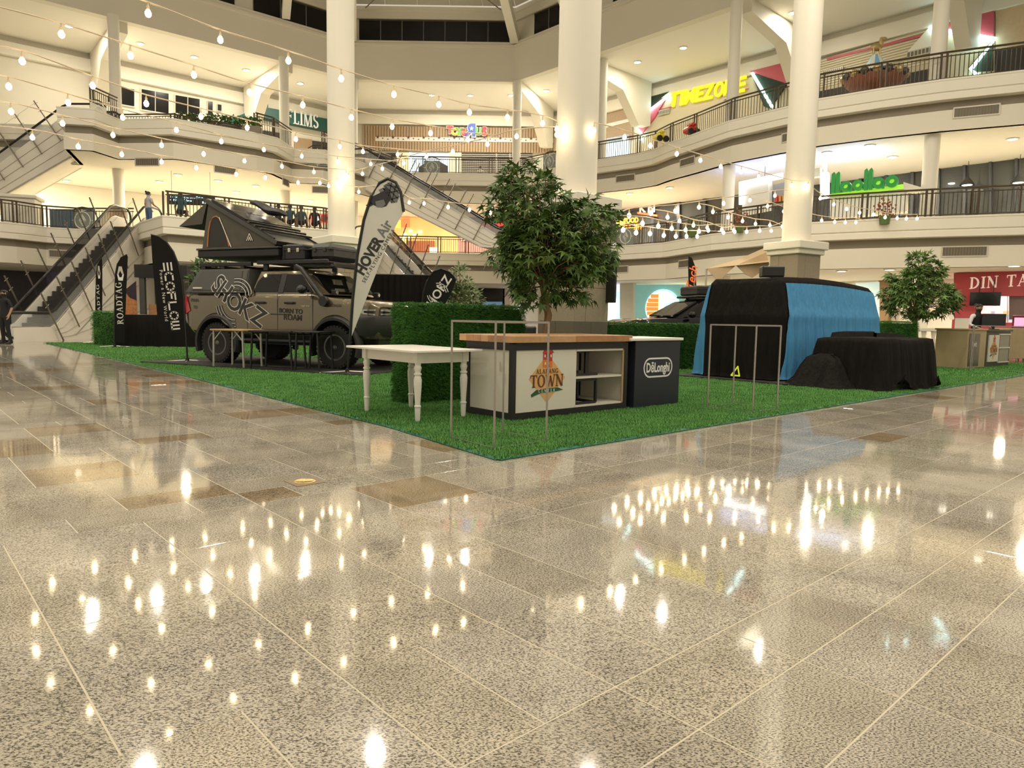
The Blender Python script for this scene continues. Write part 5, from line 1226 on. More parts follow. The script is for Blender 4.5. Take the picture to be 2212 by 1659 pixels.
def cab(parent, zb, zt, bx, tx, wb, wt, m):
    rings = []
    for f in (0, .15, .5, .85, 1):
        z = zb + (zt-zb)*f; w = wb + (wt-wb)*f; a = bx[0] + (tx[0]-bx[0])*f; b = bx[1] + (tx[1]-bx[1])*(f**1.0); c = .07*(1-.2*f)
        rings.append([(a+c, -w, z), (b-c*1.5, -w, z), (b-.02, -w+c*1.6, z), (b, 0, z), (b-.02, w-c*1.6, z), (b-c*1.5, w, z), (a+c, w, z), (a, w-c, z), (a, 0, z), (a, -w+c, z)])
    z = zt + .05; rings.append([(x*.9 + (tx[0]+tx[1])/2*.1, y*.8, z) for x, y, _ in rings[-1]])
    return MB().loft(rings).build('cab', m, parent, True)
ta = R(-23.6)
tk = thing('pickup_truck', 'bronze off-road pickup truck with large slanted letter decal and grey canopy', 'truck', (-5.94, 15.91, .022), ta)
def tprof(x):
    zb = .60
    if x < -.7: zb = .62 + (-.7-x)*.7
    if x < 2.55: zt = 1.47
    elif x < 2.9: zt = 1.47 - (x-2.55)*.17
    else: zt = 1.41 - (x-2.9)*.09 - max(0, x-3.7)**2*.9
    return zb, zt
def twid(x):
    w = .925
    if x < -.78: w -= (-.78-x)**1.0*.3
    if x > 3.2: w -= (x-3.2)**2*.22
    return w
carbody(tk, -.98, 4.0, (0, 3.08), .56, tprof, twid, OLIVE)
MB().box(-.9, 3.9, -.62, .62, .42, 1.2).build('underbody', BLACK, tk)
cab(tk, 1.45, 1.93, (.84, 2.88), (.98, 2.16), .865, .69, OLIVE)
for s in (-1, 1):
    for ax in (0, 3.08): wheel(tk, ax, s*.80, .42, .29, s); flare(tk, ax, s, .925)
    def sp(x, z): f = (z-1.45)/.48; return (x, s*(.865 + (.69-.865)*f + .004), z)
    off = (0, s*.008, .003)
    quadp(tk, [sp(.97, 1.50), sp(1.60, 1.50), sp(1.60, 1.87), sp(1.16, 1.87), sp(1.02, 1.72)], 'rear_side_window', TINT, off)
    quadp(tk, [sp(1.76, 1.50), sp(2.52, 1.50), sp(2.12, 1.86), sp(1.76, 1.87)], 'front_side_window', TINT, off)
    quadp(tk, [sp(1.61, 1.48), sp(1.75, 1.48), sp(1.75, 1.88), sp(1.61, 1.88)], 'door_pillar', BLACKG, off)
    for x, nm in ((1.22, 'door_handle'), (1.98, 'door_handle')): MB().cbox(x-.12, x+.12, s*.955-.02, s*.955+.02, 1.26, 1.31, .012).build(nm, BLACK, tk)
    for x, z0, z1 in ((.86, .66, 1.46), (1.66, .64, 1.46), (2.55, .64, 1.44)): MB().box(x-.004, x+.004, s*.926-.003, s*.926+.003, z0, z1).build('door_gap', BLACK, tk)
    MB().cbox(-.62, .78, s*.9-.03, s*.9+.03, 1.475, 1.50, .01).build('bed_rail', FLARE, tk)
    MB().tube([(.55, s*.9, .50), (2.5, s*.9, .50)], .045, 8).build('rock_slider', BLACK, tk)
    mir = MB().ball((2.42, s*1.08, 1.55), .10, .13, .09, 12, 8); mir.bar((2.42, s*.9, 1.52), (2.42, s*1.05, 1.53), .05); mir.build('mirror', BLACKG, tk, True)
    MB().loft([[(-.99, s*.72, 1.02), (-.93, s*.9, 1.02), (-.74, s*.937, 1.10), (-.79, s*.9, 1.04)], [(-1.01, s*.74, 1.22), (-.95, s*.91, 1.22), (-.79, s*.937, 1.25), (-.82, s*.9, 1.2)], [(-.98, s*.74, 1.40), (-.91, s*.905, 1.42), (-.87, s*.925, 1.42), (-.86, s*.9, 1.38)]]).build('tail_lamp', TAIL, tk, True)
    hp = [(3.52, .915), (3.74, .885), (3.93, .815), (4.045, .62), (4.06, .42)]
    MB().loft([[(x, s*(y+o), z) for o, z in ((-.06, z0), (0, z0+.01), (.0, z1-.01), (-.06, z1))] for (x, y), z0, z1 in zip(hp, (1.13, 1.07, 1.05, 1.06, 1.07), (1.16, 1.18, 1.185, 1.18, 1.17))]).build('headlamp', LENS, tk, True)
    MB().loft([[(x, s*(y+.004+o), z) for o, z in ((-.05, z0), (0, z0+.01), (.0, z1-.01), (-.05, z1))] for (x, y), z0, z1 in zip(hp[1:], (1.10, 1.08, 1.09, 1.10), (1.15, 1.155, 1.15, 1.14))]).build('lamp_bezel', BLACKG, tk, True)
    MB().cbox(2.88, 2.98, s*.72-.05, s*.72+.05, 1.44, 1.55, .01).build('spot_lamp', BLACK, tk); MB().lathe([(.035, 0), (.035, .012), (0, .012)], 12, (2.985, s*.72, 1.495), 0).build('spot_lens', LENS, tk)
MB().prism([(2.80, -.74, 1.50), (2.83, 0, 1.50), (2.80, .74, 1.50), (2.27, .60, 1.87), (2.24, 0, 1.88), (2.27, -.60, 1.87)], (.045, 0, .025)).build('windscreen', TINT, tk)
bo_ut = [(3.62, -.95), (3.80, -.945), (4.0, -.86), (4.16, -.52), (4.19, 0), (4.16, .52), (4.0, .86), (3.80, .945), (3.62, .95)]
def bring(z, g): return [(x - g*.6, y*(1-g*.25), z) for x, y in bo_ut] + [(3.58, .6, z), (3.58, -.6, z)]
MB().loft([bring(.66, .14), bring(.78, .02), bring(.96, 0), bring(1.03, .03), bring(1.05, .1)]).build('front_bumper', FLARE, tk, True)
MB().tube([(4.12, -.42, 1.0), (4.2, -.36, 1.12), (4.2, .36, 1.12), (4.12, .42, 1.0)], .03, 8).build('bull_bar', BLACK, tk, True)
MB().cbox(3.9, 4.05, -.43, .43, 1.03, 1.24, .02).build('grille', BLACK, tk); MB().cbox(-1.08, -.9, -.8, .8, .72, .86, .03).build('rear_bumper', FLARE, tk)
# snorkel and aerial
MB().tube([(2.05, -.80, 2.02), (2.2, -.82, 1.96), (2.62, -.93, 1.58), (2.82, -.965, 1.38)], .05, 10).build('snorkel', BLACK, tk, True)
MB().lathe([(.10, -.06), (.11, .0), (.09, .05)], 14, (2.86, -.955, 1.32), 1).build('snorkel_base', BLACK, tk, True)
# canopy
cz = [(1.50, .88, -.93, .80), (1.99, .74, -.64, .76)]
rg = [[(a, -w, z), (b, -w, z), (b, w, z), (a, w, z)] for z, w, a, b in cz]; MB().loft(rg).build('canopy', CANOPY, tk)
def cs(x, z, o=.004): f = (z-1.5)/.49; return (x, -(.88 - .14*f + o), z)
quadp(tk, [cs(-.78, 1.545), cs(.62, 1.545), cs(.60, 1.95), cs(-.55, 1.95)], 'canopy_hatch', mat('canopy_hatch_paint', (.07, .071, .063), .42), (0, -.012, -.003))
quadp(tk, [cs(.64, 1.53), cs(.76, 1.53), cs(.74, 1.96), cs(.62, 1.96)], 'canopy_corner', CANOPY, (0, -.014, 0))
MB().box(-.70, -.45, -.895, -.866, 1.57, 1.60).build('hatch_badge', WHITE, tk)
for x in (-.55, -.0, .55): MB().cbox(x-.05, x+.05, -.74, .74, 1.99, 2.05, .01).build('rack_foot', BLACK, tk)
for y in (-.7, .7): MB().cbox(-.66, .80, y-.04, y+.04, 2.05, 2.13, .01).build('rack_rail', BLACK, tk)
# cab roof rack with slats
for y in (-.68, .68): MB().cbox(.92, 2.75, y-.03, y+.03, 2.08, 2.16, .01).build('rack_rail', BLACK, tk)
for k in range(9): MB().cbox(.95+k*.21, 1.03+k*.21, -.66, .66, 2.10, 2.13, .005).build('rack_slat', BLACK, tk)
for x in (1.1, 1.9): 
    for y in (-.62, .62): MB().cbox(x-.06, x+.06, y-.03, y+.03, 1.95, 2.1, .01).build('rack_foot', BLACK, tk)
MB().cbox(2.72, 2.84, -.6, .6, 2.0, 2.10, .02).build('light_bar', BLACKG, tk)
# decals printed on the flank
DEC = mat('decal_charcoal', (.020, .020, .019), .4); DECW = mat('decal_outline', (.62, .60, .54), .4)
def flank(mb, x, z, rot, name, m, out):
    put(mb, x, z, rot)
    nv_ = []
    for vx, vy, vz in mb.v:
        y = -.928 if vz < 1.47 else -(.88 - .14*(vz-1.5)/.49) - .014
        nv_.append((vx, y - out + vy, vz))
    mb.v = nv_; return mb.build(name, m, tk)
DIRX = [(-.02, 1.66), (.20, 1.50), (.50, 1.28), (.82, 1.13), (1.16, .98)]
for ch, (x, z) in zip('SHOKZ', DIRX):
    flank(text_mb(ch, .52, .001, .055), x, z, R(-31), 'decal_outline', DECW, .003); flank(text_mb(ch, .52, .001, .022), x, z, R(-31), 'decal_letter', DEC, .005)
for r_ in (.34, .41, .48):
    flank(ringz(0, 0, r_, r_+.05, 20, 100, 10, .001), .50, 1.28, 0, 'decal_wave', DEC, .003); flank(ringz(0, 0, r_+.018, r_+.032, 20, 100, 10, .001), .50, 1.28, 0, 'decal_wave', DECW, .005)
    flank(ringz(0, 0, r_, r_+.05, 190, 275, 10, .001), .50, 1.28, 0, 'decal_wave', DEC, .003); flank(ringz(0, 0, r_+.018, r_+.032, 190, 275, 10, .001), .50, 1.28, 0, 'decal_wave', DECW, .005)
for s, x, z, h in (('BORN TO', 2.0, 1.115, .135), ('ROAM', 2.05, .985, .165)): flank(text_mb(s, h, .001, .012), x, z, R(-2), 'decal_lettering', DEC, .003)
flank(flat([(-.42, -.012), (.1, -.012), (.1, .012), (-.42, .012)], .001), 1.9, 1.05, 0, 'decal_bar', DEC, .003)
for s, x, z, h, m_ in (('PIAA', -.62, 1.32, .11, DEC), ('TD', -.60, 1.17, .09, DEC), ('FAST RTW', 2.38, 1.22, .045, DECW), ('METHOD', 3.1, 1.235, .07, DEC)): flank(text_mb(s, h, .001, .006), x, z, 0, 'decal_lettering', m_, .003)
# rooftop tent
TF = mat('grey_tent_fabric', (.085, .080, .064), .85, var=.12, scale=4, bump=.15, bscale=6); TFD = mat('tent_mesh_window', (.030, .030, .028), .8); ORG = mat('orange_piping', (.55, .20, .06), .7); ALU = mat('dark_aluminium', (.10, .10, .095), .3, .8); SOLAR = mat('solar_cell', (.014, .014, .015), .18, coat=.6)
c_, s_ = math.cos(ta), math.sin(ta)
tt = thing('rooftop_tent', 'grey wedge rooftop tent with solar panel opened above the pickup truck', 'tent', (-5.94 + .27*c_, 15.91 + .27*s_, .022), ta)
MB().cbox(-.98, 1.25, -.74, .74, 2.24, 2.40, .02).build('base_shell', BLACK, tt); MB().cbox(-1.0, 1.27, -.76, .76, 2.40, 2.44, .01).build('base_rim', ALU, tt)
PK_ = (-.66, 3.38); FRT = (1.15, 2.50)
for y, nm in ((-.70, 'side_wall'), (.70, 'side_wall')):
    MB().prism([(-.86, y, 2.43), (1.15, y, 2.43), (FRT[0], y, FRT[1]), (PK_[0], y, PK_[1])], (0, .012 if y > 0 else -.012, 0)).build(nm, TF, tt)
MB().prism([(-.86, -.7, 2.43), (-.86, .7, 2.43), (PK_[0], .7, PK_[1]), (PK_[0], -.7, PK_[1])], (-.012, 0, 0)).build('rear_wall', TF, tt)
arch = [(-.70, 2.47), (-.66, 2.80), (-.60, 3.0), (-.52, 3.09), (-.43, 3.11), (-.34, 3.06), (-.26, 2.92), (-.14, 2.66), (-.08, 2.47)]
MB().prism([(x, -.713, z) for x, z in arch], (0, -.004, 0)).build('door_mesh', TFD, tt)
MB().tube([(x, -.72, z) for x, z in arch], .014, 6).build('piping', ORG, tt); MB().tube([(-.34, -.725, 3.08), (-.02, -.725, 2.45)], .014, 6).build('strut', STEEL, tt)
MB().prism([(.36, -.713, 2.56), (.60, -.713, 2.56), (.48, -.713, 2.76)], (0, -.004, 0)).build('badge', BLACK, tt); strokes([[(.40, 2.575), (.48, 2.72), (.56, 2.575)], [(.45, 2.575), (.48, 2.65), (.51, 2.575)]], .016, .002).xf(Matrix.Translation((0, -.718, 0))).build('badge_mark', WHITE, tt)
dr = V((FRT[0]-PK_[0], 0, FRT[1]-PK_[1])).normalized(); up_ = V((-dr.z, 0, dr.x)); P0 = V((PK_[0], 0, PK_[1])) - dr*.06; LL_ = 2.05 + .1
def slab(a, b, y0, y1, h0, h1): 
    A = P0 + dr*a; B = P0 + dr*b; return MB().loft([[q + V((0, y0, 0)) + up_*h0, q + V((0, y1, 0)) + up_*h0, q + V((0, y1, 0)) + up_*h1, q + V((0, y0, 0)) + up_*h1] for q in (A, B)])
slab(0, LL_, -.76, .76, .0, .085).build('lid_shell', ALU, tt); slab(.18, 1.16, -.74, .72, .11, .135).build('solar_panel', SOLAR, tt); slab(.665, .675, -.74, .72, .136, .14).build('cell_gap', STEEL, tt); slab(.16, 1.18, -.76, -.74, .1, .15).build('solar_frame', BLACK, tt)
slab(.0, .17, -.72, .72, .086, .10).build('lid_cover', mat('pale_grey_cover', (.30, .285, .25), .6), tt)
for a in (1.28, 1.46, 1.64): slab(a, a+.05, -.78, .80, .11, .15).build('cross_bar', ALU, tt)
for y in (-.74, .7): slab(.2, LL_-.1, y-.02, y+.02, .085, .11).build('side_channel', BLACK, tt)
bg_ = MB(); rings = []
for k in range(9):
    f = k/8; q = V((-.45 + 1.0*f, .35, 3.56 - .34*f + .03*math.sin(f*9))); rr_ = .10*math.sin(PI*min(1, max(.08, f*.95+.03)))**.5
    rings.append([q + V((0, rr_*1.6*math.cos(2*PI*j/10), rr_*math.sin(2*PI*j/10))) for j in range(10)])
bg_.loft(rings).build('rolled_cover', BLACK, tt, True)
MB().prism([(-.66, -.72, 3.42), (-.66, .72, 3.42), (-1.45, .78, 2.92), (-1.45, -.78, 2.92)], (0, 0, .012)).build('rear_awning', TF, tt)
MB().prism([(-.68, -.72, 3.40), (-1.45, -.78, 2.92), (-.84, -.72, 2.96)], (0, -.01, 0)).build('awning_side', TF, tt)
# cases on the rack
def onrack(name, label, x0, x1, y0, y1, z0, z1, m, b=.03):
    t = thing(name, label, 'case', (-5.94, 15.91, .022), ta, 'cases on the truck roof rack'); MB().cbox(x0, x1, y0, y1, z0, z1, b).build('shell', m, t)
    MB().cbox(x0-.008, x1+.008, y0-.008, y1+.008, z0+(z1-z0)*.62, z0+(z1-z0)*.70, .006).build('lid_seam', m, t)
    for f in (.28, .72): MB().cbox(x0+(x1-x0)*f-.03, x0+(x1-x0)*f+.03, y0-.03, y0-.005, z0+(z1-z0)*.5, z0+(z1-z0)*.75, .006).build('latch', VENTF if b < .05 else m, t)
onrack('storage_case', 'black ribbed storage case with pale latches on the truck roof rack', 1.62, 2.12, -.66, -.1, 2.18, 2.50, BLACK)
onrack('storage_case', 'rounded dark grey roof box at the front of the truck roof rack', 2.16, 2.72, -.55, .4, 2.18, 2.52, mat('dark_grey_case', (.035, .035, .034), .5), .08)
jc = thing('fuel_canister', 'black canister with cap at the rear of the truck roof rack', 'canister', (-5.94, 15.91, .022), ta)
MB().cbox(1.52, 1.60, -.64, -.4, 2.18, 2.50, .03).build('tank', BLACK, jc); MB().lathe([(.03, 2.50), (.03, 2.54)], 10, (1.56, -.45, 0)).build('cap', BLACK, jc)
# rubber mats
RM = mat('black_rubber_mat', (.022, .021, .020), .7, var=.3, scale=6)
def matthing(label, pts):
    t = thing('floor_mat', label, 'mat', (0, 0, .012), 0); MB().prism([(x, y, 0) for x, y in pts], (0, 0, .034)).build('sheet', RM, t)
    return t
def trp(x, y): return (-5.94 + x*c_ - y*s_, 15.91 + x*s_ + y*c_)
matthing('black rubber mat under the pickup truck', [trp(-1.5, -1.6), trp(4.3, -1.75), trp(4.3, 1.4), trp(-1.5, 1.4)]); tk.location.z = .047; 
for o in (tt,): o.location.z = .047

# black off-road car behind the low hedge
bc_a = R(193)
bk = thing('off_road_car', 'glossy black off-road car with roof boxes behind the low hedge', 'car', (6.15, 19.2, .012), bc_a)
def bprof(x):
    zb = .45; zt = 1.18 if x < 2.0 else 1.18 - (x-2.0)*.04 - max(0, x-3.2)**2*.5
    return zb, zt
carbody(bk, -.9, 3.75, (0, 2.85), .50, bprof, lambda x: .92 - max(0, x-3.0)**2*.25 - max(0, -.5-x)**2*.3, BPAINT)
MB().box(-.8, 3.6, -.6, .6, .35, 1.0).build('underbody', BLACK, bk); cab(bk, 1.16, 1.62, (-.8, 2.35), (-.55, 1.55), .86, .68, BPAINT)
for s in (-1, 1):
    for ax in (0, 2.85): wheel(bk, ax, s*.78, .40, .26, s); flare(bk, ax, s, .915, .50, .57)
    def sp(x, z): f = (z-1.16)/.46; return (x, s*(.86 - .18*f + .004), z)
    quadp(bk, [sp(.98, 1.21), sp(1.95, 1.21), sp(1.5, 1.57), sp(.98, 1.57)], 'front_side_window', TINT, (0, s*.008, 0)); quadp(bk, [sp(-.1, 1.21), sp(.90, 1.21), sp(.90, 1.57), sp(-.1, 1.57)], 'rear_side_window', TINT, (0, s*.008, 0))
    MB().ball((1.95, s*1.04, 1.25), .09, .12, .08).build('mirror', BPAINT, bk, True)
    MB().cbox(3.5, 3.66, s*.62-.12, s*.62+.12, .92, 1.04, .03).build('headlamp', LENS, bk)
MB().prism([(2.30, -.74, 1.2), (2.30, .74, 1.2), (1.62, .6, 1.58), (1.62, -.6, 1.58)], (.03, 0, .03)).build('windscreen', TINT, bk)
MB().cbox(-.5, 1.6, -.62, .62, 1.70, 1.76, .02).build('roof_rack', BLACK, bk)
for x in (-.3, 1.3):
    for y in (-.55, .55): MB().cbox(x-.04, x+.04, y-.03, y+.03, 1.6, 1.72, .01).build('rack_foot', BLACK, bk)
for i, (a, b, h) in enumerate(((1.0, 1.55, .24), (.35, .97, .28), (-.3, .3, .26))):
    t = thing('roof_box', 'black storage box on the roof rack of the black car, ' + ('nearest the bonnet', 'in the middle', 'at the back')[i], 'case', (6.15, 19.2, .012), bc_a, 'boxes on the black car')
    MB().cbox(a, b, -.5, .5, 1.77, 1.77+h, .03).build('shell', BLACK, t); MB().cbox(a-.006, b+.006, -.506, .506, 1.77+h*.65, 1.77+h*.72, .005).build('lid_seam', BLACK, t)

# ---------------------------------------------------------------- draped vehicle and draped tables
def wrinkle(m, k=.5):
    nt = m.node_tree; N = nt.nodes.new; L = nt.links.new; tc = N('ShaderNodeTexCoord'); mp = N('ShaderNodeMapping'); mp.inputs['Scale'].default_value = (15, 15, 1.6)
    no = N('ShaderNodeTexNoise'); no.inputs['Scale'].default_value = 1.; no.inputs['Detail'].default_value = 3; bp = N('ShaderNodeBump'); bp.inputs['Strength'].default_value = k; bp.inputs['Distance'].default_value = .06
    L(tc.outputs['Object'], mp.inputs[0]); L(mp.outputs[0], no.inputs['Vector']); L(no.outputs['Fac'], bp.inputs['Height']); L(bp.outputs[0], nt.nodes['Principled BSDF'].inputs['Normal']); return m
BC = mat('black_drape_cloth', (.012, .0105, .0095), .9, var=.15, scale=3, spec=.12); BLU = mat('blue_drape_cloth', (.060, .265, .51), .75, var=.10, scale=3)
wrinkle(BC, .7); wrinkle(BLU, .6)
def rrect(L, W, r, n):                       # rounded rectangle perimeter, starts at the middle of x = 0 side, counter-clockwise seen from above
    pts = []; seg = [((0, W/2), (0, r)), 'c0', ((r, 0), (L-r, 0)), 'c1', ((L, r), (L, W-r)), 'c2', ((L-r, W), (r, W)), 'c3', ((0, W-r), (0, W/2))]
    path = []
    for s in seg:
        if isinstance(s, str):
            cx, cy, a0 = {'c0': (r, r, 180), 'c1': (L-r, r, 270), 'c2': (L-r, W-r, 0), 'c3': (r, W-r, 90)}[s]
            path += [(cx + r*math.cos(R(a0 + 90*k/6)), cy + r*math.sin(R(a0 + 90*k/6))) for k in range(7)]
        else: path += [s[0], s[1]]
    P = [path[0]]
    for q in path[1:]:
        if math.hypot(q[0]-P[-1][0], q[1]-P[-1][1]) > 1e-4: P.append(q)
    D = [0]
    for a, b in zip(P, P[1:]): D.append(D[-1] + math.hypot(b[0]-a[0], b[1]-a[1]))
    out = []; j = 0
    for k in range(n):
        d = D[-1]*k/n
        while j < len(D)-2 and D[j+1] < d: j += 1
        f = (d-D[j])/max(1e-6, D[j+1]-D[j]); out.append((P[j][0]+(P[j+1][0]-P[j][0])*f, P[j][1]+(P[j+1][1]-P[j][1])*f, d))
    return out, D[-1]
def folds(d, k, seed): return math.sin(d*17+seed)*.4 + math.sin(d*31+seed*2.1+.7*math.sin(d*3))*.35 + math.sin(d*53+seed*.7)*.25
def drape(L, W, r, levels, n, amp, seed, hem=None):
    """levels: (scale inset in m, z, fold factor); returns rows of points"""
    per, tot = rrect(L, W, r, n); rows = []
    for li, (ins, z, ff) in enumerate(levels):
        row = []
        for k, (x, y, d) in enumerate(per):
            x2, y2 = per[(k+1) % n][:2]; x0, y0 = per[k-1][:2]; tx, ty = x2-x0, y2-y0; ln = math.hypot(tx, ty) or 1; nx, ny = ty/ln, -tx/ln
            o = -ins + amp*ff*folds(d, k, seed); zz = z(x, y) if callable(z) else z
            if ins > .3: f = max(0, 1 - ins/min(L, W)*2); x_, y_ = L/2 + (x-L/2)*f, W/2 + (y-W/2)*f
            else: x_, y_ = x + nx*o, y + ny*o
            if hem and li == len(levels)-1: zz += hem(d)
            row.append((x_, y_, zz))
        rows.append(row)
    return rows, per, tot
dv = thing('draped_vehicle', 'large vehicle draped in black and blue cloth', 'draped vehicle', (4.80, 12.72, .05), R(42))
rz_ = lambda x, y: 1.93 - .10*(abs(x-2.0)/2.6)**2
lv = [(.88, lambda x, y: rz_(x, y)+.05, 0), (.5, lambda x, y: rz_(x, y)+.04, 0), (.24, lambda x, y: rz_(x, y), .1), (.17, lambda x, y: rz_(x, y)-.08, .2), (.13, 1.66, .4), (.06, 1.36, .5), (.0, 1.17, .5), (.0, 1.0, .8), (-.03, .7, 1.1), (-.05, .35, 1.4), (-.07, .06, 1.6), (-.09, .012, 1.8)]
NN = 300
lv2 = []
for (a0, z0_, f0), (a1, z1_, f1) in zip(lv, lv[1:]):
    for q in range(4):
        lv2.append((a0+(a1-a0)*q/4, (lambda z0_, z1_, q: (lambda x, y: (z0_(x, y) if callable(z0_) else z0_)*(1-q/4) + (z1_(x, y) if callable(z1_) else z1_)*q/4))(z0_, z1_, q), f0+(f1-f0)*q/4))
lv2.append(lv[-1])
rows, per, tot = drape(4.65, 1.78, .3, lv2, NN, .036, 1.3)
P = [r + [r[0]] for r in rows]
import bmesh
def weld(o):
    bm = bmesh.new(); bm.from_mesh(o.data); bmesh.ops.remove_doubles(bm, verts=bm.verts, dist=.0008); bmesh.ops.recalc_face_normals(bm, faces=bm.faces); bm.to_mesh(o.data); bm.free()
    o.data.polygons.foreach_set('use_smooth', [True]*len(o.data.polygons)); return o
weld(MB().grid(P).build('black_cloth', BC, dv, fix=False))
def cloth_over(d0, d1, z_top, n, out=.014):     # blue sheet lying just outside the black one, between two wandering edges
    R_ = []
    for row in rows:
        zc_ = sum(p[2] for p in row)/len(row)
        if zc_ > z_top: continue
        a, b = d0(zc_), d1(zc_); q = []
        for i in range(n+1):
            d = (a + (b-a)*i/n) % tot; f = d/tot*NN; k = int(f) % NN; g = f - int(f); p = V(row[k])*(1-g) + V(row[(k+1) % NN])*g
            nx = V((row[(k+1) % NN][1]-row[k-1][1], -(row[(k+1) % NN][0]-row[k-1][0]), 0)); nx = nx.normalized() if nx.length > 1e-6 else nx
            q.append(p + nx*(out + .012*math.sin(i*.9+zc_*2)) + V((0, 0, .008)))
        R_.append(q)
    return weld(MB().grid(R_).build('blue_cloth', BLU, dv, fix=False))
cloth_over(lambda z: 1.16 - .30*(1-z/1.8) + .02*math.sin(z*5), lambda z: 6.9, 1.80, 240)
cloth_over(lambda z: tot - 1.9, lambda z: tot - .58 - .16*z/1.8, 1.80, 60)
ym = strokes([[(0, 0), (.13, .17), (.17, 0), (0, 0)]], .028, .004).xf(Matrix.Rotation(R(-90), 4, 'Z') @ Matrix.Translation((-.86, -.12, .05))); ym.build('yellow_mark', glow('yellow_tape', (.75, .8, .05), .25), dv)
matthing('black rubber mat under the draped vehicle', [tuple((V((4.80, 12.72, 0)) + D2*a + D1*b)[:2]) for a, b in ((-.4, -.35), (4.9, -.35), (4.9, 2.0), (-.4, 2.0))])
dt2 = thing('draped_table', 'black cloth thrown over low tables beside the draped vehicle', 'draped table', (5.98, 11.42, .012), R(33))
ht = lambda x, y: .86 + (.09 if x > .5 and y > .55 else 0) + .015*math.sin(x*5+y*3)
lv = [(.60, lambda x, y: ht(x, y)+.0, 0), (.4, ht, 0), (.12, lambda x, y: ht(x, y)-.005, .1), (.02, lambda x, y: ht(x, y)-.02, .2), (.0, lambda x, y: ht(x, y)-.10, .5), (-.03, .6, .9), (-.06, .35, 1.3), (-.09, .12, 1.7), (-.14, .015, 2.2)]
rows, per, tot = drape(1.72, 1.25, .14, lv, 220, .028, 4.1, lambda d: .27*math.exp(-((d-1.02)/.16)**2) + .22*math.exp(-((d-2.1)/.10)**2))
mb = MB(); P = [r + [r[0]] for r in rows]; mb.grid(P); weld(mb.build('black_cloth', BC, dt2, fix=False))
MB().box(.1, 1.62, .12, 1.1, .0, .82).build('table_body', mat('grey_beige_panel', (.33, .29, .22), .6), dt2)
dl2 = thing('cloth_bundle', 'black cloth slumped over a lower stand left of the draped table', 'cloth', (5.42, 11.78, .012), R(33))
lv = [(.36, .60, 0), (.22, .57, .3), (.08, .50, .6), (-.02, .36, 1.2), (-.12, .16, 1.7), (-.28, .015, 2.6)]
rows, per, tot = drape(.75, .75, .16, lv, 120, .03, 2.2); mb = MB(); mb.grid([r + [r[0]] for r in rows]); weld(mb.build('black_cloth', BC, dl2, fix=False))
for (px, py) in ((1930, 745), (1996, 747), (2001, 765), (2002, 772), (1996, 776)): pass

# ---------------------------------------------------------------- folding tables by the truck
def foldtable(name, label, p, rz_, L, W, h, top, legm, splay=.03, brace=True):
    t = thing(name, label, 'table', p, rz_); MB().cbox(0, L, 0, W, h-.03, h, .006).build('top', top, t)
    for x in (.06, L-.06):
        for y in (.05, W-.05):
            sx = -splay if x < L/2 else splay
            MB().bar((x, y, h-.03), (x+sx, y, .0), .03).build('leg', legm, t)
            if brace: MB().bar((x, y, h-.22), (x + (.18 if x < L/2 else -.18), y, h-.035), .018).build('brace', legm, t)
    for x in (.06, L-.06): MB().bar((x, .05, h-.06), (x, W-.05, h-.06), .02).build('cross_bar', legm, t)
    return t
foldtable('folding_table', 'small folding table with a pale wood top and grey legs beside the truck', (-6.0, 13.98, .047), R(-20), .82, .62, .74, mat('pale_bamboo', (.50, .32, .14), .45), mat('grey_legs', (.50, .48, .43), .4, .5), .02)
foldtable('folding_table', 'black folding table with black legs in front of the truck door', (-5.08, 13.55, .047), R(-14), .92, .6, .74, BLACK, BLACK, .05, False)
foldtable('folding_table', 'second black folding table touching the first in front of the truck door', (-4.15, 13.30, .047), R(-14), .55, .62, .74, BLACK, BLACK, .04, False)

# ---------------------------------------------------------------- feather flags
FLB = mat('black_flag_cloth', (.011, .0105, .010), .8, var=.2, scale=3, spec=.15); FLW = mat('white_flag_cloth', (.66, .635, .57), .8, var=.05, scale=3, bump=.25, bscale=9); FTX = mat('flag_print_white', (.72, .70, .64), .7)
def flag(label, Y, foot, pole, edge, m, sleeve, base_r=.5, thick=.008):
    f = at(*foot, Y); t = thing('feather_flag', label, 'flag', (f.x, f.y, .012), 0, 'feather flags')
    Lc_ = lambda q: (at(q[0], q[1], Y) - f)
    pl_ = [Lc_(q) for q in pole]; ed = [Lc_(q) for q in edge]
    P2 = [(p.x, p.z) for p in pl_ + ed]
    MB().prism([(x, -thick/2, z) for x, z in P2], (0, thick, 0)).build('cloth', m, t)
    MB().tube([(0, 0, .02)] + [(p.x, 0, p.z) for p in pl_], .02, 8, .012).build('pole', BLACK, t, True)
    if sleeve:
        MB().tube([(p.x, 0, p.z) for p in pl_], sleeve, 6).build('sleeve', BLACK, t, True)
    for a in (R(20), R(110)): MB().tube([(-base_r*math.cos(a), -base_r*math.sin(a), .02), (0, 0, .05), (base_r*math.cos(a), base_r*math.sin(a), .02)], .014, 6).build('base_foot', STEEL, t)
    MB().lathe([(.04, .02), (.04, .09), (.02, .1)], 10).build('socket', BLACK, t)
    def L2(x, y): p = Lc_((x, y)); return p.x, p.z
    return t, L2
def fl_text(t, L2, s, px, py, h, ang, m, bold=.01, space=1., dy=-.006, sx=1, shear=0): 
    x, z = L2(px, py); return put(text_mb(s, h, .002, bold, shear, space), x, z, R(ang), dy, sx).build('lettering', m, t)
hv, L2 = flag('white feather flag with black slanted lettering and a drone picture', 13.15, (750, 810), [(756, 738), (762, 650), (772, 555), (786, 478), (803, 425), (820, 398), (838, 389), (855, 397), (866, 418), (872, 460)], [(868, 468), (845, 510), (800, 625), (775, 690)], FLW, .03)
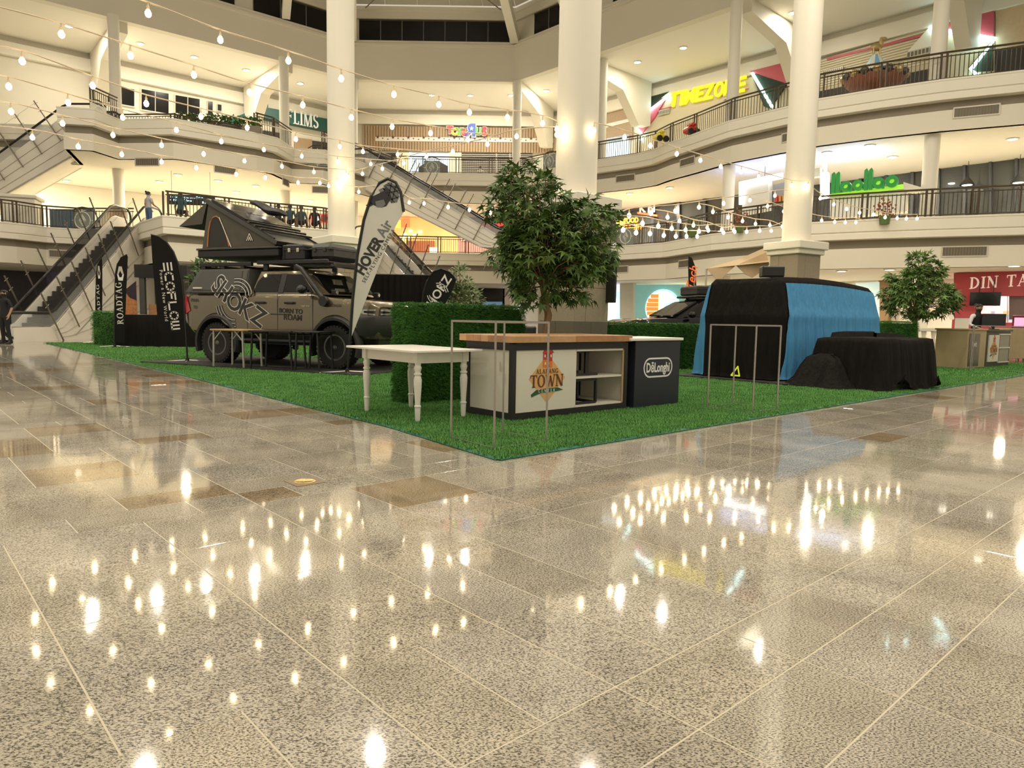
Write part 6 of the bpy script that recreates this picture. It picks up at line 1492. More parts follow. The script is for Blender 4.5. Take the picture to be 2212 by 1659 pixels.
DG = mat('flag_print_dark', (.025, .025, .027), .6); MG = mat('flag_print_grey', (.17, .17, .175), .6)
fl_text(hv, L2, 'HOVER', 798, 556, .265, 60, DG, .045, sx=.86); fl_text(hv, L2, 'Air', 831, 497, .265, 60, MG, .02, sx=.9); fl_text(hv, L2, 'SELF-FLYING CAMERA', 818, 556, .098, 60, DG, .001, 1.2)
for nm, pts, mm, dy in (('drone_body', [(795, 440), (803, 428), (820, 420), (832, 408), (842, 415), (846, 430), (835, 448), (826, 451), (812, 448)], DG, -.006), ('drone_arm', [(790, 447), (800, 438), (806, 446), (800, 449)], DG, -.006), ('drone_camera', [(811, 438), (829, 434), (833, 444), (827, 451), (813, 450)], MG, -.009), ('drone_cage', [(828, 404), (842, 396), (857, 405), (862, 425), (858, 440), (845, 442), (836, 430)], MG, -.004), ('drone_motor', [(818, 413), (828, 408), (832, 414), (822, 419)], MG, -.009)):
    put(flat([L2(*q) for q in pts], .002), 0, 0, 0, dy).build(nm, mm, hv)
cg = []
for a, b in (((832, 405), (860, 432)), ((828, 410), (852, 440)), ((838, 398), (862, 420)), ((846, 398), (838, 432)), ((855, 404), (846, 440)), ((860, 415), (836, 420)), ((862, 428), (838, 436)), ((834, 402), (858, 408))): cg.append([L2(*a), L2(*b)])
put(strokes(cg, .016, .002), 0, 0, 0, -.009).build('drone_grille', DG, hv)
sk, L2 = flag('black feather flag with white slanted lettering above the tall hedge block', 17.5, (916, 745), [(913, 690), (911, 640), (914, 600), (922, 572), (936, 552), (953, 546), (970, 552), (980, 561), (986, 571)], [(978, 592), (958, 630), (935, 670), (922, 690)], FLB, .02)
fl_text(sk, L2, 'SHOKZ', 946, 600, .30, 57, FTX, .02)
xx, zz = L2(946, 600)
for r_ in (.20, .25): 
    put(ringz(xx, zz, r_, r_+.018, 10, 100, 10, .002), 0, 0, 0, -.006).build('logo_wave', FTX, sk); put(ringz(xx, zz, r_, r_+.018, 190, 280, 10, .002), 0, 0, 0, -.006).build('logo_wave', FTX, sk)
ec, L2 = flag('wide black feather flag with white vertical lettering at the rear of the truck', 15.45, (405, 784), [(402, 724), (400, 700), (398, 650), (393, 605), (386, 573), (375, 545), (360, 524), (343, 512), (326, 508)], [(329, 560), (336, 640), (343, 718)], FLB, .015, .45)
# ECOFLOW is drawn from bars and arcs, reading downwards
gx, gz = L2(371, 641)
def ef(paths, w=.035): return strokes(paths, w, .002)
G_ = []; H = .16; W_ = .155; S_ = .212; xo = -3*S_
for i, ch in enumerate('ECOFLOW'):
    x = xo + i*S_; a, b = x - W_/2, x + W_/2
    if ch == 'E' or ch == 'W':
        if ch == 'E': pp = [[(a, H/2), (b, H/2)], [(a, 0), (b, 0)], [(a, -H/2), (b, -H/2)]]
        else: pp = [[(a, H/2), (a, -H/2), (b, -H/2), (b, H/2)], [(x, H/2), (x, -H/2)]]
    elif ch == 'L': pp = [[(a, H/2), (a, -H/2), (b, -H/2)]]
    elif ch == 'F': pp = [[(b, H/2), (a, H/2), (a, -H/2)], [(a, 0), (b-.03, 0)]]
    elif ch == 'C': pp = [[(b, H/2), (a+.04, H/2), (a, H/2-.05), (a, -H/2+.05), (a+.04, -H/2), (b, -H/2)]]
    else: pp = [[(a+.04, H/2), (b-.04, H/2), (b, H/2-.05), (b, -H/2+.05), (b-.04, -H/2), (a+.04, -H/2), (a, -H/2+.05), (a, H/2-.05), (a+.04, H/2)]]
    put(ef(pp), gx, gz, R(-84), -.006).build('letter', FTX, ec)
fl_text(ec, L2, 'Power a New World', 354, 640, .105, -85, FTX, .0, 1.25)
for (Y, foot, pole, edge, lab, txp, txs) in ((21.3, (248, 748), [(247, 735), (248, 640), (249, 590), (253, 568), (261, 554), (274, 547)], [(276, 552), (273, 620), (270, 700), (269, 740)], 'slim black feather flag with serif lettering and hexagon logo before the booth', (258, 652), 1.0),
                                        (23.8, (209, 742), [(207, 733), (207, 640), (208, 595), (211, 572), (216, 562), (220, 558)], [(221, 565), (221, 640), (220, 735)], 'narrowest black feather flag with serif lettering behind the green hedge cube', (213, 655), .45)):
    rt, L2 = flag(lab, Y, foot, pole, edge, FLB, .015, .4)
    x, z = L2(*txp); sm = serif_text('ROADTAG', .19, .002, .10); sm.v = [(a*1.02, b, c*(1 if txs == 1 else .5)) for a, b, c in sm.v]; put(sm, x, z, R(91), -.006).build('lettering', FTX, rt)
    x, z = L2(txp[0]+2*txs, 589); k = txs
    for nm, pts, mm in (('logo_top', [(-.09*k, .0), (-.04*k, .22), (.05*k, .22), (.1*k, .0), (.05*k, -.01), (0, .1), (-.05*k, -.01)], VENTF), ('logo_base', [(-.1*k, 0), (-.05*k, -.02), (-.03*k, -.1), (.04*k, -.1), (.06*k, -.02), (.11*k, 0), (.07*k, -.2), (-.06*k, -.2)], FTX)): put(flat(pts, .002), x, z, 0, -.006).build(nm, mm, rt)
of, L2 = flag('narrow black feather flag with orange script beside the black car', 21.5, (1494, 770), [(1496, 740), (1489, 660), (1488, 600), (1487, 565), (1488, 552)], [(1495, 556), (1502, 575), (1504, 610), (1505, 640), (1503, 740)], FLB, .012)
fl_text(of, L2, 'Tech', 1495, 600, .36, 82, glow('orange_print', (.85, .16, .03), .25), .01, shear=.3); fl_text(of, L2, 'AUTO SERVICES', 1501, 602, .07, 88, FTX, .0)
# ---------------------------------------------------------------- booth, backdrop, tent, loudspeakers
WOODP = mat('plywood_crate', (.42, .20, .08), .55, var=.3, scale=8)
st = thing('booth_stage', 'black skirted booth platform behind the flags at the left', 'stage', (-12.4, 22.0, .012), R(2))
MB().cbox(.02, 2.95, .05, 1.9, 0, .98, .02).build('deck', BLACK, st)
rows, per, tot = drape(3.0, 1.95, .06, [(.02, .99, 0), (.0, .97, .2), (-.02, .5, .8), (-.05, .02, 1.4)], 150, .025, 3.3); mb = MB(); mb.grid([r + [r[0]] for r in rows]); weld(mb.build('skirt', BC, st, fix=False))
bo_ = thing('display_booth', 'dark framed display booth with a black header on the platform', 'booth', (-11.75, 22.3, 1.02), R(2))
for x in (0, .86): MB().box(x, x+.16, 0, .12, 0, 1.25).build('post', mat('dark_grey_metal', (.10, .098, .09), .4, .5) if x == 0 else bpy.data.materials['dark_grey_metal'], bo_)
MB().box(-.12, 1.5, -.04, .5, 1.15, 1.55).build('header', BLACK, bo_); MB().box(.1, 1.2, .8, .84, 0, 1.2).build('back_wall', mat('olive_tarp', (.15, .145, .11), .8), bo_); MB().box(.5, .86, .78, .8, .0, 1.2).build('dark_gap', DKW, bo_)
for i, (x, w) in enumerate(((.2, .4), (.66, .5))): cr = thing('wooden_crate', ('left' if i == 0 else 'right') + ' plywood crate standing inside the booth frame', 'crate', (-11.75+x, 22.45, 1.01), R(2), 'plywood crates in the booth'); [MB().box(0, w, 0, .3, k*.11+.003, k*.11+.107).build('plank', WOODP, cr) for k in range(3)]
bd = thing('backdrop_panel', 'purple and orange graphic panel leaning beside the booth', 'panel', (-12.3, 22.2, 1.005), R(2)); MB().prism([(0, 0, 0), (.5, 0, 0), (.5, 0, 1.05), (.12, 0, .75), (.0, 0, .35)], (0, .02, 0)).build('panel', mat('orange_speckle', (.50, .20, .07), .7, var=.7, scale=14), bd); MB().prism([(.13, -.004, .74), (.5, -.004, 1.05), (.5, -.004, .45), (.3, -.004, .52)], (0, .004, 0)).build('purple_field', mat('purple_print', (.03, .015, .035), .6), bd)
bb = thing('backdrop', 'black cloth backdrop stretched behind the truck bonnet', 'backdrop', (-3.9, 19.0, .012), R(0))
P = [[(x*2.05/40, .035*math.sin(x*1.9) + .02*math.sin(x*4.1), z) for x in range(41)] for z in (0.02, .7, 1.4, 2.18)]; weld(MB().grid(P).build('cloth', BC, bb, fix=False))
for x in (0, 2.05): MB().tube([(x, .06, 0), (x, .06, 2.2)], .025, 6).build('post', BLACK, bb)
MB().tube([(0, .06, 2.19), (2.05, .06, 2.19)], .02, 6).build('cross_bar', BLACK, bb)
# beige gazebo behind the right wide column
BEI = mat('beige_tent_cloth', (.50, .38, .24), .8, var=.08, scale=2); 
gz_ = thing('gazebo_tent', 'beige gazebo tent with drooping valance behind the right wide column', 'tent', (0, 0, 0))
def gq(px, py, Y): return at(px, py, Y)
A, B, C_, D_ = gq(1526, 580, 23), gq(1720, 560, 22.6), gq(1730, 548, 25.5), gq(1560, 572, 25.8); PKt = gq(1668, 528, 24.3)
for a, b in ((A, B), (B, C_), (C_, D_), (D_, A)):
    n = 8; P = [[a + (b-a)*(i/n) for i in range(n+1)], [a*.5 + PKt*.5 + ((b*.5 + PKt*.5) - (a*.5 + PKt*.5))*(i/n) - V((0, 0, .08)) for i in range(n+1)], [PKt]*(n+1)]; MB().grid(P).build('roof_panel', BEI, gz_, fix=False)
for q in ([(1527, 580), (1590, 573), (1562, 598), (1552, 618), (1545, 600)], [(1590, 573), (1655, 545), (1662, 572), (1640, 590), (1625, 600), (1610, 592)]): MB().prism([gq(x, y, 22.95) for x, y in q], (0, .03, 0)).build('valance', BEI, gz_)
for p in (A, B, C_, D_): MB().tube([V((p.x, p.y, .012)), p], .03, 6).build('leg', STEEL, gz_)
def speaker(label, p, rz_, w, d, h, stand):
    t = thing('loudspeaker', label, 'loudspeaker', p, rz_); MB().cbox(-w/2, w/2, -d/2, d/2, 0, h, .02).build('cabinet', BLACK, t); MB().cbox(-w/2+.03, w/2-.03, -d/2-.015, -d/2, .03, h-.03, .005).build('grille', mat('speaker_grille', (.02, .02, .02), .7, bump=.3) if 'speaker_grille' not in bpy.data.materials else bpy.data.materials['speaker_grille'], t)
    if stand: 
        MB().tube([(0, 0, -p[2]+.35), (0, 0, 0)], .02, 8).build('pole', BLACK, t)
        for k in range(3): a = k*2.094; MB().tube([(0, 0, -p[2]+.6), (.45*math.cos(a), .45*math.sin(a), -p[2]+.02)], .014, 6).build('leg', BLACK, t)
q = at(1667, 590, 17.4); speaker('black loudspeaker showing above the draped vehicle', (q.x, q.y, 2.20), R(-8), .52, .4, .26, True)
q = at(1312, 600, 14.3); t_ = thing('wall_speaker', 'tall slim black panel hung on the side of the centre plinth', 'loudspeaker', (q.x+.02, q.y, q.z-.1), R(42)); MB().cbox(-.03, .03, -.2, .2, -.4, .5, .01).build('cabinet', BLACK, t_)
q = at(1140, 690, 12.6); speaker('low black loudspeaker standing between the hedge and the centre plinth', (q.x, 12.6, .012), R(-4), .3, .35, .95, False)
# ---------------------------------------------------------------- carousel and other things on the balconies
cw = thing('carousel', 'small painted carousel with a blue cone roof and horse on top on the top balcony', 'carousel', at(1887, 195, 30.5), 0); cw.location.z = F3+.02; cw.scale = (1, 1, 1.14)
cs_ = 30.5/1523.5
RUST = mat('carousel_red', (.26, .09, .055), .5, var=.3, scale=8); GOLD = mat('carousel_gold', (.50, .36, .16), .35, .5, var=.3)
MB().lathe([(.5, 0), (.5, .1), (.2, .18)], 24).build('base', RUST, cw, True); MB().lathe([(.16, .1), (.12, .5), (.16, .8), (.12, 1.1)], 12).build('pole', RUST, cw, True)
MB().lathe([(.15, .75), (.9, .82), (1.12, 1.02), (1.16, 1.15), (.2, 1.2)], 28).build('canopy_bowl', RUST, cw, True)
for k in range(16): a = 2*PI*k/16; MB().ball((1.16*math.cos(a), 1.16*math.sin(a), 1.22), .17, .17, .14, 8, 5).build('scallop', GOLD if k % 2 else mat('carousel_dark', (.07, .06, .05), .4) if 'carousel_dark' not in bpy.data.materials else bpy.data.materials['carousel_dark'], cw, True)
for k in range(12):
    a0, a1 = 2*PI*k/12, 2*PI*(k+1)/12
    MB().add([(.95*math.cos(a0), .95*math.sin(a0), 1.3), (.95*math.cos(a1), .95*math.sin(a1), 1.3), (.45*math.cos(a1), .45*math.sin(a1), 1.55), (.45*math.cos(a0), .45*math.sin(a0), 1.55), (.14*math.cos(a1), .14*math.sin(a1), 2.0), (.14*math.cos(a0), .14*math.sin(a0), 2.0)], [(0,1,2,3), (3,2,4,5)]).build('roof_gore', mat('carousel_blue', (.20, .47, .68), .45) if k == 0 else (bpy.data.materials['carousel_blue'] if k % 2 == 0 else WHITE), cw, fix=False)
hs_ = MB().ball((0, 0, 2.28), .24, .11, .14).ball((.2, 0, 2.45), .10, .07, .2).ball((.3, 0, 2.58), .14, .06, .07)
for x, y in ((-.14, -.06), (-.14, .06), (.12, -.06), (.12, .06)): hs_.tube([(x, y, 2.25), (x+.04, y, 2.02)], .03, 6)
hs_.build('horse_figure', GOLD, cw, True)
for (px, py, c, lab, s) in ((1425, 300, (.75, .65, .03), 'yellow ride-on toy behind the top railing left of the red one', .3), (1492, 285, (.55, .04, .03), 'red ride-on toy behind the curved top railing', .32)):
    p = G(px, py, F3); d = V((p.x, p.y, 0)).normalized()*.9; t = thing('ride_on_toy', lab, 'toy', (p.x+d.x, p.y+d.y, F3+.02), R(20)); m_ = mat('toy_%d' % px, c, .35)
    MB().cbox(-s, s, -.3, .3, .12, .42, .1).build('body', m_, t); MB().cbox(-s*.3, s*.6, -.25, .25, .42, .62, .08).build('cabin', m_, t)
    for x in (-s*.6, s*.6): MB().lathe([(0.01, -.05), (.15, -.05), (.15, .05), (0.01, .05)], 14, (x, -.3, .15), 1).build('wheel', BLACK, t)
for (px, py, lab) in ((2089, 400, 'black pendant lamp hanging in the glazed shop at the right'), (2200, 395, 'black pendant lamp hanging at the right edge'), (1651, 398, 'small black pendant lamp left of the white kiosk')):
    p = onp(px, py, WR, 1.0) if px > 1700 else at(px, py, 33); t = thing('pendant_lamp', lab, 'lamp', p, 0, 'black pendant lamps'); k = 1 if px > 1700 else .5
    MB().lathe([(.02*k, .55*k), (.05*k, .35*k), (.1*k, .28*k), (.3*k, .0)], 18).build('shade', BLACK, t, True); MB().lathe([(.2*k, .02*k), (.2*k, .0), (0.01, -.02*k)], 14).build('lamp', LAMPW, t); MB().tube([(0, 0, .5*k), (0, 0, 1.6*k)], .012, 5).build('cord', BLACK, t)
for (px, py, lab) in ((1906, 440, 'hanging basket of reddish flowers on the right balcony railing'), (1370, 462, 'hanging basket of dark red flowers'), ):
    pass
FLO = mat('dried_flower', (.30, .12, .06), .8, var=.5, scale=20)
for (px, py, lab) in ((1912, 455, 'basket of reddish dried flowers hung on the right balcony railing'), (1598, 477, 'dark flower basket hung on the lower balcony railing among the string lights'), (1497, 488, 'green flower basket hung on the lower balcony railing left of the string light knot')):
    fr = edge_frame(E2, 0, px, py, .12)
    if fr is None: continue
    t = thing('flower_basket', lab, 'flower basket', fr[0], 0, 'flower baskets on the lower railing'); rn = random.Random(px); mb = MB()
    MB().lathe([(.16, -.5), (.2, -.2), (.17, -.2), (.1, -.45)], 12).build('basket', mat('basket_green', (.10, .16, .04), .7) if 'basket_green' not in bpy.data.materials else bpy.data.materials['basket_green'], t)
    for k in range(60): d = V((rn.gauss(0, .16), rn.gauss(0, .12), rn.gauss(.0, .22))); mb.ball(d, .045, .045, .04, 6, 4)
    mb.build('flowers', FLO if 'green' not in lab else LEAFV, t, True)['kind'] = 'stuff'
plh = thing('planter_hedge', 'row of dark leafy plants on the top balcony behind the left railing', 'planter', (-16.6, 35.2, F3+.02), R(8)); rn = random.Random(3); mb = MB(); lf = oval_leaf(.16)
for k in range(700):
    p = V((rn.uniform(0, 4.0), rn.uniform(-.15, .15), rn.uniform(.25, .75))); mb.add([Matrix.Translation(p) @ Matrix.Rotation(rn.random()*6.28, 4, 'Z') @ Matrix.Rotation(rn.uniform(-1, 1), 4, 'X') @ V(v) for v in lf[0]], lf[1])
mb.build('foliage', LEAF, plh, fix=False)['kind'] = 'stuff'; MB().cbox(-.05, 4.05, -.2, .2, 0, .3, .02).build('trough', TAUPE, plh)
bx_ = thing('pedestal', 'cream corner pedestal of the lower balcony behind the left escalator', 'pedestal', (-23.4, 34.0, F2-1.7), R(20)); MB().cbox(-.7, .7, -.5, .7, 0, 3.0, .03).build('body', CREAM, bx_); MB().cbox(-.8, .8, -.6, .8, 3.0, 3.15, .03).build('cap', CREAM, bx_)

# ---------------------------------------------------------------- string lights
GLOW = glow('bulb_filament', (1., .80, .48), 28.); SOCK = mat('bulb_socket', (.62, .48, .33), .5); CORD = mat('pale_cord', (.62, .50, .36), .6)
BM_ = MB().lathe([(.013, .05), (.026, .033), (.043, 0), (.039, -.03), (.022, -.052), (.003, -.06)], 8).mesh('bulb', GLOW, True)
SM_ = MB().lathe([(.018, .04), (.02, .085), (.012, .095), (.006, .14)], 8).mesh('socket', SOCK, True)
def strand(label, bulbs, deps, ends=()):
    """bulbs: pixels of the bulbs; deps: [(px, distance)...] along the strand; ends: extra cable points (px, py, distance)"""
    def dep(x):
        for (x0, d0), (x1, d1) in zip(deps, deps[1:]):
            if x0 <= x <= x1: return d0 + (d1-d0)*(x-x0)/(x1-x0)
        return deps[0][1] if x < deps[0][0] else deps[-1][1]
    t = thing('string_light', label, 'string lights', (0, 0, 0), 0, 'warm string lights')
    pts = [at(x, y, dep(x)) for x, y in bulbs]; cab_ = []
    for p in pts:
        b = bpy.data.objects.new('bulb', BM_); link(b, t); b.location = p
        s = bpy.data.objects.new('socket', SM_); link(s, b)
        cab_.append(p + V((0, 0, .14)))
    allp = [at(*q) for q in ends if q[0] <= bulbs[0][0]] + cab_ + [at(*q) for q in ends if q[0] > bulbs[0][0]]
    MB().tube(smooth3(allp), .012, 5).build('cable', CORD, t, fix=False)
    return t
def smooth3(P, k=4):
    out = []
    for i in range(len(P)-1):
        p0, p1, p2, p3 = P[max(i-1, 0)], P[i], P[i+1], P[min(i+2, len(P)-1)]
        for j in range(k): t = j/k; out.append(.5*((2*p1)+(p2-p0)*t+(2*p0-5*p1+4*p2-p3)*t*t+(3*p1-p0-3*p2+p3)*t**3))
    out.append(P[-1]); return out
strand('topmost string of warm bulbs running from the upper left to the centre column', [(320, 28), (476, 85), (623, 130), (737, 169), (851, 203), (948, 225), (1014, 242), (1096, 253), (1172, 266), (1203, 278)], [(300, 9.8), (476, 11), (737, 11.7), (948, 13.2), (1203, 13.95)], [(200, -35, 9.2)])
strand('second string of warm bulbs from the top, passing below the green fascia letters', [(133, 73), (282, 119), (419, 161), (539, 199), (654, 226), (759, 253), (847, 273), (930, 287), (1011, 301)], [(0, 9.5), (539, 12), (1011, 15)], [(-60, 0, 9.2), (1070, 292, 15.3)])
strand('third string of warm bulbs from the top on the left', [(48, 131), (200, 184), (316, 223), (434, 251), (534, 275), (639, 300), (734, 316), (784, 327), (859, 333)], [(0, 10), (534, 14), (859, 19.5)], [(-60, 95, 9.6), (930, 328, 19.2)])
strand('fourth string of warm bulbs from the top on the left', [(19, 186), (147, 221), (265, 253), (381, 280), (478, 305), (570, 323), (652, 337), (729, 348), (801, 354)], [(0, 11), (478, 15.5), (729, 21.6), (801, 21.8)], [(-60, 155, 10.6), (870, 349, 20)])
strand('fifth string of warm bulbs from the top on the left', [(24, 240), (135, 266), (244, 291), (349, 313), (440, 332), (528, 347), (609, 359), (678, 371), (748, 377)], [(0, 12), (440, 16.5), (748, 21.7)], [(-60, 215, 11.6)])
strand('lowest string of warm bulbs on the left', [(70, 296), (169, 316), (263, 333), (349, 349), (424, 362), (510, 376), (573, 383), (644, 394), (691, 395), (710, 401), (729, 395)], [(0, 13), (424, 17.5), (729, 21.7)], [(-60, 268, 12)])
strand('string of warm bulbs slung between the left column and the centre column', [(753, 382), (783, 375), (826, 364), (872, 352), (921, 338), (978, 327), (1053, 311), (1116, 294), (1203, 290)], [(753, 21.6), (1203, 13.95)])
strand('string of warm bulbs behind the white flag and the tree', [(775, 414), (842, 410), (884, 437), (916, 439), (968, 447), (1014, 453), (1059, 459)], [(775, 21.9), (1059, 20)], [(745, 398, 21.8), (1110, 462, 19)])
strand('string of warm bulbs from the centre column down to the right column', [(1283, 281), (1349, 296), (1405, 314), (1462, 332), (1513, 346), (1557, 359), (1601, 371), (1639, 381), (1710, 400), (1745, 401)], [(1283, 14.0), (1710, 21.0)])
strand('rising string of warm bulbs between the centre plinth and the right column', [(1359, 465), (1406, 460), (1459, 455), (1510, 447), (1563, 439), (1620, 432), (1674, 422)], [(1340, 14.6), (1700, 21.0)], [(1338, 461, 14.3), (1702, 410, 21)])
strand('string of warm bulbs passing behind the right column', [(1658, 445), (1693, 456), (1751, 471), (1775, 476), (1803, 479), (1826, 480), (1849, 480)], [(1600, 21.5), (1850, 24)], [(1622, 428, 21.3), (1872, 478, 24.2)])
strand('sagging string of warm bulbs below the orange neon sign', [(1388, 482), (1422, 488), (1451, 493), (1481, 496), (1510, 499), (1530, 497), (1559, 496), (1587, 500), (1613, 500), (1641, 498), (1666, 498), (1690, 489)], [(1388, 15.5), (1690, 22.3)], [(1338, 466, 14.3)])
strand('lowest string of warm bulbs on the right below the orange neon sign', [(1346, 496), (1374, 502), (1404, 504), (1434, 508), (1460, 510), (1483, 510), (1506, 510)], [(1346, 15), (1506, 18.5)], [(1330, 485, 14.5), (1560, 500, 19.5)])
strand('string of warm bulbs falling right from below the two white shop letters', [(1442, 469), (1468, 477), (1498, 486), (1528, 491), (1563, 502), (1585, 497)], [(1442, 17.5), (1585, 20.5)], [(1416, 453, 17)])
strand('string of warm bulbs falling right towards the right column', [(1540, 457), (1573, 469), (1604, 477), (1632, 483), (1663, 486)], [(1540, 19.5), (1663, 22.5)], [(1512, 440, 19), (1690, 487, 23)])
strand('string of warm bulbs from the right column along the green sign balcony', [(1772, 428), (1801, 441), (1829, 451), (1857, 459), (1887, 463), (1912, 469), (1938, 471), (1958, 472), (1981, 472)], [(1745, 21), (1981, 24.3)], [(1747, 398, 21.2)])

# ---------------------------------------------------------------- people
SKIN = mat('skin_tone', (.36, .20, .12), .55, var=.05); HAIR = mat('dark_hair', (.012, .010, .009), .5); EYE = mat('eye_dark', (.01, .008, .008), .3); LIP = mat('lip_tone', (.26, .10, .08), .5)
def cloth(n, c): return mat('cloth_' + n, c, .8, var=.12, scale=5)
_todo = []
def person(label, loc, rz_, shirt, pants, arms=None, legs=None, sit=0., lean=0., sleeve=.5, shoe=None, hair='short', vest=None, turn=0.):
    t = thing('person', label, 'person', loc, rz_)
    up = lambda x, y, z: V((x, y - lean*max(0, z-.95), z - sit))
    J = {'pel': up(0, 0, .94), 'sp': up(0, 0, 1.1), 'ch': up(0, -.01, 1.29), 'nb': up(0, .01, 1.44), 'hb': up(0, 0, 1.52), 'hm': up(0, -.015, 1.60), 'ht': up(0, -.005, 1.695)}
    Rr = {'pel': (.15, .11), 'sp': (.135, .10), 'ch': (.155, .11), 'nb': (.075, .065), 'hb': (.06, .065), 'hm': (.082, .098), 'ht': (.058, .07)}
    E_ = [('pel', 'sp'), ('sp', 'ch'), ('ch', 'nb'), ('nb', 'hb'), ('hb', 'hm'), ('hm', 'ht')]
    for s, n in ((-1, 'l'), (1, 'r')):
        el, wr = (arms or {}).get(n, ((s*.25, .03, 1.13), (s*.27, -.06, .90)))
        J['sh'+n] = up(s*.175, .0, 1.40); J['el'+n] = up(*el); J['wr'+n] = up(*wr); d = (J['wr'+n]-J['el'+n]).normalized()
        J['pa'+n] = J['wr'+n] + d*.07
        Rr.update({'sh'+n: (.062, .062), 'el'+n: (.042, .042), 'wr'+n: (.028, .028), 'pa'+n: (.034, .022)}); E_ += [('ch', 'sh'+n), ('sh'+n, 'el'+n), ('el'+n, 'wr'+n), ('wr'+n, 'pa'+n)]
        sd_ = d.cross(V((0, 1, 0))).normalized() if abs(d.y) < .9 else V((1, 0, 0))
        for k in range(4):
            o = sd_*((k-1.5)*.017); a, b = 'f%d%sa' % (k, n), 'f%d%sb' % (k, n); ln = (.06, .075, .07, .055)[k]
            J[a] = J['pa'+n] + o + d*(.03 + ln*.4); J[b] = J[a] + d*ln*.5 + V((0, -.018, -.006)); Rr[a] = (.0095, .0095); Rr[b] = (.008, .008); E_ += [('pa'+n, a), (a, b)]
        J['th'+n] = J['wr'+n] + d*.045 + V((-s*.035, -.03, 0)); J['ti'+n] = J['th'+n] + d*.035 + V((0, -.01, 0)); Rr['th'+n] = (.012, .012); Rr['ti'+n] = (.009, .009); E_ += [('wr'+n, 'th'+n), ('th'+n, 'ti'+n)]
        kn, an = (legs or {}).get(n, ((s*.10, -.01, .50), (s*.11, .02, .09)))
        J['hi'+n] = up(s*.09, 0, .90); J['kn'+n] = V(kn); J['an'+n] = V(an); J['to'+n] = V(an) + V((s*.02, -.17, -.055)); J['he'+n] = V(an) + V((0, .05, -.05))
        Rr.update({'hi'+n: (.10, .10), 'kn'+n: (.066, .066), 'an'+n: (.045, .05), 'to'+n: (.042, .028), 'he'+n: (.04, .035)}); E_ += [('pel', 'hi'+n), ('hi'+n, 'kn'+n), ('kn'+n, 'an'+n), ('an'+n, 'to'+n), ('an'+n, 'he'+n)]
    K = list(J); me = bpy.data.meshes.new('body'); me.from_pydata([tuple(J[k]) for k in K], [(K.index(a), K.index(b)) for a, b in E_], [])
    o = bpy.data.objects.new('body', me); link(o, t); md = o.modifiers.new('skin', 'SKIN'); sv = me.skin_vertices[0].data if me.skin_vertices else None
    if sv is None:
        bm = bmesh.new(); bm.from_mesh(me); bm.verts.layers.skin.verify(); bm.to_mesh(me); bm.free(); sv = me.skin_vertices[0].data
    for i, k in enumerate(K): sv[i].radius = Rr[k]; sv[i].use_root = (k == 'pel')
    md.use_smooth_shade = True; ss = o.modifiers.new('sub', 'SUBSURF'); ss.levels = 2; ss.render_levels = 2
    _todo.append((o, J, shirt, pants, sleeve, shoe or BLACK, vest))
    H = J['hm']; ax = Matrix.Rotation(turn, 4, 'Z')
    def hd(v): return H + (ax @ V(v))
    hm = MB()
    for i in range(5):
        f = i/4; z = -.02 + .135*f; r = math.sqrt(max(.02, 1-(max(0, f-.35)/.68)**2)); hm_r = [(r*.094*math.cos(a), .022 + r*.112*math.sin(a), max(z, .060) if math.sin(a) < -.25 else z) for a in [2*PI*k/14 for k in range(14)]]
        if i == 0: rr2 = []
        rr2.append([hd(p) for p in hm_r])
    MB().loft(rr2).build('hair', HAIR, t, True)
    if hair == 'bun': MB().ball(hd((0, .12, .09)), .045).build('hair_bun', HAIR, t, True)
    if hair == 'long': MB().ball(hd((0, .075, -.06)), .08, .05, .13).build('hair_back', HAIR, t, True)
    for s in (-1, 1):
        MB().ball(hd((s*.032, -.092, .012)), .011, .008, .008, 8, 5).build('eye', EYE, t, True); MB().ball(hd((s*.086, .005, -.005)), .014, .022, .032, 8, 5).build('ear', SKIN, t, True); MB().bar(hd((s*.016, -.098, .034)), hd((s*.05, -.088, .034)), .007).build('eyebrow', HAIR, t)
    MB().loft([[hd((-.006, -.098, .012)), hd((.006, -.098, .012)), hd((0, -.085, .012))], [hd((-.017, -.10, -.028)), hd((.017, -.10, -.028)), hd((0, -.122, -.024))]]).build('nose', SKIN, t, True)
    MB().ball(hd((0, -.093, -.052)), .024, .010, .007, 10, 5).build('mouth', LIP, t, True)
    return t
NV = cloth('navy', (.012, .015, .028)); BKC = cloth('black', (.010, .010, .011)); BLC = cloth('slate_blue', (.05, .10, .14)); TEAL = cloth('teal', (.02, .07, .08)); WHC = cloth('white', (.70, .68, .66)); GRC = cloth('grey', (.42, .41, .39)); DEN = cloth('denim', (.06, .10, .20)); DKC = cloth('dark', (.025, .02, .02))
person('man in a black polo shirt and black trousers standing at the far left', (-15.98, 22.25, .0), R(-20), BKC, BKC, {'l': ((-.26, .06, 1.14), (-.25, .02, .9)), 'r': ((.27, .05, 1.15), (.30, -.07, .93))}, {'l': ((-.11, -.02, .5), (-.13, .02, .09)), 'r': ((.11, .0, .5), (.15, .05, .09))}, sleeve=.55)
p_ = G(322, 480, F2); person('woman in a pale top and jeans riding up at the head of the left escalator', (p_.x, p_.y, F2-.4), R(150), GRC, DEN, {'l': ((-.25, -.05, 1.15), (-.2, -.28, 1.05)), 'r': ((.24, .0, 1.15), (.22, -.2, 1.0))}, hair='bun', sleeve=.3)
def behind(px, py, d_=1.0): p = G(px, py, F2); q = V((p.x, p.y, 0)).normalized()*d_; return (p.x+q.x, p.y+q.y, F2+.03)
SITL = {'l': ((-.12, -.42, .52), (-.13, -.45, .10)), 'r': ((.12, -.42, .52), (.13, -.45, .10))}
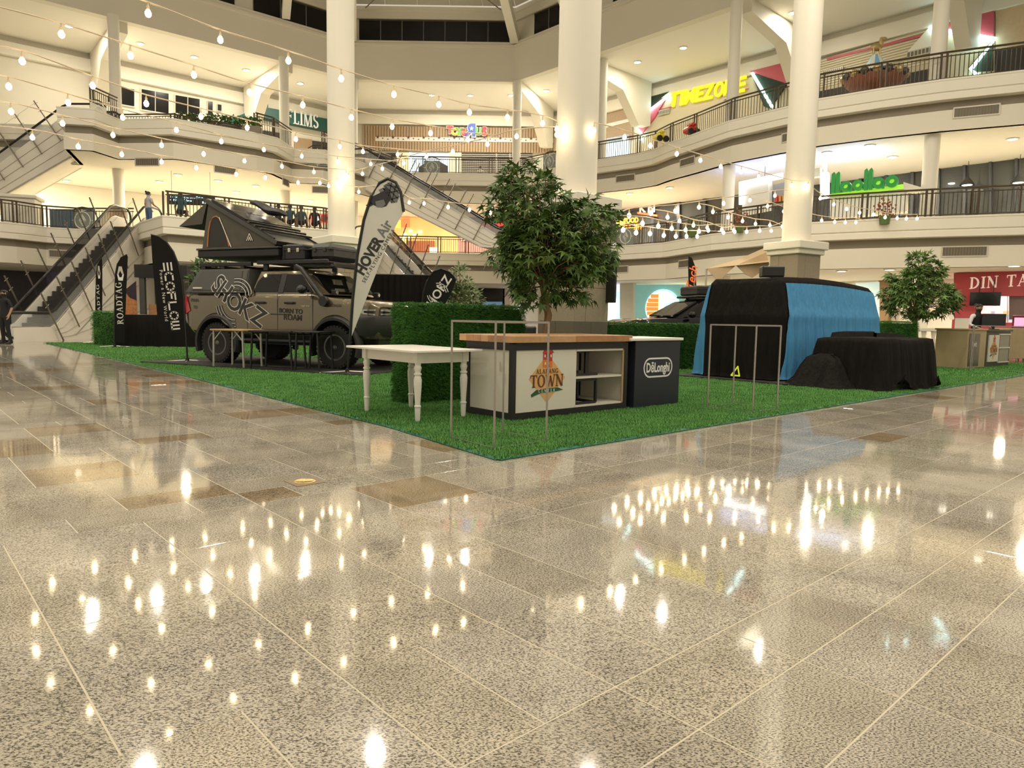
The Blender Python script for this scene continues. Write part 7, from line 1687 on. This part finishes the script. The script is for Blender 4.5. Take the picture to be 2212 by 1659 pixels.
for (px, py, sh_, lab, hr) in ((391, 470, TEAL, 'person in a dark teal shirt standing under the hanging direction sign', 'short'), (602, 489, DKC, 'person in dark clothes at the lower balcony railing, leftmost of four', 'short'), (627, 490, BLC, 'person in a blue shirt at the lower balcony railing, second of four', 'short'), (651, 492, BLC, 'person in a slate blue shirt at the lower balcony railing, third of four', 'short'), (680, 494, DKC, 'person in dark clothes at the lower balcony railing, rightmost of four', 'long')):
    person(lab, behind(px, py), R(180 if px > 500 else 170), sh_, BKC, hair=hr, sit=.62 if px > 500 else .6, legs=SITL if px > 500 else {'l': ((-.12, -.3, .40), (-.12, -.1, .10)), 'r': ((.12, -.3, .40), (.12, -.1, .10))})
q = G(1036, 383, F3); person('person in a grey patterned shirt sitting behind the top balcony railing', (q.x, q.y+1.0, F3+.03), R(175), GRC, BKC, sit=.85, legs={'l': ((-.2, -.4, .18), (-.05, -.3, .08)), 'r': ((.2, -.4, .18), (.05, -.3, .08))})
q = at(2108, 690, 20.2); person('server in a black waistcoat and white sleeves looking down behind the oak counter', (q.x, q.y, .012), R(12), WHC, BKC, {'l': ((-.27, -.05, 1.14), (-.22, -.25, 1.06)), 'r': ((.26, -.08, 1.14), (.16, -.28, 1.08))}, vest=BKC, lean=.12, sleeve=1.0, hair='bun')
dg = bpy.context.evaluated_depsgraph_get()
for o, J, shirt, pants, sleeve, shoe, vest in _todo:
    me = bpy.data.meshes.new_from_object(o.evaluated_get(dg)); o.modifiers.clear(); o.data = me; me.materials.clear()
    for m_ in (SKIN, shirt, pants, shoe, vest or shirt): me.materials.append(m_)
    segs = []
    for n in 'lr': segs += [(J['sh'+n], J['el'+n], 'ua', n), (J['el'+n], J['wr'+n], 'fa', n), (J['wr'+n], J['pa'+n] + (J['pa'+n]-J['wr'+n]), 'ha', n), (J['hi'+n], J['kn'+n], 'th', n), (J['kn'+n], J['an'+n], 'ca', n), (J['he'+n], J['to'+n], 'ft', n)]
    segs += [(J['pel'], J['sp'], 'lo', ''), (J['sp'], J['ch'], 'to', ''), (J['ch'], J['nb'], 'to', ''), (J['nb'], J['ht'], 'hd', '')]
    for pg in me.polygons:
        c = pg.center; best = None
        for a, b, nm, n in segs:
            ab = b-a; k = max(0, min(1, (c-a).dot(ab)/max(1e-6, ab.length_squared))); d = (c-(a+ab*k)).length - {'to': .08, 'lo': .09, 'th': .06}.get(nm, 0)
            if best is None or d < best[0]: best = (d, nm, k)
        _, nm, k = best
        pg.material_index = {'hd': 0 if k > .06 else 1, 'to': 4, 'lo': 4 if k > .45 else 2, 'th': 2, 'ca': 2, 'ft': 3, 'ha': 0, 'ua': 1 if sleeve >= .5 or k < sleeve*2 else 0, 'fa': 1 if sleeve > .8 else 0}[nm]
        pg.use_smooth = True
